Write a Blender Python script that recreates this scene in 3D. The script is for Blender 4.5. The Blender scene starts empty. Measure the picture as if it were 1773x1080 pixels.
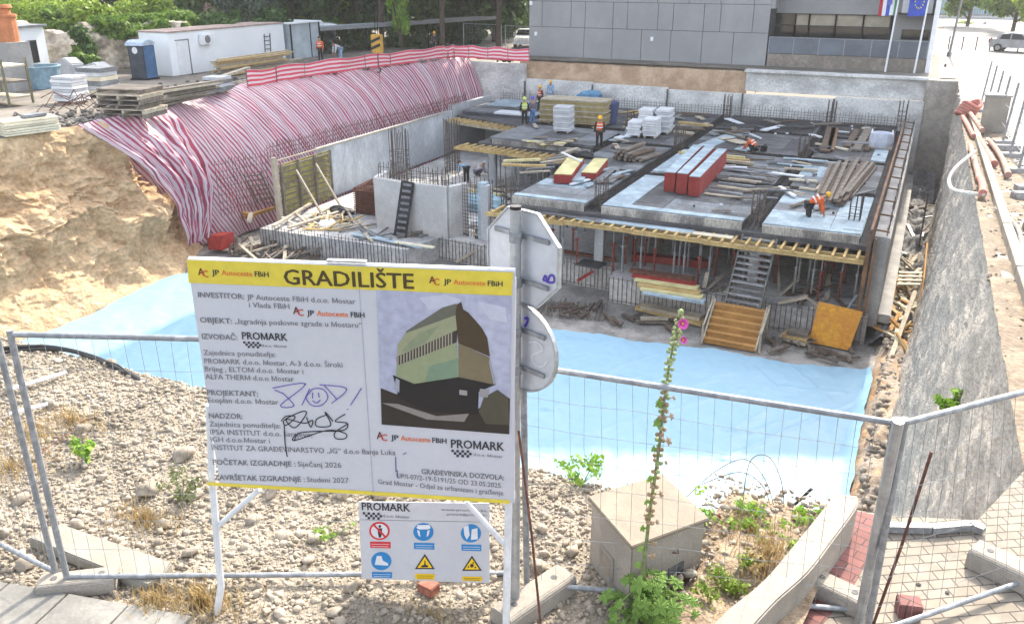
import bpy, bmesh, math, random
import numpy as np
from mathutils import Vector, Matrix, Euler, noise as mnoise
random.seed(7); RNG = np.random.default_rng(7)
S = bpy.context.scene; COL = S.collection
R = math.radians
# ------------------------------------------------------------------ camera
F0, PITCH, YAW, CAMH = 1500., R(21.7), R(25.2), 4.4
cam = bpy.data.cameras.new('camera'); cam.sensor_width = 36; cam.lens = 36*F0/1773
cam.clip_start = .1; cam.clip_end = 3000
co = bpy.data.objects.new('camera', cam); COL.objects.link(co)
co.location = (0, 0, CAMH); co.rotation_euler = (R(90)-PITCH, 0, YAW); S.camera = co
# ------------------------------------------------------------------ light
SUN_EL, SUN_AZ = 40., 0.
w = bpy.data.worlds.new('World'); S.world = w; w.use_nodes = True
nt = w.node_tree; bg = nt.nodes['Background']
sky = nt.nodes.new('ShaderNodeTexSky'); sky.sky_type = 'NISHITA'; sky.sun_disc = False
sky.sun_elevation = R(SUN_EL); sky.sun_rotation = R(SUN_AZ); sky.air_density = 1.0; sky.dust_density = 3
hs = nt.nodes.new('ShaderNodeHueSaturation'); hs.inputs['Saturation'].default_value = .48; nt.links.new(sky.outputs[0], hs.inputs['Color']); nt.links.new(hs.outputs[0], bg.inputs[0]); bg.inputs[1].default_value = .15
sun = bpy.data.lights.new('sun', 'SUN'); sun.energy = 2.0; sun.angle = R(.6); sun.color = (1, .90, .76)
so = bpy.data.objects.new('sun', sun); COL.objects.link(so)
so.rotation_euler = (-R(90-SUN_EL), 0, -R(SUN_AZ)); so.location = (0, 60, 60)
S.view_settings.view_transform = 'Standard'; S.view_settings.look = 'None'
S.view_settings.gamma = 1; S.view_settings.exposure = 2.15
S.render.engine = 'CYCLES'
S.cycles.max_bounces = 6; S.cycles.diffuse_bounces = 4; S.cycles.transparent_max_bounces = 8

# ------------------------------------------------------------------ pixel -> point (photo pixels, 1773 x 1080)
_r = np.array([math.cos(YAW), math.sin(YAW), 0])
_f = np.array([-math.sin(YAW)*math.cos(PITCH), math.cos(YAW)*math.cos(PITCH), -math.sin(PITCH)])
_u = np.array([-math.sin(YAW)*math.sin(PITCH), math.cos(YAW)*math.sin(PITCH), math.cos(PITCH)])
def ray(x, y): return _r*(x-886.5)/F0 - _u*(y-540)/F0 + _f
def at(x, y, z):
    d = ray(x, y); p = d*(z-CAMH)/d[2]; return Vector((p[0], p[1], z))
def atX(x, y, X):
    d = ray(x, y); p = d*X/d[0]; return Vector((X, p[1], p[2]+CAMH))
def atY(x, y, Y):
    d = ray(x, y); p = d*Y/d[1]; return Vector((p[0], Y, p[2]+CAMH))
def dep(x, y, k):
    d = ray(x, y)*k; return Vector((d[0], d[1], d[2]+CAMH))
def V3(*a): return Vector(a)

# ------------------------------------------------------------------ materials
def M(name, col, rough=.85, var=.25, scale=3., col2=None, c2lo=.45, c2hi=.62, bump=0., bscale=12., metal=0., spec=.3, stretch=None, detail=8, fine=20.):
    m = bpy.data.materials.new(name); m.use_nodes = True
    t = m.node_tree; N = t.nodes; L = t.links; b = N['Principled BSDF']
    b.inputs['Roughness'].default_value = rough; b.inputs['Metallic'].default_value = metal
    b.inputs['Specular IOR Level'].default_value = spec
    tc = N.new('ShaderNodeTexCoord'); vec = tc.outputs['Object']
    if stretch:
        mp = N.new('ShaderNodeMapping'); mp.inputs['Scale'].default_value = stretch
        L.new(vec, mp.inputs[0]); vec = mp.outputs[0]
    n1 = N.new('ShaderNodeTexNoise'); n1.inputs['Scale'].default_value = scale; n1.inputs['Detail'].default_value = detail
    n1.inputs['Roughness'].default_value = .65; L.new(vec, n1.inputs['Vector'])
    rp = N.new('ShaderNodeValToRGB'); rp.color_ramp.elements[0].position = c2lo; rp.color_ramp.elements[1].position = c2hi
    c2 = col2 if col2 else tuple(x*.72 for x in col)
    rp.color_ramp.elements[0].color = (*c2, 1); rp.color_ramp.elements[1].color = (*col, 1)
    L.new(n1.outputs[0], rp.inputs[0])
    n2 = N.new('ShaderNodeTexNoise'); n2.inputs['Scale'].default_value = fine; n2.inputs['Detail'].default_value = 5
    L.new(vec, n2.inputs['Vector'])
    mr = N.new('ShaderNodeMapRange'); mr.inputs[1].default_value = .3; mr.inputs[2].default_value = .7
    mr.inputs[3].default_value = 1-var; mr.inputs[4].default_value = 1+var; L.new(n2.outputs[0], mr.inputs[0])
    mx = N.new('ShaderNodeVectorMath'); mx.operation = 'SCALE'
    L.new(rp.outputs[0], mx.inputs[0]); L.new(mr.outputs[0], mx.inputs['Scale'])
    L.new(mx.outputs[0], b.inputs['Base Color'])
    if bump:
        n3 = N.new('ShaderNodeTexNoise'); n3.inputs['Scale'].default_value = bscale; n3.inputs['Detail'].default_value = 10
        n3.inputs['Roughness'].default_value = .6; L.new(vec, n3.inputs['Vector'])
        bp = N.new('ShaderNodeBump'); bp.inputs['Strength'].default_value = 1; bp.inputs['Distance'].default_value = bump
        L.new(n3.outputs[0], bp.inputs['Height']); L.new(bp.outputs[0], b.inputs['Normal'])
    return m
def flat(name, col, rough=.6): return M(name, col, rough, var=.06, scale=2, col2=tuple(x*.93 for x in col))
def leafmat(name, col, col2, tr=.35):
    m = bpy.data.materials.new(name); m.use_nodes = True
    t = m.node_tree; N = t.nodes; L = t.links; b = N['Principled BSDF']
    geo = N.new('ShaderNodeNewGeometry'); rp = N.new('ShaderNodeValToRGB')
    rp.color_ramp.elements[0].color = (*col, 1); rp.color_ramp.elements[1].color = (*col2, 1)
    L.new(geo.outputs['Random Per Island'], rp.inputs[0]); L.new(rp.outputs[0], b.inputs['Base Color'])
    b.inputs['Roughness'].default_value = .6; b.inputs['Specular IOR Level'].default_value = .25
    tl = N.new('ShaderNodeBsdfTranslucent'); L.new(rp.outputs[0], tl.inputs[0])
    ms = N.new('ShaderNodeMixShader'); ms.inputs[0].default_value = tr
    L.new(b.outputs[0], ms.inputs[1]); L.new(tl.outputs[0], ms.inputs[2])
    L.new(ms.outputs[0], N['Material Output'].inputs[0])
    return m
conc = M('concrete', (.36, .35, .33), var=.2, scale=.8, col2=(.26, .255, .25), bump=.01)
conc_l = M('pale_concrete', (.52, .53, .54), var=.15, scale=.5, col2=(.38, .39, .40), bump=.008, stretch=(1, 1, .5))
conc_d = M('dark_concrete', (.15, .15, .15), var=.3, scale=1.2, col2=(.09, .09, .09), bump=.01)
conc_near = M('cast_concrete', (.31, .275, .23), var=.13, scale=2.5, col2=(.25, .225, .19), bump=.003, bscale=60, fine=70)
wood_y = M('yellow_timber', (.52, .38, .17), var=.2, scale=1.5, col2=(.40, .28, .12), stretch=(1, 1, 1))
wood_o = M('orange_timber', (.46, .25, .08), var=.2, scale=1.5, col2=(.36, .19, .06))
wood_p = M('pale_timber', (.48, .42, .32), var=.2, scale=2, col2=(.36, .31, .24))
wood_g = M('weathered_timber', (.22, .19, .16), var=.3, scale=2, col2=(.14, .12, .10))
wood_b = M('brown_timber', (.14, .10, .07), var=.3, scale=2, col2=(.09, .065, .05))
rust = M('rusty_steel', (.16, .065, .038), var=.3, scale=5, col2=(.09, .04, .03), rough=.8)
rebar_m = M('dull_rebar', (.13, .105, .09), var=.3, scale=6, col2=(.08, .065, .055), rough=.7)
galv = M('galvanised_steel', (.40, .42, .43), rough=.48, var=.1, scale=8, col2=(.32, .33, .34), metal=.6, spec=.5)
galv_d = M('dull_galvanised_steel', (.30, .31, .32), rough=.55, var=.12, scale=10, col2=(.22, .23, .24), metal=.4)
red_s = M('red_formwork_paint', (.30, .035, .03), var=.15, scale=2, col2=(.22, .025, .022), rough=.6)
orange_p = M('orange_formwork_panel', (.62, .30, .02), var=.15, scale=2, col2=(.52, .22, .02), rough=.5, fine=8)
panel_bl = M('pale_blue_panel', (.38, .475, .53), var=.2, scale=1.1, col2=(.26, .325, .365))
panel_w = M('white_panel', (.66, .69, .72), var=.1, scale=.8, col2=(.55, .58, .61))
panel_g = M('grey_board', (.135, .14, .145), var=.28, scale=1.1, col2=(.08, .082, .085))
panel_m = M('mid_grey_board', (.22, .235, .25), var=.28, scale=1.1, col2=(.14, .15, .16))
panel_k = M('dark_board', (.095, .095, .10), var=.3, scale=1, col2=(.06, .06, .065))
black_m = M('black_plastic', (.02, .02, .022), var=.2, rough=.5)
white_p = M('white_paint', (.76, .77, .78), var=.05, scale=1.5, col2=(.68, .69, .70), rough=.5)
cream_p = M('cream_board', (.66, .60, .45), var=.1, scale=2, col2=(.55, .50, .38))

# ------------------------------------------------------------------ mesh builder
class MB:
    def __init__(s): s.v = []; s.f = []; s.m = []
    def add(s, vs, fs, mi=0):
        o = len(s.v); s.v += [tuple(p) for p in vs]
        s.f += [tuple(i+o for i in f) for f in fs]; s.m += [mi]*len(fs); return s
    def box(s, c, d, rz=0, mi=0, rot=None):
        c = Vector(c); m = rot if rot is not None else Matrix.Rotation(rz, 3, 'Z')
        vs = [c + m @ Vector((sx*d[0]/2, sy*d[1]/2, sz*d[2]/2)) for sz in (-1, 1) for sy in (-1, 1) for sx in (-1, 1)]
        return s.add(vs, [(0, 2, 3, 1), (4, 5, 7, 6), (0, 1, 5, 4), (2, 6, 7, 3), (0, 4, 6, 2), (1, 3, 7, 5)], mi)
    def bar(s, p, q, wd, ht=None, mi=0, up=(0, 0, 1)):
        p = Vector(p); q = Vector(q); d = q-p; L = d.length
        if L < 1e-6: return s
        d /= L; ht = ht or wd; a = d.cross(Vector(up))
        if a.length < 1e-3: a = d.cross(Vector((1, 0, 0)))
        a.normalize(); b = a.cross(d)
        vs = [e + a*sx*wd/2 + b*sz*ht/2 for e in (p, q) for sx, sz in ((-1, -1), (1, -1), (1, 1), (-1, 1))]
        return s.add(vs, [(3, 2, 1, 0), (4, 5, 6, 7), (0, 1, 5, 4), (1, 2, 6, 5), (2, 3, 7, 6), (3, 0, 4, 7)], mi)
    def tube(s, pts, r, n=6, mi=0, cap=True):
        pts = [Vector(p) for p in pts]; k = len(pts); rs = r if isinstance(r, (list, tuple)) else [r]*k
        vs = []; prev = None
        for i, p in enumerate(pts):
            d = (pts[min(i+1, k-1)]-pts[max(i-1, 0)])
            d = d.normalized() if d.length > 1e-9 else Vector((0, 0, 1))
            a = prev - d*prev.dot(d) if prev is not None else d.cross(Vector((.13, .31, .94)))
            if a.length < 1e-4: a = d.cross(Vector((1, .2, 0)))
            a.normalize(); prev = a; b = d.cross(a)
            vs += [p + (a*math.cos(t)+b*math.sin(t))*rs[i] for t in (2*math.pi*j/n for j in range(n))]
        fs = [(i*n+j, i*n+(j+1) % n, (i+1)*n+(j+1) % n, (i+1)*n+j) for i in range(k-1) for j in range(n)]
        if cap: fs += [tuple(range(n-1, -1, -1)), tuple((k-1)*n+j for j in range(n))]
        return s.add(vs, fs, mi)
    def poly(s, pts, mi=0): return s.add(pts, [tuple(range(len(pts)))], mi)
    def prism(s, pts, vec, mi=0):
        n = len(pts); pts = [Vector(p) for p in pts]; vec = Vector(vec)
        vs = pts + [p+vec for p in pts]
        return s.add(vs, [tuple(range(n-1, -1, -1)), tuple(range(n, 2*n))] + [(i, (i+1) % n, n+(i+1) % n, n+i) for i in range(n)], mi)
    def ball(s, c, r, nu=8, nv=6, mi=0, jit=0):
        c = Vector(c); r = r if isinstance(r, (tuple, list)) else (r, r, r); vs = []
        for i in range(nv+1):
            th = math.pi*i/nv
            for j in range(nu):
                ph = 2*math.pi*j/nu; k = 1+random.uniform(-jit, jit)
                vs.append(c+Vector((r[0]*math.sin(th)*math.cos(ph)*k, r[1]*math.sin(th)*math.sin(ph)*k, r[2]*math.cos(th)*k)))
        return s.add(vs, [(i*nu+j, i*nu+(j+1) % nu, (i+1)*nu+(j+1) % nu, (i+1)*nu+j) for i in range(nv) for j in range(nu)], mi)
    def lathe(s, prof, c=(0, 0, 0), n=12, mi=0):
        c = Vector(c); k = len(prof)
        vs = [c+Vector((r*math.cos(2*math.pi*j/n), r*math.sin(2*math.pi*j/n), z)) for r, z in prof for j in range(n)]
        return s.add(vs, [(i*n+j, i*n+(j+1) % n, (i+1)*n+(j+1) % n, (i+1)*n+j) for i in range(k-1) for j in range(n)], mi)
    def build(s, name, mats, parent=None, origin=None, smooth=False, bevel=0):
        me = bpy.data.meshes.new(name); inv = None
        if parent is not None: inv = PM[parent.name].inverted()
        elif origin is not None: inv = Matrix.Translation(-Vector(origin))
        vs = s.v if inv is None else [tuple(inv @ Vector(p)) for p in s.v]
        me.from_pydata(vs, [], s.f)
        for m in (mats if isinstance(mats, (list, tuple)) else [mats]): me.materials.append(m)
        me.polygons.foreach_set('material_index', s.m)
        if bevel:
            bm = bmesh.new(); bm.from_mesh(me)
            bmesh.ops.recalc_face_normals(bm, faces=bm.faces)
            es = [e for e in bm.edges if len(e.link_faces) == 2 and e.calc_face_angle(0) > .5]
            bmesh.ops.bevel(bm, geom=es, offset=bevel, segments=2, affect='EDGES', clamp_overlap=True); bm.to_mesh(me); bm.free()
        if smooth: me.polygons.foreach_set('use_smooth', [True]*len(me.polygons))
        return link(me, name, parent, origin)
PM = {}
def link(me, name, parent=None, origin=None):
    o = bpy.data.objects.new(name, me); COL.objects.link(o)
    if origin is not None and parent is None: o.location = origin
    if parent is not None: o.parent = parent
    m = Matrix.Translation(Vector(origin)) if (origin is not None and parent is None) else Matrix.Identity(4)
    PM[o.name] = PM[parent.name] @ m if parent is not None else m
    return o
def npmesh(name, Vv, Ff, mats, mi=None, parent=None, origin=None, smooth=False):
    if parent is not None:
        q = PM[parent.name].inverted(); A = np.array(q.to_3x3()); Vv = Vv @ A.T + np.array(q.translation)
    elif origin is not None: Vv = Vv - np.array(origin)
    me = bpy.data.meshes.new(name); n = len(Ff); k = Ff.shape[1]
    me.vertices.add(len(Vv)); me.vertices.foreach_set('co', Vv.astype(np.float32).ravel())
    me.loops.add(n*k); me.loops.foreach_set('vertex_index', Ff.astype(np.int32).ravel())
    me.polygons.add(n); me.polygons.foreach_set('loop_start', np.arange(n, dtype=np.int32)*k)
    for m in (mats if isinstance(mats, (list, tuple)) else [mats]): me.materials.append(m)
    if mi is not None: me.polygons.foreach_set('material_index', mi.astype(np.int32))
    if smooth: me.polygons.foreach_set('use_smooth', np.ones(n, dtype=bool))
    me.update(calc_edges=True); me.validate()
    return link(me, name, parent, origin)
def tag(o, label=None, cat=None, group=None, kind=None):
    if label: o['label'] = label
    if cat: o['category'] = cat
    if group: o['group'] = group
    if kind: o['kind'] = kind
    return o
def T(name, label, cat, loc=(0, 0, 0), group=None, rz=0):
    o = bpy.data.objects.new(name, None); COL.objects.link(o); o.location = loc; o.rotation_euler = (0, 0, rz)
    o.empty_display_size = .2
    PM[o.name] = Matrix.Translation(Vector(loc)) @ Matrix.Rotation(rz, 4, 'Z')
    return tag(o, label, cat, group)
def dup(root, loc, rz=None, label=None, group=None):
    c = root.copy(); COL.objects.link(c); c.location = loc
    if rz is not None: c.rotation_euler = (0, 0, rz)
    if label: c['label'] = label
    if group: c['group'] = group
    for ch in root.children:
        d = ch.copy(); COL.objects.link(d); d.parent = c
        for g in ch.children:
            e = g.copy(); COL.objects.link(e); e.parent = d
    return c
def struct(o): o['kind'] = 'structure'; return o
def grid(name, fn, nu, nv, mat, smooth=True, parent=None, attr=None):
    u = np.linspace(0, 1, nu); v = np.linspace(0, 1, nv)
    P = np.array([[fn(a, b) for b in v] for a in u], float).reshape(-1, 3)
    i, j = np.meshgrid(np.arange(nu-1), np.arange(nv-1), indexing='ij'); a = (i*nv+j).ravel()
    o = npmesh(name, P, np.stack([a, a+nv, a+nv+1, a+1], 1), mat, smooth=smooth, parent=parent)
    if attr:
        A = o.data.attributes.new(attr[0], 'FLOAT', 'POINT'); A.data.foreach_set('value', np.array([[attr[1](a, b) for b in v] for a in u], np.float32).ravel())
    return o
def nz(x, y, z=0, s=1., o=4): return mnoise.fractal(Vector((x*s, y*s, z*s)), 1., 2., o)
def lerp(a, b, t): return a+(b-a)*t
def interp(pts, t):  # piecewise linear along list of (t, value...)
    for k in range(len(pts)-1):
        if t <= pts[k+1][0] or k == len(pts)-2:
            f = (t-pts[k][0])/(pts[k+1][0]-pts[k][0]); return [lerp(a, b, f) for a, b in zip(pts[k][1:], pts[k+1][1:])]
# foliage: many small leaf quads round clump surfaces
def leaves(name, clumps, n, size, mat, parent=None, origin=None, shell=.55, droop=0., aspect=.6):
    vol = np.array([c[3]*c[4]*c[5] for c in clumps])**(2/3); pick = RNG.choice(len(clumps), n, p=vol/vol.sum())
    C = np.array(clumps)[pick]; d = RNG.normal(size=(n, 3)); d /= np.linalg.norm(d, axis=1)[:, None]
    rad = shell+(1-shell)*RNG.random(n)**.6; rad *= 1+.18*RNG.normal(size=n)
    c = C[:, :3]+d*rad[:, None]*C[:, 3:6]
    nrm = d+RNG.normal(size=(n, 3))*.7; nrm[:, 2] += .3; nrm /= np.linalg.norm(nrm, axis=1)[:, None]
    a = np.cross(nrm, RNG.normal(size=(n, 3))); a /= np.linalg.norm(a, axis=1)[:, None]; b = np.cross(nrm, a)
    s = size*(.6+.8*RNG.random(n))[:, None]
    A = a*s; B = b*s*aspect
    Vv = np.stack([c-A, c+B*.9-A*.1, c+A, c-B*.9-A*.1], 1).reshape(-1, 3)
    return npmesh(name, Vv, np.arange(n*4).reshape(-1, 4), mat, parent=parent, origin=origin)
ICO = None
def stones(P, Sz, mat, name, parent=None, sub=1, origin=None, smooth=False, flatz=.75):
    global ICO
    bm = bmesh.new(); bmesh.ops.create_icosphere(bm, subdivisions=sub, radius=1)
    V0 = np.array([v.co for v in bm.verts]); F1 = np.array([[v.index for v in f.verts] for f in bm.faces]); bm.free()
    n = len(P); k = len(V0)
    q = RNG.normal(size=(n, 4)); q /= np.linalg.norm(q, axis=1)[:, None]
    w_, x, y, z = q.T
    Rm = np.stack([np.stack([1-2*(y*y+z*z), 2*(x*y-z*w_), 2*(x*z+y*w_)], 1), np.stack([2*(x*y+z*w_), 1-2*(x*x+z*z), 2*(y*z-x*w_)], 1), np.stack([2*(x*z-y*w_), 2*(y*z+x*w_), 1-2*(x*x+y*y)], 1)], 1)
    sc = np.stack([np.ones(n), .65+.35*RNG.random(n), .45+.4*RNG.random(n)], 1)*Sz[:, None]
    V = V0[None]*(1+.22*RNG.normal(size=(n, k, 1)).clip(-1.3, 1.3))*sc[:, None]
    V = np.einsum('nij,nkj->nki', Rm, V)*np.array([1, 1, flatz]) + P[:, None]
    F = (F1[None]+(np.arange(n)*k)[:, None, None]).reshape(-1, 3)
    return npmesh(name, V.reshape(-1, 3), F, mat, parent=parent, origin=origin, smooth=smooth)
# ================================================================== SETTING
ZS, ZF, ZP, ZT = -5.0, -7.9, -9.0, -2.0      # slab top, lower floor, pit floor, left terrace
earth = M('dry_earth', (.54, .385, .23), var=.25, scale=.8, col2=(.41, .265, .145), c2lo=.34, c2hi=.56, bump=.09, bscale=8, fine=6, detail=12)
dirt = M('dusty_ground', (.23, .205, .17), var=.3, scale=.5, col2=(.14, .125, .105), bump=.04, bscale=4)
mud = M('pit_mud', (.34, .32, .295), var=.3, scale=.7, col2=(.20, .19, .175), bump=.05, bscale=5)
rubble_m = M('grey_rubble', (.26, .26, .26), var=.35, scale=1.2, col2=(.14, .14, .14), bump=.08, bscale=4)
asphalt = M('street_surface', (.27, .255, .235), var=.12, scale=.4, col2=(.21, .20, .185))
TOPX = [(-20, -33), (15, -33.2), (23, -33.4), (27, -33.2), (31, -33.1), (36, -35.4), (39, -35.2), (46, -35.1), (54, -33.8), (59, -32.6), (62.5, -32.2), (63, -32.2)]
def topx(y): return interp(TOPX, y)[0]
# left terrace
def f(a, b):
    y = lerp(-20, 64, b); x = topx(min(y, 63)) - (1.1*min(1, max(0, (y-26)/1.5)) if y > 26 else 0) - (a**2.2)*160
    return (x, y, ZT + (0 if a == 0 else .12*nz(x, y, 0, .35)))
struct(grid('terrace_ground', f, 60, 130, dirt))
# ground behind the pit and street on the right, one sheet falling gently away from the camera
def zst(y): return -2.2*min(1, max(0, (y-8.5)/50))
def f(a, b):
    y = lerp(0, 1, b); y = 63.2 + y**2*500; x = lerp(-400, 400, a); return (x, y, -2.2)
struct(grid('ground', f, 30, 30, dirt))
def f(a, b):
    y = lerp(8.6, 63.3, b); x = 1.55 + (a**2)*120; return (x, y, zst(y)+.004)
struct(grid('street', f, 30, 60, asphalt))
m = MB(); m.poly([(.4, 63.3, -2.19), (60, 63.3, -2.19), (60, 160, -2.19), (.4, 160, -2.19)]); struct(m.build('road', asphalt))
# pit floor
def f(a, b):
    x = lerp(-34.5, 1.3, a); y = lerp(5, 63, b)
    return (x, y, ZP - .03 + .05*nz(x, y, 3, .5))
struct(grid('pit_floor', f, 90, 120, mud))
# earth bank on the left
def bank(a, b):
    y = lerp(6, 34, a); xt = topx(y); xb = -30.6 + .5*nz(y, 0, 2, .25) - max(0, y-28)*.45
    t = b; z = lerp(ZT, ZP-.1, t)
    prof = t**1.25*.75 + .25*(.5-.5*math.cos(math.pi*t))
    x = lerp(xt, xb, prof)
    e = math.sin(math.pi*min(1, t*1.02))**.6 if 0 < t < 1 else 0
    rid = 1-abs(nz(y*.9, z*1.1, 5, .33, 3))*2.0
    d = e*(.6*nz(y, z, 1, .30) + .35*rid + .34*(.45-abs(nz(y, z*1.6, 9, .8))*1.6) + .16*nz(y, z*1.7, 7, 2.6, 6) + .05*nz(y, z, 2, 7))
    step = e*.75*math.sin(z*1.75+1.9*nz(y, z, 4, .16)*2+.9*nz(y, z, 9, .6))
    x += .6*max(0, (t-.78)/.22)**2 - (.75*min(1, max(0, (y-27.8)/2))*(1-t*.4))
    return (x + d + step*.6, y + .3*e*nz(y, z, 12, .7), z + .30*e*nz(y, z, 3, .6) + step*.12)
struct(grid('earth_bank', bank, 460, 260, earth, smooth=False))
# near gravel mound: level by the fence, dropping into the pit behind
gravel_soil = M('gravel_soil', (.33, .28, .22), var=.3, scale=3, col2=(.24, .205, .155), bump=.03, bscale=30, fine=60)
def edge(x): return 6.35 + .12*nz(x, 0, 0, .7) + (.0 if x > -6 else (-.02*(x+6)))
def gz(x, y):
    e = edge(x); d = y-e
    h = .05*nz(x, y, 0, .8) + .14*math.exp(-((x+3.2)**2/1.2+(y-6)**2/.5)) + .08*math.exp(-((x+7.3)**2/3+(y-5.6)**2/.8))
    return h if d < 0 else h - 1.1*d - .5*min(1, d*3)*d
def f(a, b):
    x = lerp(-22, .35, a); y = lerp(-1.5, 13.5, b**.9) if b < 1 else 13.5
    return (x, y, max(ZP-.2, gz(x, y)))
struct(grid('gravel_ground', f, 120, 110, gravel_soil))
# near paving
def brick(name, c1, c2, mort, bw, bh, ms, rz, off=.5):
    m = bpy.data.materials.new(name); m.use_nodes = True; t = m.node_tree; N = t.nodes; L = t.links; b = N['Principled BSDF']
    tc = N.new('ShaderNodeTexCoord'); mp = N.new('ShaderNodeMapping'); mp.inputs['Rotation'].default_value = (0, 0, rz)
    br = N.new('ShaderNodeTexBrick'); br.inputs['Color1'].default_value = (*c1, 1); br.inputs['Color2'].default_value = (*c2, 1); br.inputs['Mortar'].default_value = (*mort, 1)
    br.inputs['Scale'].default_value = 1; br.inputs['Brick Width'].default_value = bw; br.inputs['Row Height'].default_value = bh; br.inputs['Mortar Size'].default_value = ms; br.offset = off
    ns = N.new('ShaderNodeTexNoise'); ns.inputs['Scale'].default_value = 5; ns.inputs['Detail'].default_value = 8
    mr = N.new('ShaderNodeMapRange'); mr.inputs[1].default_value = .3; mr.inputs[2].default_value = .7; mr.inputs[3].default_value = .78; mr.inputs[4].default_value = 1.15
    sc = N.new('ShaderNodeVectorMath'); sc.operation = 'SCALE'
    L.new(tc.outputs['Object'], mp.inputs[0]); L.new(mp.outputs[0], br.inputs[0]); L.new(tc.outputs['Object'], ns.inputs[0]); L.new(ns.outputs[0], mr.inputs[0])
    L.new(br.outputs[0], sc.inputs[0]); L.new(mr.outputs[0], sc.inputs['Scale']); L.new(sc.outputs[0], b.inputs['Base Color']); b.inputs['Roughness'].default_value = .9
    bp = N.new('ShaderNodeBump'); bp.inputs['Distance'].default_value = .006; bp.invert = True; L.new(br.outputs['Fac'], bp.inputs['Height']); L.new(bp.outputs[0], b.inputs['Normal'])
    return m
paver = brick('paver_blocks', (.245, .21, .165), (.21, .18, .14), (.06, .05, .042), .2, .1, .005, R(-32))
redpaver = brick('red_paver_blocks', (.20, .08, .07), (.17, .068, .06), (.06, .04, .035), .2, .1, .005, R(15))
PZ = .03
m = MB(); m.prism([(-.75, .5, PZ), (14, .5, PZ), (14, 9.2, PZ), (1.62, 9.2, PZ), (1.42, 8.5, PZ), (.95, 7.3, PZ), (.3, 7.05, PZ), (-.1, 7.0, PZ), (-.35, 6.0, PZ), (-.8, 4.8, PZ)], (0, 0, -.3)); struct(m.build('pavement', paver))
m = MB(); m.prism([(-2.2, 1., PZ+.006), (-.4, 1.0, PZ+.006), (-.22, 5.0, PZ+.006), (.06, 5.9, PZ+.006), (.2, 6.6, PZ+.006), (.22, 7.0, PZ+.006), (-.08, 6.98, PZ+.006), (-.33, 6.0, PZ+.006), (-.75, 4.8, PZ+.006)], (0, 0, -.2)); struct(m.build('red_brick_path', redpaver))
slabm = M('paving_slab', (.25, .24, .215), var=.12, scale=2, col2=(.16, .155, .14), fine=40)
m = MB()
for i in range(8):
    for j in range(4):
        c = V3(-7.0+i*.52*.98+(j+.5)*.42*.2, 2.96+i*.52*.2-(j+.5)*.42*.98, .04+random.uniform(-.006, .006))
        if (i, j) not in ((6, 0), (7, 0)): m.box(c, (.505, .405, .06), rz=R(11.5))
struct(m.build('footpath', slabm, bevel=.004))

# ------------------------------------------------------------------ right retaining wall
shot = M('shotcrete', (.47, .425, .365), var=.26, scale=2.2, col2=(.31, .28, .245), c2lo=.36, c2hi=.66, bump=.08, bscale=11, stretch=(1, .6, 1.0), fine=22)
def f(a, b):
    y = lerp(7.0, 62.3, a**1.5); t = b; zt = zst(y)-.02
    if y < 9: zt = -.25
    z = lerp(ZP-.1, zt, min(1, t/.92)); x = lerp(.6+.024*max(0, y-22), 1.42, min(1, t/.92)**1.2)
    if t > .92: x = 1.42+(t-.92)/.08*.35
    d = .10*nz(y, z, 0, .4)+.05*nz(y*1.2, z+y*.5, 3, 1.6)+.035*nz(y*2, z*2+y, 3, 3)+.11*abs(nz(y*.8+z*1.2, (y-z)*3, 8, .8))
    if t < .2: d -= (1-t/.2)*.3
    return (x+d*(1 if t <= .92 else .4)+ (.12*max(0, (y-45)/17) if t < .95 else 0), y, z)
sw = grid('shotcrete_wall', f, 260, 110, shot)
tag(sw, 'long grey sprayed concrete retaining wall along the right side of the pit', 'wall')
def f(a, b):
    y = lerp(8.4, 44, a); x = lerp(1.36, 2.75+.25*nz(y, 0, 0, .8), b)
    return (x, y, zst(y)+.02+.05*nz(x*2, y, 0, 1.5)*(b < .9)-(.03 if b > .95 else 0))
struct(grid('dirt_shoulder', f, 160, 12, M('brown_dirt', (.24, .185, .125), var=.3, scale=3, col2=(.15, .115, .08), bump=.03, bscale=12)))
# kerb beam on top of the wall, with dirt shoulder
m = MB()
kb = [atX(1665, 205, 1.62), atX(1700, 330, 1.66), at(1735, 440, -.22), at(1773, 560, -.1), at(1830, 760, 0)]
ys = [45, 38, 30, 24, 19, 15.6, 13, 10.5, 9.1]
for k in range(len(ys)-1):
    p = Vector((1.72+.02*k, ys[k]-.02, zst(ys[k])+.08)); q = Vector((1.74+.02*k, ys[k+1]+.02, zst(ys[k+1])+.08))
    m.bar(p, q, .17, .24)
tag(m.build('kerb_beam', conc_near, bevel=.01), 'long pale concrete kerb edge running on top of the right hand wall', 'kerb')

# ------------------------------------------------------------------ back pit wall
backm = M('patched_concrete', (.66, .65, .62), var=.2, scale=.45, col2=(.40, .39, .375), c2lo=.36, c2hi=.56, bump=.012, stretch=(1, 1, 1.6), fine=7)
bw = T('pit_back_wall', 'pale patched concrete retaining wall along the far end of the pit', 'wall', (-16, 62.4, ZP))
segs = [(-33.2, -28.1, -2.45, 62.0), (-28.1, -22.6, -3.55, 62.12), (-22.6, -16.9, -3.62, 62.05), (-16.9, -11.6, -3.75, 62.12), (-11.6, -5.6, -3.75, 62.05), (-5.6, -.15, -3.6, 62.1)]
for a, b, zt, y in segs:
    m = MB(); m.box(((a+b)/2, y+.2, (ZP+zt)/2), (b-a-.04, .4, zt-ZP)); m.build('wall_panel', backm, bw, bevel=.03)
m = MB(); m.box((-5.9, 62.9, -2.95), (11.4, .5, 1.3)); m.box((-5.9, 62.8, -2.24), (11.6, .9, .16)); m.build('upper_wall', backm, bw, bevel=.02)
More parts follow.
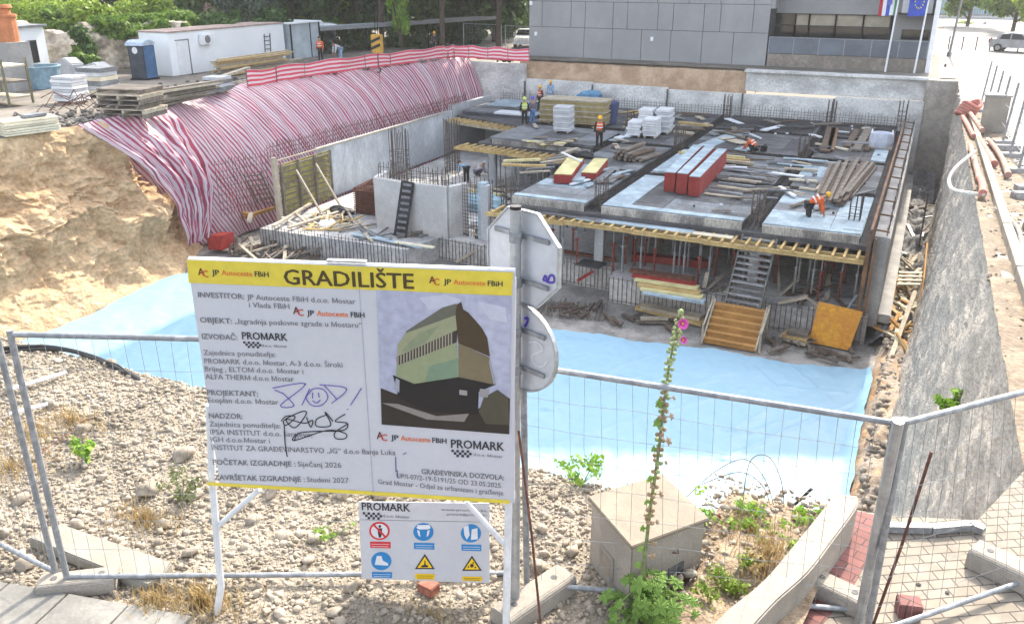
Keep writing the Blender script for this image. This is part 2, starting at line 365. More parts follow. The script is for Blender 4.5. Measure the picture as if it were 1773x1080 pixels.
for x in (-28.1, -22.6, -16.9, -11.6, -5.6):
    m = MB(); m.box((x, 61.98, -6.2), (.1, .1, 5.0)); m.build('joint_strip', conc_d, bw)
m = MB()
brown = M('cut_earth', (.46, .33, .22), var=.25, scale=.8, col2=(.33, .22, .14), bump=.06, bscale=3)
def f(a, b):
    x = lerp(-29, -11.5, a); t = b; y = lerp(62.55, 63.6, t); z = lerp(-3.9, -2.35, min(1, t*1.6)) + .06*nz(x, t*3, 0, .9)
    return (x, y+.12*nz(x, z, 2, .8), z)
g = grid('cut_earth_strip', f, 90, 16, brown); struct(g)
m = MB(); m.box((-22, 64.6, -2.3), (22, 2.2, .24)); struct(m.build('back_pavement', dirt))
m = MB(); m.box((.95, 62.75, -5.75), (2.4, 1.1, 7.0)); m.box((-.05, 62.55, -4.2), (.3, .5, 3.4), mi=0)
tag(m.build('corner_wall', shot, bevel=.05), 'grey rough concrete wall closing the far right corner of the pit', 'wall')

# ------------------------------------------------------------------ office building at the back
FY = 66.
gb = T('office_building', 'large dark grey office building with panel cladding behind the pit', 'building', (-15, FY, -2.4))
clad = M('grey_cladding', (.30, .30, .295), var=.05, scale=.25, col2=(.265, .265, .265), rough=.5, fine=.6)
clad_d = M('cladding_joint', (.10, .10, .10), var=.1)
def fx(px, py=60): return atY(px, py, FY).x
X0, X1, X2 = fx(918), fx(1332, 40), fx(1628, 10)
m = MB(); m.box(((X0+X1)/2, FY+7.03, 2.0), (X1-X0-.06, 14, 9)); m.build('body', clad_d, gb)
m = MB(); m.box(((X0+X1)/2, FY+.15, -2.6), (X1-X0-.1, .3, .5)); m.build('plinth', M('dark_plinth', (.12, .12, .115), var=.3, scale=.8), gb)
zr = [-2.38, .02, 1.92, 3.9, 6.1]
rows = [[918, 1011, 1060, 1110, 1160.6, 1215, 1269, 1330], [918, 938.7, 988.6, 1013, 1061, 1086, 1138.6, 1165, 1218, 1246.6, 1303, 1331], [918, 939, 988, 1038, 1087, 1138, 1193, 1248, 1306, 1332], [918, 960, 1010, 1062, 1112, 1165, 1220, 1275, 1332]]
m = MB()
for k, row in enumerate(rows):
    for a, b in zip(row[:-1], row[1:]):
        xa, xb = fx(a, 80-35*k)+.02, fx(b, 80-35*k)-.02
        if b > 1329: xb = X1
        if a == 918: xa = X0
        m.box(((xa+xb)/2, FY-.0+random.uniform(-.004, .004), (zr[k]+zr[k+1])/2), (xb-xa, .06, zr[k+1]-zr[k]-.035))
m.build('cladding', clad, gb)
m = MB(); m.box((X0-.03, FY+7, 2), (.06, 14.1, 8.8)); m.build('side_cladding', clad, gb)
for px, py in ((928, 59), (1129, 68), (919.5, 6)):
    p = atY(px, py, FY-.06); m = MB(); m.box(p, (.22, .12, .3)); m.box(p+V3(0, -.06, -.05), (.14, .08, .12)); m.build('wall_lamp', white_p, gb)
# recessed annex with balcony
AY = 68.6
def ax(px, py, Y=AY): return atY(px, py, Y)
ann = clad
m = MB()
zc = ax(1450, 25).z
m.box(((X1+X2)/2, AY+5, 4.2+zc/2), (X2-X1, 10, 8.4-zc)); m.build('annex_upper_wall', ann, gb)
m.build('annex_sun_block', clad, gb) if False else None
m = MB(); m.box(((X1+X2)/2, 77.2, (zc-2.5)/2), (X2-X1-.3, 14, zc+2.5)); m.build('annex_sun_block', clad_d, gb)  # unseen block added behind the annex to stop sun leaking through
xr = ax(1540, 45).x
m = MB(); m.box(((xr+X2)/2+.1, AY+3, (zc-1.5)/2), (X2-xr-.2, 5.9, zc+1.5)); m.build('annex_side_wall', clad, gb)
gl = M('dark_window_glass', (.03, .032, .035), rough=.12, var=.1, spec=.6)
blind = M('beige_blind', (.42, .37, .29), var=.12, scale=1.5, col2=(.34, .30, .23))
zb = -1.35
xs = [ax(p, 45).x for p in (1336, 1376, 1400, 1446, 1494, 1541)]
zm = ax(1450, 47).z
for k in range(len(xs)-1):
    fr = MB()
    xa, xb = xs[k], xs[k+1]
    for (p, q) in (((xa, zb), (xa, zc)), ((xb, zb), (xb, zc)), ((xa, zm), (xb, zm)), ((xa, zc), (xb, zc)), ((xa, zb), (xb, zb))):
        fr.bar((p[0], AY+.1, p[1]), (q[0], AY+.1, q[1]), .1, .1)
    wd = fr.build('window', M('dark_frame', (.09, .085, .08), var=.1), gb)
    mm = MB(); mm.box(((xa+xb)/2, AY+.22, (zm+zc)/2), (xb-xa, .05, zc-zm)); mm.build('upper_pane', blind if k > 0 else gl, wd)
    mm = MB(); mm.box(((xa+xb)/2, AY+.25, (zm+zb)/2), (xb-xa, .05, zm-zb)); mm.build('lower_pane', gl, wd)
m = MB(); p = ax(1562, 51); q = ax(1607, 70); m.box(((p.x+q.x)/2, AY-.02, (p.z+q.z)/2), (q.x-p.x, .1, p.z-q.z)); m.build('side_window', gl, gb)
zp = atY(1330, 93, FY).z
m = MB(); m.box(((X1+X2)/2-.1, FY+1.4, (zp-2.6)/2), (X2-X1-.4, 2.75, zp+2.6)); m.build('balcony_base', M('stained_render', (.27, .235, .20), var=.15, scale=.5, col2=(.19, .165, .14), fine=4), gb)
rm = M('railing_panel', (.14, .16, .19), rough=.35, var=.06, scale=.4)
zr1 = atY(1330, 65, FY).z
xs = [X1+.12] + [atY(p, 85, FY).x for p in (1373, 1417, 1461, 1508, 1556, 1606)]
rl = MB(); 
for a, b in zip(xs[:-1], xs[1:]): rl.box(((a+b)/2, FY+.08, (zp+zr1)/2+.02), (b-a-.06, .04, zr1-zp-.04))
rr = rl.build('balcony_railing', rm, gb)
pp = MB()
for a in xs: pp.box((a, FY+.08, (zp+zr1)/2), (.06, .09, zr1-zp+.02))
pp.bar((xs[0], FY+.08, zr1+.03), (xs[-1], FY+.08, zr1+.03), .07, .05); pp.build('railing_post', galv_d, rr)
m = MB(); p = atY(1610, 125, FY+.5); m.box((X2-.12, FY+3, 2.5), (.28, 6, 10.4)); m.build('white_corner', white_p, gb)
m = MB(); m.box((ax(1590, 8).x, AY-.4, zc+1.0), (1.9, .8, 1.6)); m.box((ax(1590, 8).x, AY-.5, zc+.15), (2.3, 1., .1), mi=1); m.build('entrance_canopy', [white_p, clad_d], gb)
m = MB(); m.box((X1-.9, FY+.6, zc+1.1), (2.4, 1.1, 1.4)); m.build('overhang', clad, gb)
# tall upper storeys, outside the frame, heights and slanted top shaped to shade the pit
m = MB(); m.box((-18.6, 75, 18.5), (15.4, 18, 26.6)); m.prism([(-10.9, 66.05, 7.6), (-.4, 66.05, 7.6), (-.4, 66.05, 26.4), (-10.9, 66.05, 30.0)], (0, 17.9, 0)); 
m.build('shading_storeys', clad, gb)
wm = MB()
for zz in range(8, 29, 3):
    for x in np.arange(-24.5, -1.5, 2.6):
        if x > -11.3 and zz > 21: continue
        wm.box((x+.6, 65.97, zz+.5), (1.5, .06, 1.5))
wm.build('upper_window', gl, gb)
# ------------------------------------------------------------------ flags
def flag(px_top, px, py, bands, label, star=False):
    base = atY(px, py, FY-.5); top = atY(px_top, 0, FY-.5); base.z = -1.5; d = 4.6
    t = T('flag_pole', label, 'flag', (base.x, FY-.5, -2.2))
    m = MB(); m.tube([(base.x, FY-.5, -2.2), (base.x+.25, FY-.5, 5.6)], [.07, .045], 8); m.build('pole', white_p, t)
    n = len(bands); W = 1.15; m = MB()
    for k in range(n):
        for i in range(6):
            u0, u1 = k*W/n, (k+1)*W/n
            z0, z1 = 1.35+i*.6, 1.95+i*.6
            wv = lambda u, z: .12*math.sin(u*6+z*1.3)
            m.add([(base.x+.17-W+u, FY-.5+wv(u, z), z+.08*u) for u, z in ((u0, z0), (u1, z0), (u1, z1), (u0, z1))], [(0, 1, 2, 3)], k)
    fl = m.build('flag_cloth', bands, t)
    if star:
        s = MB()
        for k in range(12):
            a = k*math.pi/6; s.box((base.x-.36+.26*math.cos(a), FY-.66, 2.3+.42*math.sin(a)), (.07, .02, .09))
        s.build('star_ring', flat('flag_yellow', (.7, .55, .05)), fl)
    else:
        s = MB(); s.ball((base.x-.36, FY-.62, 2.25), (.17, .03, .26)); s.build('emblem', flat('flag_emblem', (.10, .12, .42)), fl)
fr, fw, fb, fg = flat('flag_red', (.45, .04, .06)), flat('flag_white', (.7, .7, .72)), flat('flag_blue', (.04, .08, .42)), flat('flag_green', (.06, .25, .12))
flag(1549, 1541, 68, [fr, fw, fb, fw, fg], 'striped red white blue green flag on the left white pole by the balcony')
flag(1602, 1592, 70, [fb, fb], 'plain blue flag on the right white pole by the balcony', star=True)
# ================================================================== BUILDING UNDER CONSTRUCTION
cb = T('concrete_frame_building', 'unfinished concrete basement and first slab standing in the pit', 'building', (-15, 45, ZP))
# raft foundation (front face with rebar starters cast against it)
m = MB()
m.prism([(-29.6, 32.9, ZP-.3), (-21.0, 33.0, ZP-.3), (-20.6, 35.4, ZP-.3), (-11.2, 34.6, ZP-.3), (-11.1, 33.4, ZP-.3), (-.75, 33.15, ZP-.3), (-.75, 61.4, ZP-.3), (-30.0, 61.4, ZP-.3)], (0, 0, ZF-ZP+.3))
m.build('foundation_slab', M('dusty_concrete', (.50, .49, .47), var=.22, scale=.45, col2=(.32, .315, .31), c2lo=.4, c2hi=.6, bump=.01, fine=6), cb)
m = MB()
face = M('raft_edge_concrete', (.34, .31, .27), var=.2, scale=1.2, col2=(.25, .23, .20))
def starters(a, b, z0, z1, sp=.2, off=.04, rows=2):
    a = Vector(a); b = Vector(b); d = (b-a); L = d.length; d.normalize(); n = Vector((d.y, -d.x, 0))*off
    k = int(L/sp)
    for i in range(k+1):
        p = a+d*(i*sp+random.uniform(-.03, .03))+n; h = random.uniform(-.12, .08)
        m.bar((p.x, p.y, z0), (p.x+random.uniform(-.02, .02), p.y, z1+h), .022)
    for r in range(rows):
        z = lerp(z0+.1, z1-.12, r/max(1, rows-1)); m.bar(Vector((a.x, a.y, z))+n*1.3, Vector((b.x, b.y, z))+n*1.3, .016)
starters((-29.6, 32.9, 0), (-21, 33, 0), ZP, ZF+.25)
starters((-11.1, 33.4, 0), (-.75, 33.15, 0), ZP, ZF+.1)
starters((-20.6, 35.4, 0), (-11.2, 34.6, 0), ZP, ZF+.05)
m.build('edge_reinforcement', rebar_m, cb)
# left shear wall
m = MB(); m.box((-30.35, 46.6, (ZF-4.98)/2), (.36, 15.2, -4.98-ZF)); m.build('side_wall', M('fresh_concrete', (.58, .61, .63), var=.12, scale=.4, col2=(.42, .44, .46), stretch=(1, 1, .6), fine=5), cb)
m = MB(); m.bar((-30.1, 34.8, -4.95), (-30.1, 52.6, -4.95), .09, .06); m.build('wall_top_board', wood_p, cb)
m = MB(); m.box((-30.4, 57.5, (ZF-4.7)/2), (.36, 6.2, -4.7-ZF)); m.box((-27.2, 58.9, (ZF-4.9)/2-.3), (5.4, .3, 2.6)); m.build('rear_wall', conc_l, cb)
# stair core walls
m = MB()
core = [(-24.7, 37.2), (-24.3, 35.7), (-22.4, 35.45), (-20.1, 35.5), (-19.7, 36.6)]
for a, b in zip(core[:-1], core[1:]): m.bar((a[0], a[1], (ZF-5.35)/2), (b[0], b[1], (ZF-5.35)/2), .3, -5.35-ZF)
m.build('core_wall', M('core_concrete', (.52, .51, .49), var=.12, scale=.5, col2=(.40, .39, .38)), cb)
# slab deck: soffit plus boards laid in fields between the dark beam trenches
deck = [(-1.05, 33.9), (-1.05, 60.9), (-30.0, 60.9), (-30.0, 54.6), (-23.9, 52.2), (-24.0, 46.2), (-17.2, 45.0), (-16.3, 43.6), (-16.1, 33.7)]
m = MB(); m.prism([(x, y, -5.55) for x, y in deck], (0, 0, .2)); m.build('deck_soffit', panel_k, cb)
gx = [(-16.0, -12.55), (-11.85, -5.85), (-5.15, -1.45)]
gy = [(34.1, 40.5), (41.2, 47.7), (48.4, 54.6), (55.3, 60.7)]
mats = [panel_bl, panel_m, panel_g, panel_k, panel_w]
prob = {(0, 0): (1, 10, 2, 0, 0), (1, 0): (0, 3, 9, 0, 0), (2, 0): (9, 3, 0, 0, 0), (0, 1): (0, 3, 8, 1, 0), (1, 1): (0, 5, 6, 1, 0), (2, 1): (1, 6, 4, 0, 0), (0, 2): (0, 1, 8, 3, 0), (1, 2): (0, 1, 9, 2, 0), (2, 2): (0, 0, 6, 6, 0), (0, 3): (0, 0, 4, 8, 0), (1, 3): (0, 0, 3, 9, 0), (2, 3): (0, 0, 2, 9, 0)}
def field(x0, x1, y0, y1, pr):
    mm = MB(); y = y0
    while y < y1-.05:
        yy = min(y+1.25, y1); x = x0
        while x < x1-.05:
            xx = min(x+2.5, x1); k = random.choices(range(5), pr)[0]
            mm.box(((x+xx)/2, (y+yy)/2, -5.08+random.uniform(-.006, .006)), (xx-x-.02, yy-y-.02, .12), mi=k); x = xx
        y = yy
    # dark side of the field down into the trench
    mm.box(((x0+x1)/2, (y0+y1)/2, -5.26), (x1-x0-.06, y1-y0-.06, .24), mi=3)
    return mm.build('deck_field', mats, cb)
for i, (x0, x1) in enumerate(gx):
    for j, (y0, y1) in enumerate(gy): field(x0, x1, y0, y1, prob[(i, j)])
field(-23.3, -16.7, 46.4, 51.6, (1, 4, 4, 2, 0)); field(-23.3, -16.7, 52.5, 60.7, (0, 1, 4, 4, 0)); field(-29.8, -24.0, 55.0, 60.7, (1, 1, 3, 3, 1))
# pale borders of the fields (edge strips seen in front)
for x0, x1, y0, y1 in ((-16.0, -12.6, 34.12, 34.5), (-11.8, -5.9, 34.12, 34.6), (-11.82, -10.7, 34.62, 40.4), (-5.1, -1.5, 34.12, 34.5), (-2.15, -1.5, 34.6, 37.0), (-2.2, -1.5, 48.6, 52), (-15.9, -12.6, 40.0, 40.4), (-11.8, -10.6, 41.5, 47.4)):
    m = MB(); m.box(((x0+x1)/2, (y0+y1)/2, -5.0), (x1-x0, y1-y0, .05)); m.build('edge_strip', panel_bl, cb)
m = MB(); m.box((-10.6, 51.2, -4.99), (.9, 4.8, .04), rz=R(-9)); m.build('edge_strip', panel_bl, cb)
m = MB(); m.box((-28, 59.2, -4.99), (2.6, 3.2, .05)); m.build('edge_strip', panel_bl, cb)
# slab edge shuttering (front), grey stained boards
sh = M('stained_shutter', (.38, .36, .32), var=.35, scale=.9, col2=(.15, .145, .14), c2lo=.42, c2hi=.56, stretch=(1, 1, .3))
for x0, x1 in ((-16.0, -12.6), (-11.8, -5.9), (-5.1, -1.5)):
    m = MB(); m.box(((x0+x1)/2, 34.0, -5.24), (x1-x0, .08, .44)); m.build('edge_shutter', sh, cb)
m = MB(); m.box((-19.8, 45.85, -5.3), (6.4, .08, .42), rz=R(-5)); m.build('edge_shutter', sh, cb)
# beam trench rebar: bundles of bars with stirrups
def trench(p, q):
    mm = MB(); p = Vector(p); q = Vector(q); d = (q-p).normalized(); n = Vector((-d.y, d.x, 0)); L = (q-p).length
    for o in (-.2, 0, .2):
        for z in (-5.3, -5.0):
            mm.bar(p+n*o+V3(0, 0, z), q+n*o+V3(0, 0, z), .028)
    for k in range(int(L/.3)):
        c = p+d*(k*.3+.1)
        for o in (-.22, .22): mm.bar(c+n*o+V3(0, 0, -5.32), c+n*o+V3(0, 0, -4.98), .02)
        mm.bar(c-n*.22+V3(0, 0, -4.98), c+n*.22+V3(0, 0, -4.98), .02)
    mm.build('beam_reinforcement', M_rb, cb)
M_rb = M('dark_rebar', (.045, .04, .038), var=.3, scale=5, rough=.7)
for x in (-12.2, -5.5): trench((x, 34.2, 0), (x, 60.6, 0))
for y in (40.85, 48.05, 54.95):
    trench((-11.7, y, 0), (-6, y, 0)); trench((-5.0, y, 0), (-1.5, y, 0)); trench((-16.5, y, 0), (-12.7, y, 0))
trench((-16.4, 46, 0), (-16.4, 60, 0)); trench((-23, 52, 0), (-17, 52, 0)); trench((-23.7, 53, 0), (-23.7, 60, 0))
# columns under the slab
for x, y in ((-12.25, 35.3), (-5.5, 35.6), (-12.2, 44), (-5.5, 44), (-16.4, 44.8), (-23.6, 47.4), (-20.4, 51), (-12.2, 54), (-5.5, 54), (-15.7, 35.4), (-18.3, 36.0)):
    m = MB(); zt = -5.56 if (x, y) != (-18.3, 36.0) else -5.2; m.box((x, y, (ZF+zt)/2), (.42, .42, zt-ZF)); m.build('column', conc_l, cb, bevel=.02)
# right-hand shear wall with rusty shuttering edge
m = MB(); m.prism([(-.98, 33.6, ZP+.6), (-.42, 33.5, ZP+.6), (-.42, 61.0, ZP+.6), (-.98, 61.0, ZP+.6)], (0, 0, 3.55)); m.build('side_wall', conc, cb, bevel=.03)
m = MB(); m.prism([(-.42, 33.6, -8.2), (.02, 33.6, -8.2), (-.02, 60, -8.2), (-.42, 60, -8.2)], (0, 0, .35)); m.build('wall_ledge', conc, cb, bevel=.03)
m = MB(); m.bar((-1.1, 33.4, -4.78), (-1.1, 60.8, -4.78), .1, .42); 
for y in np.arange(33.6, 60.5, 2.4): m.bar((-1.0, y, -4.6), (-.5, y+.1, -4.66), .06)
m.bar((-1.12, 33.38, -4.75), (-1.12, 33.38, ZP+.5), .16, .14); m.bar((-.9, 33.3, -4.85), (-.9, 33.3, ZP+.3), .1, .1)
m.build('wall_shutter', M('rusty_board', (.26, .13, .06), var=.3, scale=1.2, col2=(.13, .085, .06)), cb)
m = MB()
for y in np.arange(33.8, 60.8, .28):
    m.bar((-.55, y, -5.1), (-.55+random.uniform(-.05, .05), y, -4.55+random.uniform(-.1, .1)), .022)
m.bar((-.56, 33.8, -4.8), (-.56, 60.8, -4.8), .022); m.build('wall_starter_bars', rebar_m, cb)
# rebar curtain along the back edge and on the left wall
def curtain(a, b, z0, z1, sp, label, mat, rows=4, thick=.03, tilt=0, up=None):
    a = Vector(a); b = Vector(b); d = b-a; L = d.length; d.normalize(); mm = MB()
    for i in range(int(L/sp)+1):
        p = a+d*(i*sp+random.uniform(-.03, .03)); zz = z0 if up is None else lerp(z0, up, i*sp/L)
        mm.bar((p.x, p.y, zz), (p.x+random.uniform(-.05, .05)+tilt, p.y+random.uniform(-.04, .04), z1+random.uniform(-.12, .1)), thick)
    for r in range(rows):
        z = lerp(z0+.15, z1-.1, (r+.5)/rows); mm.bar((a.x, a.y, z), (b.x, b.y, z), thick*.8)
    o = mm.build('rebar_curtain', mat, origin=((a.x+b.x)/2, (a.y+b.y)/2, z0)); return tag(o, label, 'rebar')
curtain((-29.9, 61.5, 0), (-.9, 61.4, 0), -5.4, -4.45, .2, 'long grey row of upright rebar in front of the far pit wall', M('grey_rebar', (.24, .225, .21), var=.3, scale=3), rows=4, thick=.026)
curtain((-30.25, 34.7, 0), (-30.25, 56.5, 0), -4.98, -4.0, .16, 'rusty red rebar fringe standing on the left basement wall', rust, rows=3, thick=.022)
curtain((-31.0, 31.8, 0), (-30.3, 34.8, 0), -7.2, -4.3, .2, 'rusty rebar mesh panel standing at the near end of the left wall', rust, rows=7, thick=.02)
curtain((-24.3, 41.0, 0), (-19.0, 41.3, 0), ZF, -6.2, .22, 'rear row of short upright rebar behind the stair core', rebar_m, rows=2, thick=.03)
curtain((-24.2, 35.75, 0), (-20.0, 35.5, 0), -5.4, -4.55, .18, 'fringe of rebar sticking up from the pale stair core wall', rebar_m, rows=2, thick=.025)
curtain((-19.7, 36.2, 0), (-17.9, 36.0, 0), ZF, -5.2, .16, 'dense rebar mesh standing beside the stair core corner', rebar_m, rows=14, thick=.024)
curtain((-27.6, 42, 0), (-24.6, 43.5, 0), ZF, -6.5, .25, 'short upright rebar near the pale left basement wall', rebar_m, rows=3, thick=.028)
# rebar cages of columns
def cage(x, y, z0, h, s, label, n=8, mat=None):
    mm = MB(); k = max(1, n//4)
    pts = []
    for i in range(k): 
        t = i/k-.5; pts += [(t*s, -s/2), (s/2, t*s), (-t*s, s/2), (-s/2, -t*s)]
    for a, b in pts:
        mm.bar((x+a, y+b, z0), (x+a*1.02+random.uniform(-.03, .03), y+b+random.uniform(-.03, .03), z0+h+random.uniform(-.15, .1)), .035)
    for z in np.arange(z0+.12, z0+h*.72, .28):
        for (a, b), (c, d) in (((-.5, -.5), (.5, -.5)), ((.5, -.5), (.5, .5)), ((.5, .5), (-.5, .5)), ((-.5, .5), (-.5, -.5))):
            mm.bar((x+a*s, y+b*s, z), (x+c*s, y+d*s, z), .022)
    return tag(mm.build('rebar_cage', mat or rebar_m, origin=(x, y, z0)), label, 'rebar cage', 'column rebar cages')
cage(-12.2, 35.1, -5.3, 1.25, .45, 'rebar cage rising from the front slab edge left of the big red stack')
cage(-5.5, 35.0, -5.3, 1.4, .45, 'rebar cage standing right above the head of the grey stair')
cage(-16.6, 34.9, -5.9, 1.5, .5, 'rebar cage at the near left corner of the slab')
cage(-27.4, 42.8, ZF, 3.6, .8, 'tall wide rebar cage in front of the left basement wall', 16)
cage(-26.9, 48.2, ZF, 3.4, .7, 'far tall rebar cage by the left basement wall near the slab', 16)
cage(-12.2, 47.9, -5.3, 1.5, .45, 'rebar cage behind the dark log pile at a beam crossing')
cage(-5.5, 47.9, -5.3, 1.5, .45, 'rebar cage at the beam crossing right of the crouching worker')
cage(-12.2, 60.2, -5.3, 1.7, .45, 'rebar cage at the far slab edge behind the white block stacks')
cage(-5.5, 60.2, -5.3, 1.7, .45, 'rebar cage at the far slab edge near the brown boards')
cage(-1.3, 60.4, -5.0, 1.6, .45, 'rebar cage at the far right corner of the slab')
cage(-1.9, 36.2, -5.2, 1.3, .4, 'thin rebar cage on the pale deck right of the bending worker')
cage(-16.5, 52.2, -5.2, 1.3, .4, 'rebar cage between the worker in orange vest and the white stacks')

# ------------------------------------------------------------------ falsework: timber edge platform and props
def platform(name, p, q, label, wd=.75, n=20, mat=None, over=.3):
    p = Vector(p); q = Vector(q); d = (q-p).normalized(); nn = Vector((-d.y, d.x, 0)); t = T(name, label, 'scaffold', tuple(p))
    for k, (o, zz) in enumerate(((-.06, 0), (wd*.55, .0))):
        mm = MB(); s = 0; L = (q-p).length
        while s < L:
            e = min(L, s+random.uniform(3, 4.4)); c = random.uniform(-.05, .05)
            mm.bar(p+d*(s-.2)+nn*(o+c)+V3(0, 0, c*.6), p+d*e+nn*(o+c)+V3(0, 0, c*.4), .09, .17); s = e
        mm.build('long_beam', mat or wood_y, t)
    L = (q-p).length
    for k in range(n):
        c = p+d*(L*(k+.5)/n+random.uniform(-.06, .06))+V3(0, 0, .14)
        mm = MB(); mm.bar(c-nn*over, c+nn*(wd+.2), .09, .12); mm.build('cross_beam', wood_y, t)
    return t
platform('edge_platform', (-16.7, 33.25, -5.72), (-1.2, 33.05, -5.72), 'long yellow timber beam platform along the front edge of the slab', n=34)
platform('edge_platform', (-24.8, 45.1, -5.6), (-16.9, 44.4, -5.6), 'shorter yellow timber platform along the middle slab edge behind the column', n=16)
platform('edge_platform', (-30.0, 53.3, -5.6), (-24.0, 51.4, -5.6), 'farthest timber platform under the rear left corner of the slab', n=12, mat=wood_p)
m = MB(); m.box((-10.2, 33.55, -5.52), (5, .42, .05)); m.box((-7.4, 33.5, -5.54), (2.6, .38, .05), mi=1)
tag(m.build('walkway_board', [panel_bl, cream_p], origin=(-10, 33.5, -5.6)), 'pale blue and cream boards lying on the front timber platform', 'board')
m = MB(); m.bar((-14.6, 33.62, -5.5), (-11.6, 33.5, -5.5), .3, .04)
tag(m.build('walkway_board', panel_g, origin=(-13, 33.5, -5.55)), 'dark grey board lying on the left end of the front timber platform', 'board')
m = MB(); m.bar(at(1335, 407, -5.9), at(1372, 414, -5.9), .2, .1)
tag(m.build('loose_beam', wood_y, origin=at(1350, 410, -5.9)), 'short loose yellow beam hanging just below the platform right of the stair', 'beam')
prop_red = M('red_prop_paint', (.30, .05, .035), var=.3, scale=3, col2=(.16, .05, .04))
def prop(x, y, mat, label, group, h):
    t = T('steel_prop', label, 'prop', (x, y, ZF), group)
    m = MB(); m.tube([(x, y, ZF+.02), (x, y, ZF+h*.55)], .045, 6); m.build('outer_tube', mat, t)
    m = MB(); m.tube([(x, y, ZF+h*.53), (x, y, ZF+h)], .032, 6); m.build('inner_tube', galv_d, t)
    m = MB(); m.tube([(x, y, ZF+h*.52), (x, y, ZF+h*.57)], .07, 8); m.bar((x-.14, y, ZF+h*.545), (x+.14, y, ZF+h*.545), .025); m.build('collar', mat, t)
    m = MB(); m.box((x, y, ZF+.01), (.16, .16, .02)); m.build('base_plate', galv_d, t)
    m = MB(); m.box((x, y, ZF+h), (.18, .18, .02)); m.build('head_plate', galv_d, t)
    return t
pg = prop(-13.6, 34.2, galv, 'grey steel prop holding up the front edge of the slab', 'grey steel props under the slab', 2.2)
pr = prop(-11.3, 34.4, prop_red, 'rust red steel prop standing in the dark under the slab', 'red steel props under the slab', 2.2)
used = 0
for x in np.arange(-15.6, -1.3, .62):
    for y in (34.25, 35.4, 37.1, 39.4):
        if abs(x+12.2) < .4 or random.random() < .22 or (y < 34.5 and abs(x+5.4) < .7): continue
        r = random.random() < .42; o = pr if r else pg
        dup(o, (x+random.uniform(-.22, .22), y+random.uniform(-.3, .3), ZF+random.uniform(-.02, .0)), random.uniform(0, 3))
for x in np.arange(-23.2, -17.2, .5):
    for y in (46.2, 47.6, 49.5):
        if random.random() < .2: continue
        dup(pg, (x+random.uniform(-.15, .15), y, ZF), random.uniform(0, 3), 'grey steel prop in the row under the middle slab edge', 'grey steel props under the middle slab edge')
# ------------------------------------------------------------------ stairs
def stair(name, top, bot, wd, n, mats, label, th=.05, riser=False):
    top = Vector(top); bot = Vector(bot); d = bot-top; h = Vector((d.x, d.y, 0)).normalized(); s = Vector((-h.y, h.x, 0))
    t = T(name, label, 'stair', tuple(bot)); ang = math.atan2(h.y, h.x)
    for sg in (-1, 1):
        m = MB(); m.bar(top+s*sg*wd/2+V3(0, 0, .05), bot+s*sg*wd/2, .06, .2); m.build('stringer', mats[0], t)
    for k in range(n):
        c = top+d*((k+.5)/n)+V3(0, 0, .06)
        m = MB(); m.box(c, (max(.24, d.length/n*.85), wd-.08, th), rz=ang); 
        if riser: m.box(c+h*(d.length/n*.28)+V3(0, 0, -d.z/n*-.5), (.03, wd-.09, abs(d.z)/n), rz=ang)
        m.build('tread', mats[1+k % (len(mats)-1)], t)
    return t
stair('site_stair', (-5.1, 33.75, -5.5), (-5.25, 32.2, -7.85), 1.35, 11, [M('dark_stringer', (.16, .155, .15), var=.2), M('grey_tread', (.33, .32, .31), var=.3, scale=2, col2=(.16, .16, .16)), M('worn_tread', (.42, .41, .40), var=.3, scale=2, col2=(.24, .24, .24))], 'steep grey site stair climbing from the raft to the front slab edge')
stair('timber_stair', (-5.3, 32.15, -7.8), (-5.35, 30.65, -8.95), 2.0, 6, [wood_p, wood_o, wood_o], 'short orange timber stair with six steps on the pit floor', riser=True)
for sg in (-1, 1):
    m = MB(); x = -5.3+sg*1.08; m.bar((x, 30.65, -9), (x, 30.65, -8.2), .07); m.bar((x, 32.05, -9), (x, 32.05, -7.6), .07); m.bar((x, 30.65, -8.3), (x, 32.05, -7.7), .06)
    tag(m.build('stair_post', wood_p, origin=(x, 31, -9)), 'pale posts bracing the '+('left' if sg < 0 else 'right')+' side of the orange timber stair', 'posts')
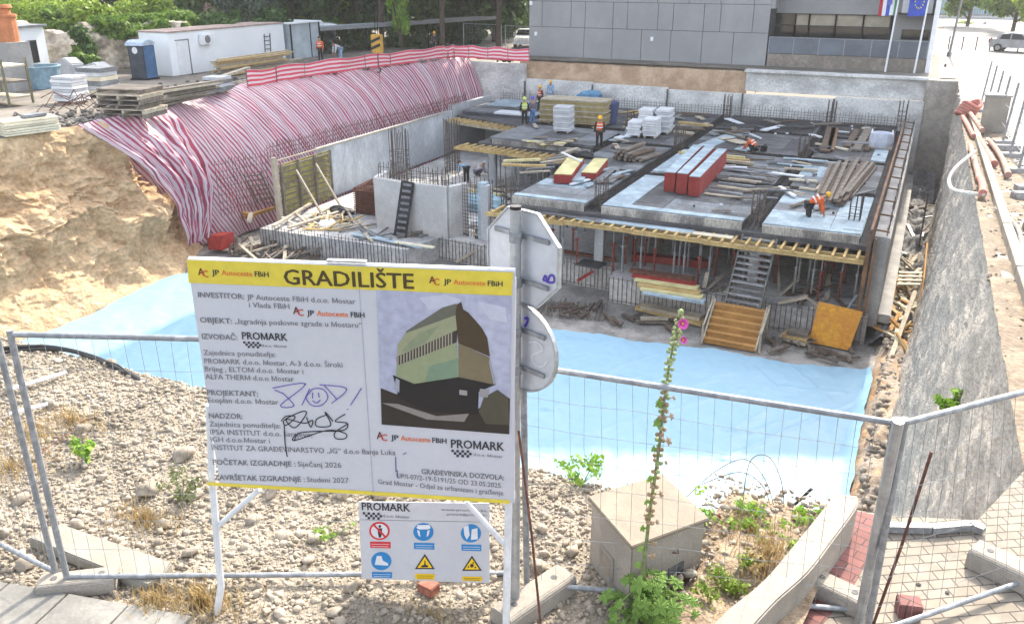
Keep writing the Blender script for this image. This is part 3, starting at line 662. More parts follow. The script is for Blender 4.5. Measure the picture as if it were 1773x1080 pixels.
# ================================================================== TARPS AND MEMBRANE
def stripemat():
    m = bpy.data.materials.new('striped_sheet'); m.use_nodes = True; t = m.node_tree; N = t.nodes; L = t.links; b = N['Principled BSDF']
    at_ = N.new('ShaderNodeAttribute'); at_.attribute_name = 'along'; at_.attribute_type = 'GEOMETRY'
    tc = N.new('ShaderNodeTexCoord'); ns = N.new('ShaderNodeTexNoise'); ns.inputs['Scale'].default_value = .5; ns.inputs['Detail'].default_value = 3
    L.new(tc.outputs['Object'], ns.inputs[0])
    a1 = N.new('ShaderNodeMath'); a1.operation = 'MULTIPLY_ADD'; a1.inputs[1].default_value = .16; L.new(ns.outputs[0], a1.inputs[0]); L.new(at_.outputs['Fac'], a1.inputs[2])
    def saw(per):
        d = N.new('ShaderNodeMath'); d.operation = 'DIVIDE'; d.inputs[1].default_value = per; L.new(a1.outputs[0], d.inputs[0])
        f = N.new('ShaderNodeMath'); f.operation = 'FRACT'; L.new(d.outputs[0], f.inputs[0]); return f, d
    f, d = saw(.25)
    fl = N.new('ShaderNodeMath'); fl.operation = 'FLOOR'; L.new(d.outputs[0], fl.inputs[0])
    wn = N.new('ShaderNodeTexWhiteNoise'); wn.noise_dimensions = '1D'; L.new(fl.outputs[0], wn.inputs['W'])
    th = N.new('ShaderNodeMapRange'); th.inputs[3].default_value = .25; th.inputs[4].default_value = .62; L.new(wn.outputs[0], th.inputs[0])
    lt = N.new('ShaderNodeMath'); lt.operation = 'LESS_THAN'; L.new(f.outputs[0], lt.inputs[0]); L.new(th.outputs[0], lt.inputs[1])
    f2, _ = saw(.085); l2 = N.new('ShaderNodeMath'); l2.operation = 'LESS_THAN'; l2.inputs[1].default_value = .35; L.new(f2.outputs[0], l2.inputs[0])
    n2 = N.new('ShaderNodeTexNoise'); n2.inputs['Scale'].default_value = 1.3; n2.inputs['Detail'].default_value = 5; L.new(tc.outputs['Object'], n2.inputs[0])
    rp = N.new('ShaderNodeValToRGB'); rp.color_ramp.elements[0].position = .38; rp.color_ramp.elements[1].position = .62
    rp.color_ramp.elements[0].color = (.26, .045, .085, 1); rp.color_ramp.elements[1].color = (.42, .065, .12, 1); L.new(n2.outputs[0], rp.inputs[0])
    mw = N.new('ShaderNodeMix'); mw.data_type = 'RGBA'; mw.inputs['A'].default_value = (.62, .53, .57, 1); mw.inputs['B'].default_value = (.50, .37, .42, 1); L.new(l2.outputs[0], mw.inputs['Factor'])
    mx = N.new('ShaderNodeMix'); mx.data_type = 'RGBA'; L.new(lt.outputs[0], mx.inputs['Factor']); L.new(mw.outputs['Result'], mx.inputs['A']); L.new(rp.outputs[0], mx.inputs['B'])
    L.new(mx.outputs['Result'], b.inputs['Base Color']); b.inputs['Roughness'].default_value = .45
    tl = N.new('ShaderNodeBsdfTranslucent'); L.new(mx.outputs['Result'], tl.inputs[0]); ms = N.new('ShaderNodeMixShader'); ms.inputs[0].default_value = .15
    L.new(b.outputs[0], ms.inputs[1]); L.new(tl.outputs[0], ms.inputs[2]); L.new(ms.outputs[0], N['Material Output'].inputs[0])
    return m
stripe = stripemat()
Y0, Y1 = 26.8, 61.6
def tarp(a, b):
    # a runs along the bank, b down the slope
    yt = lerp(Y0, Y1, a); yb = lerp(30.9, 61.9, a)
    xt = topx(yt) - .5; xb = interp([(0, -32.9), (.08, -32.2), (.3, -31.9), (1, -31.3)], a)[0]
    s = b*math.pi/2; y = lerp(yt, yb, b**1.3)
    k = interp([(0, .25), (.12, .6), (.25, 1), (1, 1)], a)[0]
    z = ZT+.1 - (7.0)*lerp(b, 1-math.cos(s), .75*k); x = lerp(xt, xb, lerp(b, math.sin(s), .8*k))
    fold = .05*math.sin(y*6.2+1.5*nz(y, b*2, 0, .5))*math.sin(math.pi*min(1, b*1.1)) + .24*nz(y, b*5, 1, .3) + .05*nz(y*3, b*1.2, 4, .9)
    return (x+fold*(.3+.7*b), y+.25*nz(y, b*4, 7, .4)*b, z+fold*(1-b)*.7)
tp = grid('striped_bank_sheet', tarp, 420, 60, stripe, attr=('along', lambda a, b: lerp(Y0, Y1, a)+.25*math.sin(a*14)*b))
tag(tp, 'red and white striped sheeting draped down the whole left bank of the pit', 'sheeting')
# loose pale flap at the near end of the sheeting
def flap(a, b):
    p = [(0, (-33.3, 26.3, -1.95), (-31.6, 29.9, -8.3)), (.5, (-33.0, 28.6, -1.85), (-31.5, 30.6, -8.2)), (1, (-32.9, 31.0, -1.8), (-31.7, 31.4, -8.2))]
    t, q = (0, p[0]) if a < 0 else (a, None)
    i = 0 if a <= .5 else 1; f = (a-.5*i)/.5; A = Vector(p[i][1]).lerp(Vector(p[i+1][1]), f); B = Vector(p[i][2]).lerp(Vector(p[i+1][2]), f)
    c = A.lerp(B, b); s = math.sin(math.pi*b); c.x += .9*s + .16*math.sin(a*26)*s + .3*nz(a*6, b*4, 0, 1); c.z += .55*s + .16*nz(a*9, b*5, 3, 1)*s; c.y += .8*s*(b)
    return c
fp = grid('striped_flap', flap, 90, 40, stripe, attr=('along', lambda a, b: a*4.3+.2*b))
tag(fp, 'loose sunlit flap of striped sheeting at the near left end of the bank', 'sheeting')
# low tape fence along the top of the bank
hs_m = bpy.data.materials.new('tape_bands'); hs_m.use_nodes = True
t_ = hs_m.node_tree; N = t_.nodes; L = t_.links; b = N['Principled BSDF']; a_ = N.new('ShaderNodeAttribute'); a_.attribute_name = 'along'
d_ = N.new('ShaderNodeMath'); d_.operation = 'FRACT'; L.new(a_.outputs['Fac'], d_.inputs[0]); l_ = N.new('ShaderNodeMath'); l_.operation = 'LESS_THAN'; l_.inputs[1].default_value = .52; L.new(d_.outputs[0], l_.inputs[0])
mx = N.new('ShaderNodeMix'); mx.data_type = 'RGBA'; mx.inputs['A'].default_value = (.72, .56, .58, 1); mx.inputs['B'].default_value = (.62, .06, .10, 1); L.new(l_.outputs[0], mx.inputs['Factor']); L.new(mx.outputs['Result'], b.inputs['Base Color']); b.inputs['Roughness'].default_value = .5
line = [at(430, 152, ZT), at(520, 136, ZT), at(620, 122, ZT), at(700, 112, ZT), at(770, 102, ZT), at(790, 100, ZT), at(850, 104, ZT), at(917, 108, ZT)]
tf = T('tape_fence', 'low red and white horizontally banded tape fence along the top of the bank', 'fence', tuple(line[0]))
def tapefn(a, b):
    k = a*(len(line)-1); i = min(int(k), len(line)-2); p = line[i].lerp(line[i+1], k-i)
    sag = .12*math.sin(a*math.pi*9)**2
    return (p.x + .06*math.sin(a*60)+.05*nz(a*30, b, 0, 1), p.y, p.z + .04 + b*(.92-sag) + .03*nz(a*40, 0, 0, 1))
grid('tape_band', tapefn, 160, 12, hs_m, parent=tf, attr=('along', lambda a, b: b*3.6))
for i in range(14):
    k = i/13*(len(line)-1); j = min(int(k), len(line)-2); p = line[j].lerp(line[j+1], k-j)
    m = MB(); m.bar(p+V3(-.03, .02, 0), p+V3(-.05+random.uniform(-.06, .06), .02, 1.05), .05); m.build('post', wood_g, tf)
# pale blue membrane on the pit floor
mem = M('pale_blue_membrane', (.235, .40, .52), var=.03, scale=.35, col2=(.22, .38, .50), rough=.5, bump=.012, bscale=1.6, fine=3)
outl = [(-30.9, 18), (-30.6, 27.5), (-29.4, 30.3), (-27.0, 31.9), (-21.0, 31.6), (-12, 29.45), (-8.6, 29.7), (-5.7, 30.15), (-3.0, 30.05), (-.35, 30.6)]
def memf(a, b):
    x = lerp(-31, -.25, a); yf = interp([(p[0], p[1]) for p in outl], x)[0] + .15*nz(x, 0, 3, .9)
    y = lerp(9, yf, b); e = min(a, 1-a)
    xr = -.25 + .12*nz(y, 0, 0, .5)
    x = lerp(-31, xr, a)
    fold = .08*abs(nz(x+y*.6, y*.3-x*.2, 0, .55, 5)) + .022*nz(x, y, 2, 2.2) 
    for (cx, cy, an, ln) in WR:
        u = (x-cx)*math.cos(an)+(y-cy)*math.sin(an); v_ = -(x-cx)*math.sin(an)+(y-cy)*math.cos(an)
        if abs(u) < ln: fold += .05*math.exp(-(v_/.07)**2)*(1-(u/ln)**2)
    up = .35*max(0, (x-xr+.5)/.5)**2 if x > xr-.5 else 0
    return (x, y, ZP+.03+fold+up*.6)
WR = [(random.uniform(-22, -1), random.uniform(19, 29), random.choice((.9, 1.1, .75, 2.2, .2)), random.uniform(.5, 2.2)) for _ in range(60)] + [(-9, 24, .95, 6), (-6.5, 24, .95, 5), (-2.6, 24.5, 1.05, 5), (-14, 25, .9, 5)]
mo = grid('membrane_sheet', memf, 400, 300, mem); tag(mo, 'large pale blue membrane sheet spread over the pit floor', 'membrane')
# brown earth strip at the right edge of the membrane
def f(a, b):
    y = lerp(17, 33, a); x = lerp(-.3, .95, b)
    return (x+.1*nz(y, 0, 0, 1), y, ZP-.05+.55*math.sin(math.pi*b)*(.5+.6*nz(y, b*3, 3, .9)+.3)+.25*b)
struct(grid('earth_ledge', f, 130, 14, M('orange_earth', (.42, .27, .15), var=.3, scale=1.1, col2=(.30, .25, .20), bump=.08, bscale=4)))
def f(a, b):
    y = lerp(33, 62, a); x = lerp(-.6, 1.25, b)
    return (x, y, ZP+.25+.5*nz(y, x*2, 3, .7)+.2*nz(y, x, 1, 2.5)+.5*a)
struct(grid('trench_rubble', f, 190, 26, rubble_m))
# ================================================================== STACKS ON THE SLAB
def stack(name, c, size, n, mats, label, cat, rz=0, gap=.02, jit=.04, group=None, base=True):
    """pile of n flat panels; each panel a part"""
    c = Vector(c); t = T(name, label, cat, tuple(c), group, rz); Rm = Matrix.Rotation(rz, 3, 'Z'); h = size[2]/n
    z = c.z
    if base:
        for s in (-.35, .35):
            m = MB(); m.box(c+Rm @ V3(s*size[0], 0, .05), (.1, size[1]*.95, .1), rz=rz); m.build('bearer', wood_p, t)
        z += .1
    for k in range(n):
        m = MB(); o = Rm @ V3(random.uniform(-jit, jit), random.uniform(-jit, jit), 0)
        m.box(Vector((c.x, c.y, z+h/2))+o, (size[0]*random.uniform(.97, 1), size[1]*random.uniform(.97, 1), h-gap), rz=rz+random.uniform(-.02, .02))
        m.build('panel', mats[k % len(mats)], t); z += h
    return t
eps = M('white_block', (.66, .67, .68), var=.08, scale=2, col2=(.56, .57, .58))
eps2 = M('greyish_white_block', (.52, .53, .55), var=.12, scale=2, col2=(.42, .43, .45))
yel = M('yellow_formwork_edge', (.38, .31, .13), var=.25, scale=2, col2=(.28, .22, .10))
yel_l = M('yellow_formwork_board', (.62, .57, .30), var=.12, scale=1.5, col2=(.50, .44, .22))
zz = ZS+.02
p = at(976, 228, zz); stack('panel_stack', p, (1.05, 1.2, 1.45), 12, [eps2, eps, eps2], 'single tall stack of white panels in front of the yellow formwork stack', 'panel stack', R(8))
p = at(997, 214, zz); stack('formwork_stack', p, (4.4, 1.7, 1.5), 14, [yel, wood_p, yel], 'long yellow stack of formwork panels behind the white stack', 'panel stack', R(3))
p = at(1118, 236, zz)
for dx, dy, h, n, lab in ((0, 0, .8, 5, 'low front left stack of white insulation blocks'), (.95, .1, 1.0, 7, 'front right stack of white insulation blocks, second tallest'), (.2, 1.6, 1.3, 9, 'rear left tall stack of white insulation blocks'), (1.25, 1.7, 1.35, 9, 'rear right tall stack of white insulation blocks')):
    stack('block_stack', p+V3(dx-.6, dy, 0), (.85, 1.35, h), n, [eps, eps2] if dx > 1 else [eps], lab, 'block stack', R(4), group='white insulation block stacks', jit=.06)
m = MB(); c = at(1020, 182, zz); m.box(c+V3(0, 0, .4), (1.6, 1.2, .75)); m.ball(c+V3(.1, 0, .8), (.9, .65, .25), 10, 6, jit=.12)
tag(m.build('covered_pallet', M('blue_cover', (.16, .34, .52), var=.2, scale=2), origin=c, bevel=.04), 'low pallet under a light blue cover behind the yellow formwork stack', 'pallet')
m = MB(); c = at(1056, 214, zz); m.prism([c+V3(-.25, -.5, 0), c+V3(.3, -.5, 0), c+V3(.25, .6, 0), c+V3(-.2, .6, 0)], (.12, 0, 1.3)); m.ball(c+V3(.1, 0, 1.3), (.3, .6, .2), 8, 5, jit=.15)
tag(m.build('wrapped_bundle', M('navy_wrap', (.07, .09, .20), var=.3, scale=2), origin=c), 'dark blue wrapped bundle at the right end of the yellow stack', 'bundle')
# pile of dark logs
c = at(1092, 274, zz)
for k, (ox, oz) in enumerate([(-.7, .12), (-.42, .12), (-.14, .12), (.14, .12), (.42, .12), (.7, .12), (-.55, .34), (-.27, .34), (.0, .34), (.28, .34), (-.4, .55), (-.1, .55)]):
    m = MB(); a = c+V3(ox+.1*random.random(), -.9+random.uniform(-.2, .2), oz); b = c+V3(ox+.5+random.uniform(-.15, .15), 1.1+random.uniform(-.2, .2), oz+random.uniform(-.03, .05))
    m.tube([a, b], .115, 8); tag(m.build('timber_post', wood_g if k % 3 else wood_b, origin=a), 'short dark round post lying in the pile between the worker and the white blocks', 'post', 'dark posts piled on the slab')
m = MB(); c = at(1010, 272, zz); m.ball(c+V3(0, 0, .1), (.7, .4, .22), 10, 6, jit=.25); tag(m.build('dark_sack', black_m, origin=c), 'dark crumpled sack lying on the slab left of the log pile', 'sack')
# red sided beams
def redbeam(p, q, wd, ht, top, label, group='red sided formwork beams'):
    t = T('formwork_beam', label, 'formwork', tuple(p), group); p = Vector(p); q = Vector(q)
    m = MB(); m.bar(p+V3(0, 0, ht/2), q+V3(0, 0, ht/2), wd, ht); m.build('body', red_s, t, bevel=.015)
    m = MB(); m.bar(p+V3(0, 0, ht+.016), q+V3(0, 0, ht+.016), wd*.96, .03); m.build('top_face', top, t)
    return t
redbeam(at(974, 318, zz), at(996, 289, zz), .85, .42, yel_l, 'yellow topped red beam, left one of the pair at the slab front')
redbeam(at(1019, 312, zz), at(1040, 287, zz), .72, .34, yel_l, 'yellow topped red beam, right one of the pair at the slab front')
m = MB(); m.bar(at(995, 318, zz)+V3(0, 0, .1), at(1016, 290, zz)+V3(0, 0, .1), .75, .12); tag(m.build('deck_board', panel_bl, origin=at(995, 318, zz)), 'pale blue panel lying between the two yellow topped red beams', 'panel')
for k, (a, b) in enumerate((((1035, 318), (1068, 292)), ((1052, 318), (1073, 299)))):
    m = MB(); m.bar(at(*a, zz)+V3(0, 0, .06), at(*b, zz)+V3(0, 0, .06), .5, .08); tag(m.build('board', panel_m, origin=at(*a, zz)), ('left' if k == 0 else 'right')+' one of two grey boards beside the right yellow topped beam', 'board')
m = MB(); m.bar(at(973, 281, zz)+V3(0, 0, .5), at(1006, 297, zz)+V3(0, 0, .5), .12, .06); tag(m.build('white_lath', white_p, origin=at(990, 290, zz)), 'white lath lying across the left yellow topped beam', 'lath')
for k in range(3):
    a = at(1158+k*21, 332+k*4, zz); b = at(1206+k*21, 281+k*3.4, zz)
    redbeam(a, b, .49, .86 + .05*(k == 1), panel_bl, ['left', 'middle', 'right'][k]+' long red formwork beam with pale top in the big red stack', 'big red stack')
# loose planks: (a, b, width, thickness, material, label words)
def plank(pa, pb, wd, th, mat, label, z=None, lift=0, cat='plank', group=None, name='plank', z2=None):
    a = at(*pa, zz if z is None else z)+V3(0, 0, th/2+lift); b = at(*pb, (zz if z is None else z) if z2 is None else z2)+V3(0, 0, th/2+lift)
    m = MB(); m.bar(a, b, wd, th); return tag(m.build(name, mat, origin=a), label, cat, group)
for i in range(6):
    plank((1175+i*5, 266+i*2.6), (1285+i*4, 276+i*2.6), .2, .12, [wood_y, yel_l, wood_p][i % 3], 'yellow plank in the loose row behind the big red stack', lift=.1*(i % 2), group='yellow planks behind the big red stack')
for i in range(8):
    plank((1218+i*7+random.uniform(-6, 6), 336-i*4.4), (1283+i*7+random.uniform(-12, 8), 344-i*4.6), .18, .06, [wood_p, panel_m, wood_g][i % 3], 'grey plank scattered right of the big red stack', group='scattered planks right of the red stack', lift=.04*(i % 3))
for i in range(7):
    plank((1290+i*2, 290+i*3), (1345+random.uniform(-8, 8), 296+i*3.2), .12, .06, [wood_g, panel_m][i % 2], 'narrow grey batten on the slab between the red stack and the beam', group='battens on the middle slab')
for i in range(16):
    k = i/15; plank((1412+58*k+random.uniform(-3, 3), 345+11*math.sin(k*3)+random.uniform(-6, 6)), (1440+78*k+random.uniform(-5, 5), 290+random.uniform(-6, 4)), .16, .12, [wood_g, wood_b, wood_g][i % 3], 'weathered grey beam in the fanned pile behind the bending worker', lift=.11*(i % 3), group='fanned pile of weathered beams')
for i, (a, b, w_) in enumerate((((1428, 264), (1440, 222), .55), ((1438, 262), (1446, 224), .4), ((1466, 256), (1484, 226), .35), ((1482, 262), (1504, 225), .45), ((1500, 262), (1512, 236), .3))):
    plank(a, b, w_, .1, [wood_b, M('rust_brown_board', (.20, .12, .07), var=.25, scale=2), wood_b, wood_g, wood_b][i], ['leftmost brown board', 'reddish brown board', 'middle brown board', 'wide brown board', 'rightmost brown board'][i]+' on the far right field of the slab', group='brown boards on the far right field')
for i, (a, b) in enumerate((((1402, 234), (1422, 239)), ((1412, 250), (1424, 252)), ((1438, 255), (1468, 261)), ((1448, 229), (1470, 231)), ((1358, 293), (1416, 297)), ((1366, 312), (1414, 316)), ((1350, 325), (1376, 342)), ((1384, 327), (1412, 331)), ((1492, 223), (1506, 224)))):
    plank(a, b, .16, .09, [white_p, wood_p, cream_p][i % 3], 'short pale batten lying on the right part of the slab', group='pale battens on the right fields')
for i, (a, b) in enumerate((((1180, 200), (1228, 203)), ((1176, 216), (1226, 222)), ((1168, 232), (1200, 236)), ((1162, 222), (1216, 226)))):
    plank(a, b, .3, .12, [wood_b, wood_y, wood_p, wood_g][i], ['dark', 'yellow', 'pale', 'grey'][i]+' plank lying right of the white block stacks', lift=.1)
for i in range(6):
    plank((1060+i*9, 243-i*4+random.uniform(-3, 3)), (1105+i*6, 232-i*2), .5, .06, [panel_bl, panel_w, panel_m][i % 3], 'pale thin sheet scattered in front of the white block stacks', lift=.05*i, group='pale sheets by the white blocks')
for i in range(7):
    plank((905+i*8, 246+i*1.0+random.uniform(-2, 2)), (975+i*4, 253-i*2), .25, .07, [wood_p, yel_l, wood_g][i % 3], 'plank lying along the edge below the single white stack', lift=.05*(i % 2), group='planks on the middle slab edge')
for i in range(7):
    plank((900+i*12, 300-i*4), (952+i*8, 297-i*5), .2, .06, [wood_p, panel_m, wood_g][i % 3], 'plank sticking out over the left slab edge', lift=.05*i, group='planks at the left slab edge')
plank((872, 291), (935, 288), .25, .1, yel_l, 'upper pale yellow plank projecting from the left slab edge', lift=.3); plank((870, 297), (945, 300), .2, .1, wood_y, 'lower yellow plank projecting from the left slab edge', lift=.3)
for i, (a, b) in enumerate((((1170, 300), (1186, 272)), ((1182, 302), (1200, 272)), ((1196, 298), (1216, 270)))):
    plank(a, b, .7, .05, panel_bl, 'pale blue sheet behind the big red stack', group='pale blue sheets behind the red stack', lift=.01+.03*i)
plank((1252, 240), (1290, 250), .8, .05, wood_p, 'pale board behind the crouching worker', lift=.02)
plank((1282, 262), (1300, 258), .8, .06, panel_bl, 'pale blue sheet beside the crouching worker', lift=.03)
# big bag on pallet
c = at(1524, 256, zz); t = T('bulk_bag', 'white bulk bag with open top standing near the far right slab edge', 'bag', tuple(c))
m = MB(); m.lathe([(r_*.68, z_*.66) for r_, z_ in ((.05, .1), (.85, .12), (.95, .5), (.93, .95), (.88, 1.25), (.78, 1.2), (.6, .95), (.1, .9))], c, 12); m.build('sack', M('woven_white', (.56, .60, .66), var=.12, scale=2, col2=(.44, .47, .54)), t, smooth=False)
m = MB(); m.box(c+V3(0, 0, .06), (1.2, 1.0, .1)); m.build('pallet', wood_p, t)
for sx in (-1, 1):
    m = MB(); m.tube([c+V3(sx*.55, -.3, .78), c+V3(sx*.52, -.1, 1.0), c+V3(sx*.55, .25, .78)], .04, 5); m.build('loop', white_p, t)
# ================================================================== LOWER FLOOR
fm = T('wall_formwork', 'tall yellow slatted formwork panel standing at the near end of the left wall', 'formwork', (-29.9, 37, ZF))
ym = M('mossy_yellow_panel', (.36, .32, .10), var=.25, scale=1.5, col2=(.20, .17, .08), c2lo=.42, c2hi=.58)
for i in range(3):
    m = MB(); m.box((-29.95, 35.9+i*1.42, -6.5), (.06, 1.36, 2.7)); m.build('panel', ym, fm)
for i in range(9):
    m = MB(); m.bar((-29.88, 35.1, -7.7+i*.3), (-29.88, 39.4, -7.7+i*.3), .09, .05); m.build('rail', wood_g, fm)
for i in range(4):
    m = MB(); m.bar((-29.8, 35.2+i*1.4, -7.85), (-29.8, 35.2+i*1.4, -5.1), .1); m.build('stud', wood_g, fm)
for y in (36.3, 38.0):
    m = MB(); m.bar((-29.75, y, -5.6), (-28.0, y-.3, -7.85), .09); m.build('brace', wood_p, fm)
m = MB(); m.bar((-29.9, 34.85, ZF-.2), (-29.95, 34.85, -4.7), .28, .2); tag(m.build('timber_post', wood_p, origin=(-29.9, 34.8, ZF)), 'thick pale timber post at the near end of the left wall', 'post')
c = V3(-25.6, 38.1, ZF); t = T('rebar_bundle', 'rusty red stack of bundled rebar mesh left of the stair core', 'rebar', tuple(c))
m = MB()
for i in range(7): m.bar(c+V3(-1.2, -.75+.25*i, 0), c+V3(-1.15, -.75+.25*i, 1.45), .06)
for i in range(14):
    for s in (-.8, .8): m.bar(c+V3(-1.3, s, .08+.1*i), c+V3(1.2, s*.98+.05, .06+.1*i), .05)
for i in range(12): m.bar(c+V3(-1.2+.2*i, -.8, 1.42), c+V3(-1.0+.2*i, .8, 1.5+random.uniform(-.1, .2)), .05)
m.build('bars', rust, t)
m = MB(); m.box(c+V3(0, 0, .65), (2.3, 1.5, 1.25)); m.build('core_bundle', M('dark_rust', (.09, .035, .02), var=.3, scale=4), t)
# black ladder like mat leaning on the stair core
t = T('plastic_track', 'black ladder like strip leaning against the pale stair core wall', 'strip', (-22.2, 35.0, ZF))
a, b = V3(-22.35, 34.6, ZF+.02), V3(-22.15, 35.24, -5.25)
m = MB(); m.bar(a, b, .72, .05, up=(0, 1, .2)); m.build('strip', M('black_mat', (.05, .05, .055), var=.5, scale=2, col2=(.02, .02, .02)), t)
d = (b-a).normalized()
for i in range(9):
    c = a+(b-a)*((i+.5)/9); m = MB()
    m.bar(c+V3(-.2, -.05, 0), c+V3(.26, -.05, 0), .06, .12); m.build('rung', M('grey_streak', (.22, .22, .23), var=.4, scale=6) if i == 0 else bpy.data.materials['grey_streak'], t)
m = MB(); m.box((-18.5, 36.1, -6.5), (.42, .42, 2.8)); tag(m.build('concrete_pillar', panel_bl, origin=(-18.5, 36.1, ZF), bevel=.02), 'pale bluish pillar at the right end of the stair core', 'pillar')
# debris on the lower floor
def drop(n, x0, x1, y0, y1, z, mats, label, group, ln=(.4, 2.0), th=(.03, .1), up=.25, cat='timber'):
    for i in range(n):
        x, y = random.uniform(x0, x1), random.uniform(y0, y1); a = random.uniform(0, math.pi); l = random.uniform(*ln)
        p = V3(x, y, z+th[0]+random.uniform(0, .05)); q = p+V3(math.cos(a)*l, math.sin(a)*l*1.0, random.uniform(-.0, up))
        m = MB(); m.bar(p, q, random.uniform(.06, .2), random.uniform(*th)); tag(m.build('scrap_timber', random.choice(mats), origin=p), label, cat, group)
sm = [wood_p, wood_g, panel_bl, wood_b, panel_m, panel_k]
drop(34, -28.5, -25.5, 33.3, 36.2, ZF, [wood_p, wood_p, wood_g, wood_y], 'scrap timber on the raft in front of the yellow formwork panel', 'scrap timber by the yellow formwork', (.4, 2.2))
drop(14, -25, -21.2, 33.2, 35.0, ZF, [wood_g, wood_p, panel_m], 'scrap timber at the foot of the stair core', 'scrap timber at the stair core')
drop(46, -24, -17.2, 38.5, 45, ZF, sm, 'scrap board on the lower floor behind the stair core', 'scrap boards on the lower floor')
drop(26, -20.3, -16.2, 35.6, 38.2, ZF, sm, 'scrap board on the floor beside the pale pillar', 'scrap boards beside the pillar')
drop(24, -4.4, -1.4, 32.6, 35.4, ZF, [wood_g, wood_p, galv_d, wood_b], 'broken timber lying under the slab right of the site stair', 'broken timber right of the stair', (.5, 2.2), up=.6)
drop(12, -7.8, -6.0, 32.6, 34.2, ZF, [wood_g, wood_p], 'broken timber lying left of the site stair', 'broken timber left of the stair', (.4, 1.3), up=.5)
drop(40, -30.6, -26.5, 31.0, 32.6, ZP+.1, [wood_p, wood_g, wood_b], 'scrap timber in the corner below the striped sheeting', 'scrap timber below the sheeting', up=.5)
drop(40, -19, -7, 30.4, 32.3, ZP+.05, [wood_g, wood_p, wood_b, rebar_m], 'scrap wood in the mud between membrane and raft', 'scrap wood in the mud', (.3, 1.6), up=.1)
drop(18, -4, -.9, 30.6, 32.2, ZP+.03, [wood_g, wood_b, rebar_m], 'scrap wood in the mud right of the timber stair', 'scrap wood right of the timber stair', (.3, 1.2), up=.15)
drop(70, 0.0, .9, 31.5, 43, ZP+.45, [wood_p, wood_p, cream_p, wood_y, wood_o], 'sunlit scrap timber in the channel by the right wall', 'sunlit scrap in the right channel', (.4, 1.5), up=.5)
drop(26, -.2, .9, 43, 60, ZP+.6, [wood_g, wood_b, galv_d], 'scrap lying in the shaded part of the right channel', 'scrap in the shaded channel', (.5, 2), up=.3)
# rods laid in a row on the mud
for i in range(22):
    a = V3(-13.9+i*.16, 30.5+random.uniform(-.1, .1)+.03*i, ZP+.06); b = a+V3(-.5, 1.75+random.uniform(-.3, .2), .03)
    m = MB(); m.bar(a, b, .06, .05); tag(m.build('steel_rod', rebar_m if i % 3 else wood_g, origin=a), 'grey rod laid side by side in a row on the mud near the round sign', 'rod', 'row of rods on the mud')
# panels on the raft ledge
for i in range(6):
    plank((1090+i*5, 489+i*4.0), (1200+i*4, 505+i*4.2), .42, .1, [rust, red_s, yel_l, wood_y, yel_l, panel_bl][i], ['rust red beam', 'red painted beam', 'upper yellow panel', 'brown yellow panel', 'lower yellow panel', 'pale blue board'][i]+' in the stack on the raft ledge left of the site stair', z=ZF+.02, lift=[.5, .4, .32, .2, .12, .05][i])
plank((1095, 450), (1225, 463), .45, .3, red_s, 'dark red beam at the back of the stack on the raft ledge', z=ZF+.02, lift=.02)
plank((975, 437), (1065, 452), .2, .12, rust, 'long rust coloured bar lying along the raft edge left of the white column', z=ZF+.1)
plank((1000, 488), (1027, 472), .12, .12, red_s, 'bright red pipe leaning in the recess of the raft', z=-8.4, z2=-7.9)
# yellow shuttering panel leaning on the raft
t = T('shutter_panel', 'large orange yellow shuttering panel leaning against the raft near the right wall', 'panel', (-2.2, 31.9, ZP))
q = [at(1400, 592, ZP+.02), at(1470, 607, ZP+.02), at(1485, 552, -7.75), at(1410, 537, -7.75)]
q[2] = q[1]+V3(.25, .55, 1.42); q[3] = q[0]+V3(.12, .55, 1.5)
m = MB(); n = (q[1]-q[0]).cross(q[3]-q[0]).normalized(); m.prism(q, n*-.06); m.build('board', orange_p, t)
for k in (.08, .5, .92):
    m = MB(); m.bar(q[0].lerp(q[1], k)-n*.09, q[3].lerp(q[2], k)-n*.09, .08); m.build('stud', wood_p, t)
# pallets and boards in the mud
def small(px, py, z, rz, label, mats, sz=(1.6, .5, .16), n=2):
    c = at(px, py, z); t = T('plank_pile', label, 'planks', tuple(c))
    for k in range(n):
        m = MB(); m.box(c+V3(.05*k, .03*k, .08+k*.14), (sz[0]*(1-.15*k), sz[1], sz[2]), rz=rz+k*.1); m.build('plank', mats[k % len(mats)], t)
small(1160, 548, ZP+.03, R(-12), 'two yellow brown planks in the mud left of the timber stair', [wood_y, wood_p], (3.0, .5, .14))
small(1375, 590, ZP+.03, R(-14), 'small pile of boards on the mud in front of the orange panel', [wood_p, wood_y, wood_g], (1.1, .6, .12), 3)
small(1130, 560, ZP+.03, R(20), 'short thin planks on the mud by the membrane edge', [wood_g, wood_p], (1.3, .2, .1))
# red bucket bin near the sheeting
c = at(383, 432, ZP+.1); m = MB(); m.prism([c+V3(-.55, -.4, .0), c+V3(.5, -.45, .15), c+V3(.55, .45, .15), c+V3(-.5, .45, 0)], (.05, 0, .75)); tag(m.build('red_tub', M('red_tub_paint', (.45, .05, .04), var=.15, scale=3), origin=c, bevel=.05), 'red tub lying on the floor under the striped sheeting', 'tub')
for i, (a, b) in enumerate((((423, 378), (475, 362)), ((418, 372), (440, 380)), ((436, 378), (432, 392)))):
    plank(a, b, .22, .14, [wood_o, wood_o, wood_p][i], ['long', 'short crossing', 'upright propping'][i]+' orange plank at the near end of the left wall', z=-8.0, lift=.1*i)
plank((474, 402), (538, 362), .18, .1, wood_p, 'long pale plank lying across the raft in front of the formwork', z=ZF, lift=.25)
plank((500, 400), (600, 368), .2, .1, wood_p, 'second long pale plank on the raft behind the first', z=ZF, lift=.12)
plank((612, 408), (735, 432), .4, .06, panel_bl, 'pale board lying on the front edge of the raft below the stair core', z=ZF, lift=.08)
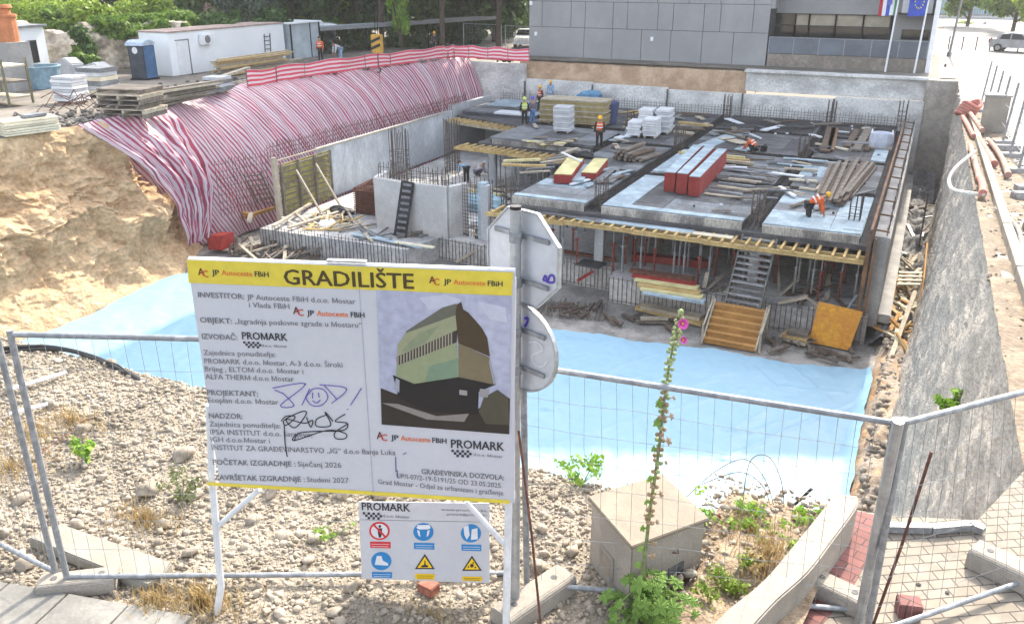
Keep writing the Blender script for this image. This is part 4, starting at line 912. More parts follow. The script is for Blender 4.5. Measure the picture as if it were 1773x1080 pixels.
plank((685, 424), (752, 434), .25, .06, cream_p, 'cream board at the raft corner below the stair core', z=ZF, lift=.12)
plank((790, 455), (845, 422), .14, .1, wood_p, 'pale pole leaning from the mud to the raft beside the octagonal sign', z=ZP+.1, z2=-7.9)
for i, (a, b) in enumerate((((800, 335), (870, 345)), ((795, 342), (872, 352)), ((806, 328), (880, 337)))):
    plank(a, b, .35, .1, [yel_l, panel_bl, wood_p][i], ['yellow', 'pale blue', 'bare wood'][i]+' beam in the stack on the lower floor behind the octagonal sign', z=ZF, lift=.2)
m = MB(); c = at(838, 362, ZF); m.ball(c+V3(0, 0, .35), (1.3, .9, .5), 12, 7, jit=.12); tag(m.build('blue_sheet_heap', M('pale_blue_sheet', (.33, .50, .58), var=.12, scale=1), origin=c), 'crumpled pale blue sheet heap on the lower floor behind the octagonal sign', 'sheet')
plank((1003, 455), (1043, 462), .9, .05, panel_k, 'dark mat on the raft edge', z=ZF, lift=.02)
m = MB(); c = at(590, 369, ZF); m.ball(c+V3(0, 0, .1), (.8, .5, .28), 10, 6, jit=.2); tag(m.build('black_sheet_heap', black_m, origin=c), 'black crumpled sheet in front of the rusty rebar bundle', 'sheet')
m = MB(); c = at(570, 392, ZF); m.ball(c+V3(0, 0, .08), (.6, .4, .25), 9, 5, jit=.2); tag(m.build('plastic_sheet_heap', panel_w, origin=c), 'pale plastic sheet heap on the raft near the long planks', 'sheet')
# ladder on the striped bank
t = T('timber_ladder', 'thin timber ladder leaning on the striped sheeting by the left wall', 'ladder', (-31, 34.2, ZP))
A, B = at(466, 362, -8.2), at(436, 300, -5.4); s = V3(.25, .35, 0)
for sg in (-1, 1):
    m = MB(); m.bar(A+s*sg, B+s*sg, .07); m.build('rail', wood_g, t)
for k in range(8):
    c = A.lerp(B, (k+.5)/8); m = MB(); m.bar(c-s, c+s, .05); m.build('rung', wood_g, t)
# bits in the right channel: pallet and pipes
c = V3(.55, 38.6, ZP+.9); t = T('broken_pallet', 'broken pale pallet lying in the sunlit channel by the right wall', 'pallet', tuple(c))
for k in range(4):
    m = MB(); m.bar(c+V3(-.5, -.6+.38*k, .1+.05*k), c+V3(.5, -.5+.38*k, .2+.05*k), .2, .04); m.build('slat', cream_p, t)
for k in (-.4, .35):
    m = MB(); m.bar(c+V3(k, -.7, .06), c+V3(k, .8, .2), .1); m.build('bearer', cream_p, t)
m = MB(); m.tube([V3(.95, 34, -8.6), V3(1.0, 37, -7.3), V3(1.0, 42, -7.2)], .04, 6); tag(m.build('leaning_rod', wood_o, origin=(.95, 34, -8.6)), 'long rusty orange rod leaning along the foot of the right wall', 'rod')
m = MB(); m.bar((.25, 31.2, -8.6), (.75, 36, -7.6), .16, .14); tag(m.build('long_plank', wood_p, origin=(.25, 31.2, -8.6)), 'long pale plank leaning in the channel at the right wall', 'plank')
m = MB()
for k in range(3): m.bar((.75, 45+k*.9, -8.3), (.75, 45.4+k*.9, -6.1), .05)
for k in range(5): m.bar((.75, 44.9+.1*k, -8+k*.42), (.75, 47.1+.1*k, -8+k*.42), .05)
tag(m.build('scaffold_ladder', wood_b, origin=(.75, 46, -8.3)), 'dark scaffold frame standing in the shaded right channel', 'scaffold')
# ================================================================== PEOPLE
skin_m = flat('skin', (.36, .20, .13)); hair_m = flat('dark_hair', (.03, .022, .018)); boot_m = flat('boot_leather', (.05, .035, .025))
def cloth(name, c): return M(name, c, .8, var=.15, scale=9, col2=tuple(x*.75 for x in c))
hi_or = cloth('orange_vest_cloth', (.75, .13, .025)); hi_ye = cloth('yellow_vest_cloth', (.50, .62, .06)); blk = cloth('black_cloth', (.02, .02, .024)); blu = cloth('blue_denim', (.10, .20, .40)); ltb = cloth('light_blue_cloth', (.30, .45, .62)); gry = cloth('grey_purple_cloth', (.16, .14, .20)); wht = cloth('white_cloth', (.6, .6, .62)); dk = cloth('dark_red_cloth', (.09, .03, .03)); refl = flat('reflective_tape', (.7, .7, .68))
hel_y = flat('yellow_helmet', (.75, .42, .03)); hel_p = flat('purple_blue_helmet', (.10, .08, .50)); hel_w = flat('white_helmet', (.7, .7, .65)); hel_l = flat('lime_helmet', (.55, .65, .15))
def skinmesh(name, verts, edges, radii, mat, parent=None, sub=1):
    me = bpy.data.meshes.new('tmp'); bm = bmesh.new(); lay = bm.verts.layers.skin.verify(); vs = []
    for k, p in enumerate(verts):
        v = bm.verts.new(p); r = radii[k]; v[lay].radius = (r, r) if not isinstance(r, tuple) else r; v[lay].use_root = (k == 0); vs.append(v)
    for a, b in edges: bm.edges.new((vs[a], vs[b]))
    bm.to_mesh(me); bm.free()
    o = bpy.data.objects.new('tmp', me); COL.objects.link(o)
    md = o.modifiers.new('s', 'SKIN'); md.use_smooth_shade = True
    if sub: sd = o.modifiers.new('d', 'SUBSURF'); sd.levels = sub; sd.render_levels = sub
    dg = bpy.context.evaluated_depsgraph_get(); me2 = bpy.data.meshes.new_from_object(o.evaluated_get(dg)); me2.name = name
    bpy.data.objects.remove(o); bpy.data.meshes.remove(me)
    me2.materials.clear(); me2.materials.append(mat); return link(me2, name, parent)
def rotx(p, piv, a):
    y, z = p[1]-piv[1], p[2]-piv[2]; return (p[0], piv[1]+y*math.cos(a)-z*math.sin(a), piv[2]+y*math.sin(a)+z*math.cos(a))
def person(loc, rz, pose, label, top, legs, vest=None, helmet=None, sc=1., group=None):
    J = dict(pel=(0, 0, .95), spi=(0, 0, 1.15), che=(0, .0, 1.36), nec=(0, 0, 1.50), hea=(0, .02, 1.60), crown=(0, .015, 1.70), nose=(0, .13, 1.60))
    for s, k in ((-1, 'l'), (1, 'r')):
        J.update({'sh'+k: (.19*s, 0, 1.41), 'el'+k: (.25*s, -.02, 1.13), 'wr'+k: (.26*s, .10, .90), 'pa'+k: (.26*s, .13, .83), 'hi'+k: (.10*s, 0, .90), 'kn'+k: (.11*s, .03, .50), 'an'+k: (.12*s, 0, .09), 'to'+k: (.14*s, .15, .04), 'ear'+k: (.085*s, .0, 1.61)})
    up = ['spi', 'che', 'nec', 'hea', 'crown', 'nose', 'shl', 'shr', 'ell', 'elr', 'wrl', 'wrr', 'pal', 'par', 'earl', 'earr']
    if pose == 'walk':
        J['knl'] = (-.11, .22, .52); J['anl'] = (-.12, .26, .10); J['tol'] = (-.13, .41, .06); J['anr'] = (.12, -.26, .13); J['tor'] = (.13, -.12, .04); J['knr'] = (.11, -.08, .50)
    if pose in ('bend', 'reach'):
        a = -R(78 if pose == 'bend' else 62)
        for k in up: J[k] = rotx(J[k], (0, 0, .95), a)
        for s, k in ((-1, 'l'), (1, 'r')):
            x, y, z = J['sh'+k]; J['el'+k] = (.22*s, y+.06, z-.28); J['wr'+k] = (.2*s, y+.12, z-.52); J['pa'+k] = (.19*s, y+.14, z-.60)
        for k in ('nose', 'hea', 'crown'): J[k] = (J[k][0], J[k][1], J[k][2]+.03)
    if pose == 'crouch':
        d = -.62
        for k in list(J): J[k] = (J[k][0], J[k][1], J[k][2]+d)
        for s, k in ((-1, 'l'), (1, 'r')):
            J['kn'+k] = (.18*s, .36, .45); J['an'+k] = (.15*s, .08, .09); J['to'+k] = (.17*s, .23, .04)
        for k in up: J[k] = rotx(J[k], (0, 0, .33), -R(52))
        for s, k in ((-1, 'l'), (1, 'r')):
            x, y, z = J['sh'+k]; J['el'+k] = (.24*s, y+.12, z-.24); J['wr'+k] = (.16*s, y+.30, z-.42); J['pa'+k] = (.15*s, y+.36, z-.48)
    if pose == 'point':
        J['elr'] = (.30, .20, 1.28); J['wrr'] = (.28, .43, 1.34); J['par'] = (.27, .50, 1.36)
    for k in J: J[k] = tuple(c*sc for c in J[k])
    loc = Vector(loc)
    body_v = ['pel', 'spi', 'che', 'nec', 'hea', 'crown', 'nose', 'earl', 'earr'] + [a+k for k in 'lr' for a in ('sh', 'el', 'wr', 'pa', 'hi', 'kn', 'an', 'to')]
    rad = dict(pel=.125, spi=.115, che=.13, nec=.055, hea=.088, crown=.078, nose=.02, ear=.018, sh=.06, el=.042, wr=.03, pa=.034, hi=.085, kn=.055, an=.038, to=.036)
    vs = [J[k] for k in body_v]; rr = [rad.get(k, rad.get(k[:-1])) for k in body_v]; ix = {k: i for i, k in enumerate(body_v)}
    ed = [('pel', 'spi'), ('spi', 'che'), ('che', 'nec'), ('nec', 'hea'), ('hea', 'crown'), ('hea', 'nose'), ('hea', 'earl'), ('hea', 'earr')]
    for k in 'lr': ed += [('che', 'sh'+k), ('sh'+k, 'el'+k), ('el'+k, 'wr'+k), ('wr'+k, 'pa'+k), ('pel', 'hi'+k), ('hi'+k, 'kn'+k), ('kn'+k, 'an'+k), ('an'+k, 'to'+k)]
    ed = [(ix[a], ix[b]) for a, b in ed]
    for k, s in (('l', -1), ('r', 1)):   # five fingers
        w0, p0 = Vector(J['wr'+k]), Vector(J['pa'+k]); d = (p0-w0).normalized(); sd = d.cross(Vector((s, .2, 0))).normalized()
        for f in range(5):
            o = sd*(.026*(f-1.5)) if f < 4 else sd*-.05
            L = (.07, .08, .075, .06, .045)[f]; i = len(vs)
            vs += [tuple(p0+o+d*(.03 if f < 4 else -.02)), tuple(p0+o*1.1+d*(.03+L if f < 4 else .03))]; rr += [.010, .008]
            ed += [(ix['pa'+k], i), (i, i+1)]
    body = skinmesh('person', vs, ed, [r*sc for r in rr], skin_m)
    body.location = loc; body.rotation_euler = (0, 0, rz); tag(body, label, 'person', group)
    PM[body.name] = Matrix.Identity(4)
    def part(name, ks, es, add, mat, ov={}):
        ii = {k: i for i, k in enumerate(ks)}
        return skinmesh(name, [J[k] for k in ks], [(ii[a], ii[b]) for a, b in es], [(ov.get(k[:-1], ov.get(k, rad.get(k, rad.get(k[:-1]))+add)))*sc for k in ks], mat, body)
    part('shirt', ['che', 'spi', 'pel', 'shl', 'ell', 'shr', 'elr'] + (['wrl', 'wrr']), [('pel', 'spi'), ('spi', 'che'), ('che', 'shl'), ('shl', 'ell'), ('che', 'shr'), ('shr', 'elr')] + [('ell', 'wrl'), ('elr', 'wrr')], .022, top)
    part('trousers', ['pel', 'hil', 'knl', 'anl', 'hir', 'knr', 'anr'], [('pel', 'hil'), ('hil', 'knl'), ('knl', 'anl'), ('pel', 'hir'), ('hir', 'knr'), ('knr', 'anr')], .026, legs)
    for k in 'lr': part('boot', ['an'+k, 'to'+k], [('an'+k, 'to'+k)], .018, boot_m)
    if vest:
        v = part('vest', ['che', 'spi', 'pel', 'shl', 'shr'], [('pel', 'spi'), ('spi', 'che'), ('che', 'shl'), ('che', 'shr')], .045, vest)
        sp, ch = Vector(J['spi']), Vector(J['che']); ax_ = (ch-sp).normalized(); mb = MB(); q = ax_.to_track_quat('Z', 'Y').to_matrix()
        for t in (.0, .75):
            c = sp.lerp(ch, t); n = 14
            vsx = [c+q @ Vector((.185*math.cos(u), .175*math.sin(u), h)) for h in (-.03, .03) for u in (2*math.pi*i/n for i in range(n))]
            mb.add(vsx, [(i, (i+1) % n, n+(i+1) % n, n+i) for i in range(n)])
        s_ = mb.build('reflective_band', refl); s_.parent = v; s_.scale = (sc, sc, sc) if sc != 1 else (1, 1, 1)
    c = Vector(J['crown']); d = (Vector(J['crown'])-Vector(J['hea'])).normalized(); q = d.to_track_quat('Z', 'Y').to_matrix()
    mb = MB(); prof = [(.0, .115), (.07, .10), (.112, .05), (.125, -.02), (.125, -.05)] if helmet else [(.0, .10), (.06, .09), (.098, .04), (.106, -.04)]
    n = 12; k_ = len(prof)
    vsx = [c+q @ (Vector((r*math.cos(2*math.pi*j/n), r*math.sin(2*math.pi*j/n), z))*sc) for r, z in prof for j in range(n)]
    mb.add(vsx, [(i*n+j, i*n+(j+1) % n, (i+1)*n+(j+1) % n, (i+1)*n+j) for i in range(k_-1) for j in range(n)])
    if helmet:
        f_ = (Vector(J['nose'])-Vector(J['hea'])).normalized(); b0 = c+q @ (Vector((0, 0, -.045))*sc)
        sdv = d.cross(f_).normalized()
        mb.add([b0+f_*.11*sc-sdv*.09*sc, b0+f_*.11*sc+sdv*.09*sc, b0+f_*.20*sc+sdv*.06*sc-d*.01, b0+f_*.20*sc-sdv*.06*sc-d*.01], [(0, 1, 2, 3)])
    mb.build('helmet' if helmet else 'hair', helmet or hair_m, body, smooth=True)
    return body
zs = ZS+.01
person(at(1037, 258, zs), R(200), 'stand', 'worker in orange vest and yellow helmet standing alone on the slab', blk, blk, hi_or, hel_y, 1.02)
person(at(908, 218, zs), R(30), 'stand', 'worker in lime yellow vest and pale helmet at the slab edge', blk, blk, hi_ye, hel_l)
person(at(922, 217, zs), R(60), 'point', 'worker with purple blue helmet and blue jeans at the slab edge', gry, blu, None, hel_p)
person(at(935, 192, zs), R(150), 'walk', 'worker in orange vest walking behind the lime vested man', dk, blk, hi_or, hel_y, .98)
person(at(953, 180, zs), R(190), 'stand', 'worker in light blue shirt and yellow helmet behind the yellow stack', ltb, ltb, None, hel_y, .95)
person(at(1308, 265, zs), R(70), 'crouch', 'worker in orange vest crouching by the pale blue sheet', hi_or, blk, hi_or, None, 1.0)
person(at(1396, 394, -5.5), R(-68), 'reach', 'worker in orange vest bending over the front slab edge', hi_or, blk, hi_or, hel_y, 1.05)
person(at(808, 318, ZF), R(60), 'bend', 'worker in light blue shirt bending on the lower floor', ltb, blk, None, None, 1.05)
person(at(825, 305, ZF), R(-30), 'crouch', 'worker in white shirt crouching beside the middle column', wht, gry, None, hel_w)
person(at(737, 258, ZF), R(120), 'stand', 'worker in lime vest half hidden behind the far rebar cage', gry, blk, hi_ye, hel_l, .95)
person(at(556, 108, ZT), R(190), 'stand', 'worker in orange vest at the corner of the pale hut', hi_or, blk, hi_or, None)
person(at(591, 107, ZT), R(150), 'reach', 'person in white and blue top bending behind the tape fence', wht, ltb, None, None)
person(at(753, 92, ZT-.2), R(170), 'stand', 'worker in yellow helmet and dark clothes behind the far tape fence', blk, blk, None, hel_y, .95)
m = MB(); p = at(1322, 262, zs); m.box(p+V3(0, 0, .15), (.35, .25, .3)); m.bar(p+V3(0, 0, .3), p+V3(.1, 0, .42), .05)
tag(m.build('tool_box', blk, origin=p, bevel=.02), 'small dark tool box on the slab beside the crouching worker', 'tool box')
# ================================================================== LEFT TERRACE
hutm = M('white_cladding', (.80, .82, .83), var=.03, scale=.5, col2=(.74, .77, .78), rough=.5)
ct = T('site_container', 'long white site container with door and air conditioner', 'container', (-44.5, 47, ZT))
A, B = at(301, 133, ZT), at(490, 105, ZT); x0 = -43.1
m = MB(); m.box((x0-1.25, (A.y+B.y)/2, ZT+1.3), (2.5, B.y-A.y, 2.6)); m.build('body', hutm, ct, bevel=.03)
m = MB(); m.box((x0-1.25, (A.y+B.y)/2, ZT+2.64), (2.6, B.y-A.y+.1, .08)); m.build('roof', M('rusty_roof_edge', (.40, .30, .26), var=.3, scale=2), ct)
m = MB(); m.box((x0+.03, A.y+1.05, ZT+1.05), (.06, .95, 2.05)); dr = m.build('door', white_p, ct)
m = MB(); m.box((x0+.02, A.y+1.62, ZT+1.05), (.04, .06, 2.1)); m.bar((x0+.02, A.y+.5, ZT+2.13), (x0+.02, A.y+1.65, ZT+2.13), .04, .06); m.build('frame', panel_m, dr)
acm = T('air_conditioner', 'white air conditioner unit on the container wall', 'air conditioner', (x0+.2, A.y+3.0, ZT+2.05))
m = MB(); m.box((x0+.2, A.y+3.0, ZT+2.05), (.36, .95, .65)); m.build('casing', white_p, acm, bevel=.03)
m = MB(); c = V3(x0+.39, A.y+2.95, ZT+2.05); m.add([c]+[c+V3(0, .25*math.cos(t), .25*math.sin(t)) for t in np.linspace(0, 2*math.pi, 17)], [(0, i, i+1) for i in range(1, 17)]); m.build('fan_grille', M('grille', (.22, .22, .22), var=.3, scale=20), acm)
m = MB()
for k in range(2): m.bar((x0+.05, B.y-2.3+.6*k, ZT+.5), (x0+.05, B.y-2.2+.6*k, ZT+2.0), .05)
for k in range(5): m.bar((x0+.05, B.y-2.28, ZT+.7+.28*k), (x0+.05, B.y-1.66, ZT+.7+.28*k), .05)
tag(m.build('ladder', panel_m, origin=(x0, B.y-2, ZT+.5)), 'small grey ladder hung on the white container wall', 'ladder')
t = T('site_hut', 'smaller pale hut standing right of the white container', 'hut', (-44, 56, ZT)); m = MB(); m.box((-44.2, B.y+2.3, ZT+1.25), (2.4, 3.6, 2.5)); m.build('body', M('hut_panel', (.48, .54, .58), var=.08, scale=.6), t)
m = MB(); m.box((-44.2, B.y+2.3, ZT+2.56), (2.7, 3.9, .1)); m.build('roof', hutm, t)
m = MB()
for k in (.6, 4.0): m.bar((-42.97, B.y+k, ZT), (-42.97, B.y+k, ZT+2.5), .1)
m.bar((-42.97, B.y+2.9, ZT), (-42.97, B.y+2.9, ZT+2.5), .05); m.build('corner_post', blk, t)
# portable toilet
c = at(245, 139, ZT)+V3(0, .3, 0); pt = T('portable_toilet', 'dark blue portable toilet with pale rounded roof', 'toilet', tuple(c), rz=R(8)); Q_ = Matrix.Rotation(R(8), 3, 'Z')
pb = M('blue_plastic', (.07, .16, .30), var=.15, scale=2, col2=(.055, .125, .24), rough=.5); pdk = M('dark_plastic', (.06, .07, .09), var=.15, scale=2)
def tb(o, d): return c+Q_ @ Vector(o), d
m = MB(); m.box(*tb((0, .02, 1.05), (1.1, 1.1, 1.95)), rz=R(8)); m.build('cabin', pdk, pt, bevel=.04)
m = MB(); m.box(*tb((.57, .0, 1.05), (.05, .95, 1.85)), rz=R(8)); d_ = m.build('door', pb, pt, bevel=.02)
m = MB(); 
for k in (-.3, 0, .3): m.box(*tb((.605, k, 1.05), (.02, .05, 1.7)), rz=R(8))
m.build('door_rib', pb, d_)
m = MB(); m.prism([c+Q_ @ Vector(p) for p in ((-.62, -.62, 2.02), (-.62, .62, 2.02), (-.62, .5, 2.2), (-.62, .2, 2.32), (-.62, -.2, 2.32), (-.62, -.5, 2.2))], Q_ @ Vector((1.24, 0, 0))); m.build('roof', M('pale_plastic_roof', (.42, .50, .60), var=.1), pt)
m = MB(); m.box(*tb((0, 0, .05), (1.2, 1.2, .1)), rz=R(8)); m.build('skid', blk, pt)
cc = c+Q_ @ V3(.0, -.56, 1.75); m = MB(); m.add([cc]+[cc+Q_ @ V3(.2*math.cos(t), 0, .2*math.sin(t)) for t in np.linspace(0, 2*math.pi, 17)], [(0, i+1, i) for i in range(1, 17)]); m.build('round_emblem', white_p, pt)
# stacks and odds on the terrace
gt = ZT+.05
p = at(108, 180, gt); stack('panel_stack', p+V3(0, .6, 0), (1.25, 1.1, 1.2), 8, [white_p, eps2], 'tall stack of white panels on the left terrace', 'panel stack', R(10), base=True)
p = at(163, 166, gt); stack('panel_stack', p+V3(0, .4, 0), (1.6, 1.3, 1.35), 6, [cream_p, eps2, panel_m], 'lower cream topped stack of panels behind the white one', 'panel stack', R(6))
def palletstack(p, size, n, label, rz, mats):
    t = T('pallet_stack', label, 'timber stack', tuple(p)); z = p.z; Rm = Matrix.Rotation(rz, 3, 'Z')
    for k in range(n):
        m = MB(); nb = 8; o = V3(random.uniform(-.12, .12), random.uniform(-.12, .12), 0)
        for i in range(nb): m.box(p+o+Rm @ V3(0, size[1]*((i+.5)/nb-.5), z-p.z+.16), (size[0], size[1]/nb*.62, .05), rz=rz)
        for i in (-.45, 0, .45): m.box(p+o+Rm @ V3(size[0]*i, 0, z-p.z+.06), (.1, size[1], .13), rz=rz)
        m.build('pallet', mats[k % len(mats)], t); z += size[2]/n
palletstack(at(205, 205, gt)+V3(0, .9, 0), (2.3, 1.8, 1.3), 6, 'grey weathered pallet stack at the edge above the sheeting', R(12), [wood_g, wood_p, wood_g])
for i in range(9):
    a = at(268, 186, gt)+V3(random.uniform(-.2, .5), random.uniform(-.5, .5), .1+.13*i*.7); b = a+V3(-.6+.1*i, 4.2+random.uniform(-.4, .4), .02)
    m = MB(); m.bar(a, b, .28, .1); tag(m.build('timber_beam', [wood_g, wood_p, wood_g][i % 3], origin=a), 'weathered beam in the pile between the pallets and the white container', 'beam', 'weathered beams by the pallets')
for i in range(14):
    a = at(378, 133, gt)+V3(random.uniform(-.6, .5), random.uniform(-.4, .4), .08+.07*i); b = a+V3(-.2+random.uniform(-.4, .4), 7.5+random.uniform(-1, .6), .02)
    m = MB(); m.bar(a, b, .22, .09); tag(m.build('timber_plank', [wood_y, wood_p, wood_p][i % 3], origin=a), 'yellowish plank in the long pile in front of the white container', 'plank', 'long planks by the container')
a = at(265, 173, gt+.5); b = at(430, 118, gt+.5); m = MB(); m.bar(a, b, .3, .14); tag(m.build('timber_beam', wood_p, origin=a), 'very long pale beam running along the terrace pile', 'beam')
for i in range(10):
    a = at(340+i*12, 165-i*3, gt)+V3(random.uniform(-1, .5), 0, .08); b = a+V3(random.uniform(-.5, .8), random.uniform(1.2, 3.0), .05)
    m = MB(); m.bar(a, b, .22, .1); tag(m.build('scrap_board', random.choice([wood_g, wood_p, panel_m]), origin=a), 'board lying loose between the pile and the tape fence', 'board', 'loose boards by the tape fence')
p = at(378, 158, gt); stack('brick_pallet', p, (1.2, 1.0, .7), 4, [panel_m, eps2], 'small pallet of grey blocks near the start of the tape fence', 'block pallet', R(10))
p = at(40, 234, gt)+V3(-.3, .5, 0); stack('board_stack', p, (.95, 2.2, .6), 6, [cream_p], 'stack of cream boards at the near edge of the terrace', 'board stack', R(-14), base=False)
m = MB(); c = p+V3(.05, .3, .67); m.box(c, (.6, .9, .12), rz=R(-14)); tag(m.build('roll', panel_m, origin=c, bevel=.03), 'grey slab lying on top of the cream boards', 'slab')
for (px, py, r, h, mt, lab) in ((75, 152, 1.05, 1.15, M('blue_tub_plastic', (.22, .34, .42), var=.15, scale=2), 'round light blue tub on the terrace behind the panel stacks'),):
    c = at(px, py, gt); m = MB(); m.lathe([(r*.82, 0), (r, h), (r*1.06, h), (r*1.06, h+.06), (r*.92, h+.06), (r*.8, .1), (0.01, .1)], c, 20); tag(m.build('tub', mt, origin=c, smooth=False), lab, 'tub')
for (px, py, sx, h, lab) in ((120, 138, 1.5, 1.2, 'broken pale stone block left of the toilet'), (168, 140, 1.6, 1.0, 'second pale stone block beside the toilet')):
    c = at(px, py, gt); m = MB(); m.prism([c+V3(-sx*.5, -.3, 0), c+V3(sx*.5, -.3, 0), c+V3(sx*.48, -.3, h*.8), c+V3(sx*.1, -.3, h*1.1), c+V3(-sx*.45, -.3, h*.85)], (.2, .8, 0)); tag(m.build('stone_block', conc_l, origin=c, bevel=.06), lab, 'block')
# metal rack and crate at far left
c = at(22, 180, gt); t = T('metal_rack', 'rusty metal rack with boards at the left edge', 'rack', tuple(c))
for dx in (-1.6, .6):
    for dy in (-.6, .7):
        m = MB(); m.bar(c+V3(dx, dy, 0), c+V3(dx, dy, 2.2), .09); m.build('post', M('olive_paint', (.20, .19, .11), var=.3, scale=3) if dx < 0 and dy < 0 else bpy.data.materials['olive_paint'], t)
for k in range(3):
    m = MB(); m.box(c+V3(-.5, 0, .35+.75*k), (2.2, 1.4, .08)); m.build('shelf', [wood_p, wood_g, cream_p][k], t)
c = at(20, 142, gt); t = T('white_shed', 'white shed corner standing at the far left of the terrace', 'shed', tuple(c))
m = MB(); m.box(c+V3(-1.6, 1.2, 1.5), (3.6, 2.8, 3.0), rz=R(6)); m.build('body', hutm, t, bevel=.03); m = MB(); m.box(c+V3(-1.6, 1.2, 3.05), (3.9, 3.1, .12), rz=R(6)); m.build('roof', panel_m, t)
for k in range(2):
    m = MB(); m.box(c+V3(.22, .2+1.3*k, 1.6), (.06, 1.0, 1.3), rz=R(6)); m.build('window', gl, t)
c = at(8, 46, 1.4); t = T('chimney_pot', 'orange terracotta chimney pot above the white shed', 'chimney', tuple(c)); tm = M('terracotta', (.52, .20, .09), var=.15, scale=3, col2=(.42, .16, .07))
m = MB(); m.lathe([(.62, -.9), (.62, .5), (.7, .5), (.7, .62), (.55, .62), (.5, .1)], c, 14); m.build('pot', tm, t)
m = MB(); m.lathe([(.45, .62), (.4, .9), (.55, .95), (.5, 1.1), (.3, 1.1)], c, 14); m.build('cap', tm, t)
m = MB(); m.box(c+V3(0, 0, -2.2), (1.6, 1.4, 2.8)); m.build('base', conc, t)
for i in range(70):
    pass
P_ = []; 
for i in range(1500):
    y = random.uniform(21, 58); x = topx(y)-abs(random.gauss(0, 1.6))-.2; P_.append((x, y, ZT+.05))
P_ = np.array(P_); st = stones(P_, RNG.uniform(.05, .22, len(P_))**1.0, M('grey_debris', (.20, .185, .165), var=.35, scale=2, col2=(.11, .10, .09)), 'rubble', sub=1); tag(st, 'grey rubble strewn along the terrace edge above the bank', 'rubble', kind='stuff')
def rebar_tangle(px, py, z, label, n=16, s=1.2, mat=None):
    c = at(px, py, z); m = MB()
    for i in range(n):
        a = random.uniform(0, 6.28); p = c+V3(random.uniform(-s, s)*.5, random.uniform(-s, s)*.5, random.uniform(0, .7)); m.tube([p, p+V3(math.cos(a)*s*.6, math.sin(a)*s*.6, random.uniform(.1, .5)), p+V3(math.cos(a)*s*1.1, math.sin(a)*s, random.uniform(-.3, .3))], .02, 4)
    tag(m.build('wire_tangle', mat or rust, origin=c), label, 'wire')
rebar_tangle(130, 195, gt, 'tangle of rusty rebar mesh beside the pallet stack')
rebar_tangle(275, 172, gt, 'rusty wire coil lying by the weathered beams', 12, .7)
# stone ruin wall
stonem = M('rough_stone', (.52, .45, .36), var=.35, scale=1.1, col2=(.27, .235, .19), c2lo=.4, c2hi=.6, bump=.12, bscale=2.2, fine=3)
wA, wB = at(30, 126, ZT), at(320, 118, ZT)
def ruin(a, b):
    p = wA.lerp(wB, a); hgt = 2.9+.5*nz(a*9, 0, 0, 1)-.5*math.exp(-((a-.28)/.1)**2)
    t = min(1, b/.8); y = p.y+ (0 if b <= .8 else (b-.8)/.2*.7); z = ZT+hgt*t
    d = .3*nz(p.x, z, 0, .6)+.16*nz(p.x, z, 3, 1.8)
    return (p.x+d*.4, y-d, z)
tag(grid('stone_wall', ruin, 160, 40, stonem), 'ruined rough stone wall overgrown with ivy behind the toilet', 'wall')
# ================================================================== VEGETATION
lf1 = leafmat('sunlit_leaf', (.13, .22, .02), (.30, .40, .05)); lf2 = leafmat('ivy_leaf', (.05, .12, .014), (.18, .28, .035)); lf3 = leafmat('dark_leaf', (.025, .062, .016), (.09, .17, .035)); lf4 = leafmat('olive_leaf', (.06, .09, .06), (.14, .18, .13)); lf5 = leafmat('young_leaf', (.12, .26, .03), (.28, .42, .06))
bark = M('bark', (.10, .075, .055), var=.3, scale=4)
def ivy(px, py, k, w, h, d, n, mat, label, name='ivy', cat='ivy', size=.17):
    c = dep(px, py, k); cl = [(c.x+random.uniform(-.5, .5)*w, c.y+random.uniform(-.4, .4)*d, c.z+random.uniform(-.45, .45)*h, w*random.uniform(.18, .32), d*random.uniform(.25, .4), h*random.uniform(.2, .36)) for _ in range(9)]
    t = T(name, label, cat, (c.x, c.y, c.z-h/2)); leaves('foliage', cl, n, size, mat, parent=t, shell=.5)
    m = MB()
    for q in cl[:5]: m.tube([(c.x, c.y+.1, max(ZT, c.z-h)), ((c.x+q[0])/2, q[1], (c.z+q[2])/2-.2), (q[0], q[1], q[2])], [.07, .05, .02], 5)
    m.build('stem', bark, t)
ivy(195, 46, 57, 3.2, 1.0, 1.6, 3600, lf2, 'mass of ivy hanging over the middle of the ruined wall')
ivy(150, 82, 54, 1.1, 1.9, .9, 2000, lf3, 'dark ivy curtain hanging down the ruined wall left of the toilet')
ivy(240, 42, 58, 3.0, 1.1, 1.6, 3200, lf2, 'bright ivy over the ruined wall above the toilet')
ivy(295, 38, 61, 4.0, 1.1, 2, 3400, lf2, 'ivy spilling behind the left end of the white container')
ivy(145, 98, 53, 1.5, .9, 1.0, 1400, lf2, 'low green weeds at the foot of the ruined wall')
ivy(345, 45, 62, 4.5, 1.4, 2, 3200, lf3, 'dark shrub mass behind the container roof')
ivy(70, 28, 64, 6.5, 1.6, 3, 4200, lf1, 'long yellow green hedge at the upper left corner', 'hedge', 'hedge')
ivy(150, 32, 60, 3.2, 2.0, 2.5, 4200, lf1, 'rounded yellow green bush above the ruined wall', 'bush', 'bush')
ivy(108, 36, 60, 2.4, 1.4, 2, 2600, lf2, 'darker low bush left of the rounded bush', 'bush', 'bush')
ivy(30, 15, 75, 6, 2.2, 3, 4200, lf1, 'pale green bush at the top left edge of the view', 'bush', 'bush')
ivy(245, 15, 68, 4.2, 2.6, 3, 4600, lf1, 'bright green bush behind the ivy wall', 'bush', 'bush')
ivy(435, 28, 66, 3.6, 3.4, 2.6, 5200, lf4, 'greyish olive bush behind the middle of the container roof', 'bush', 'bush')
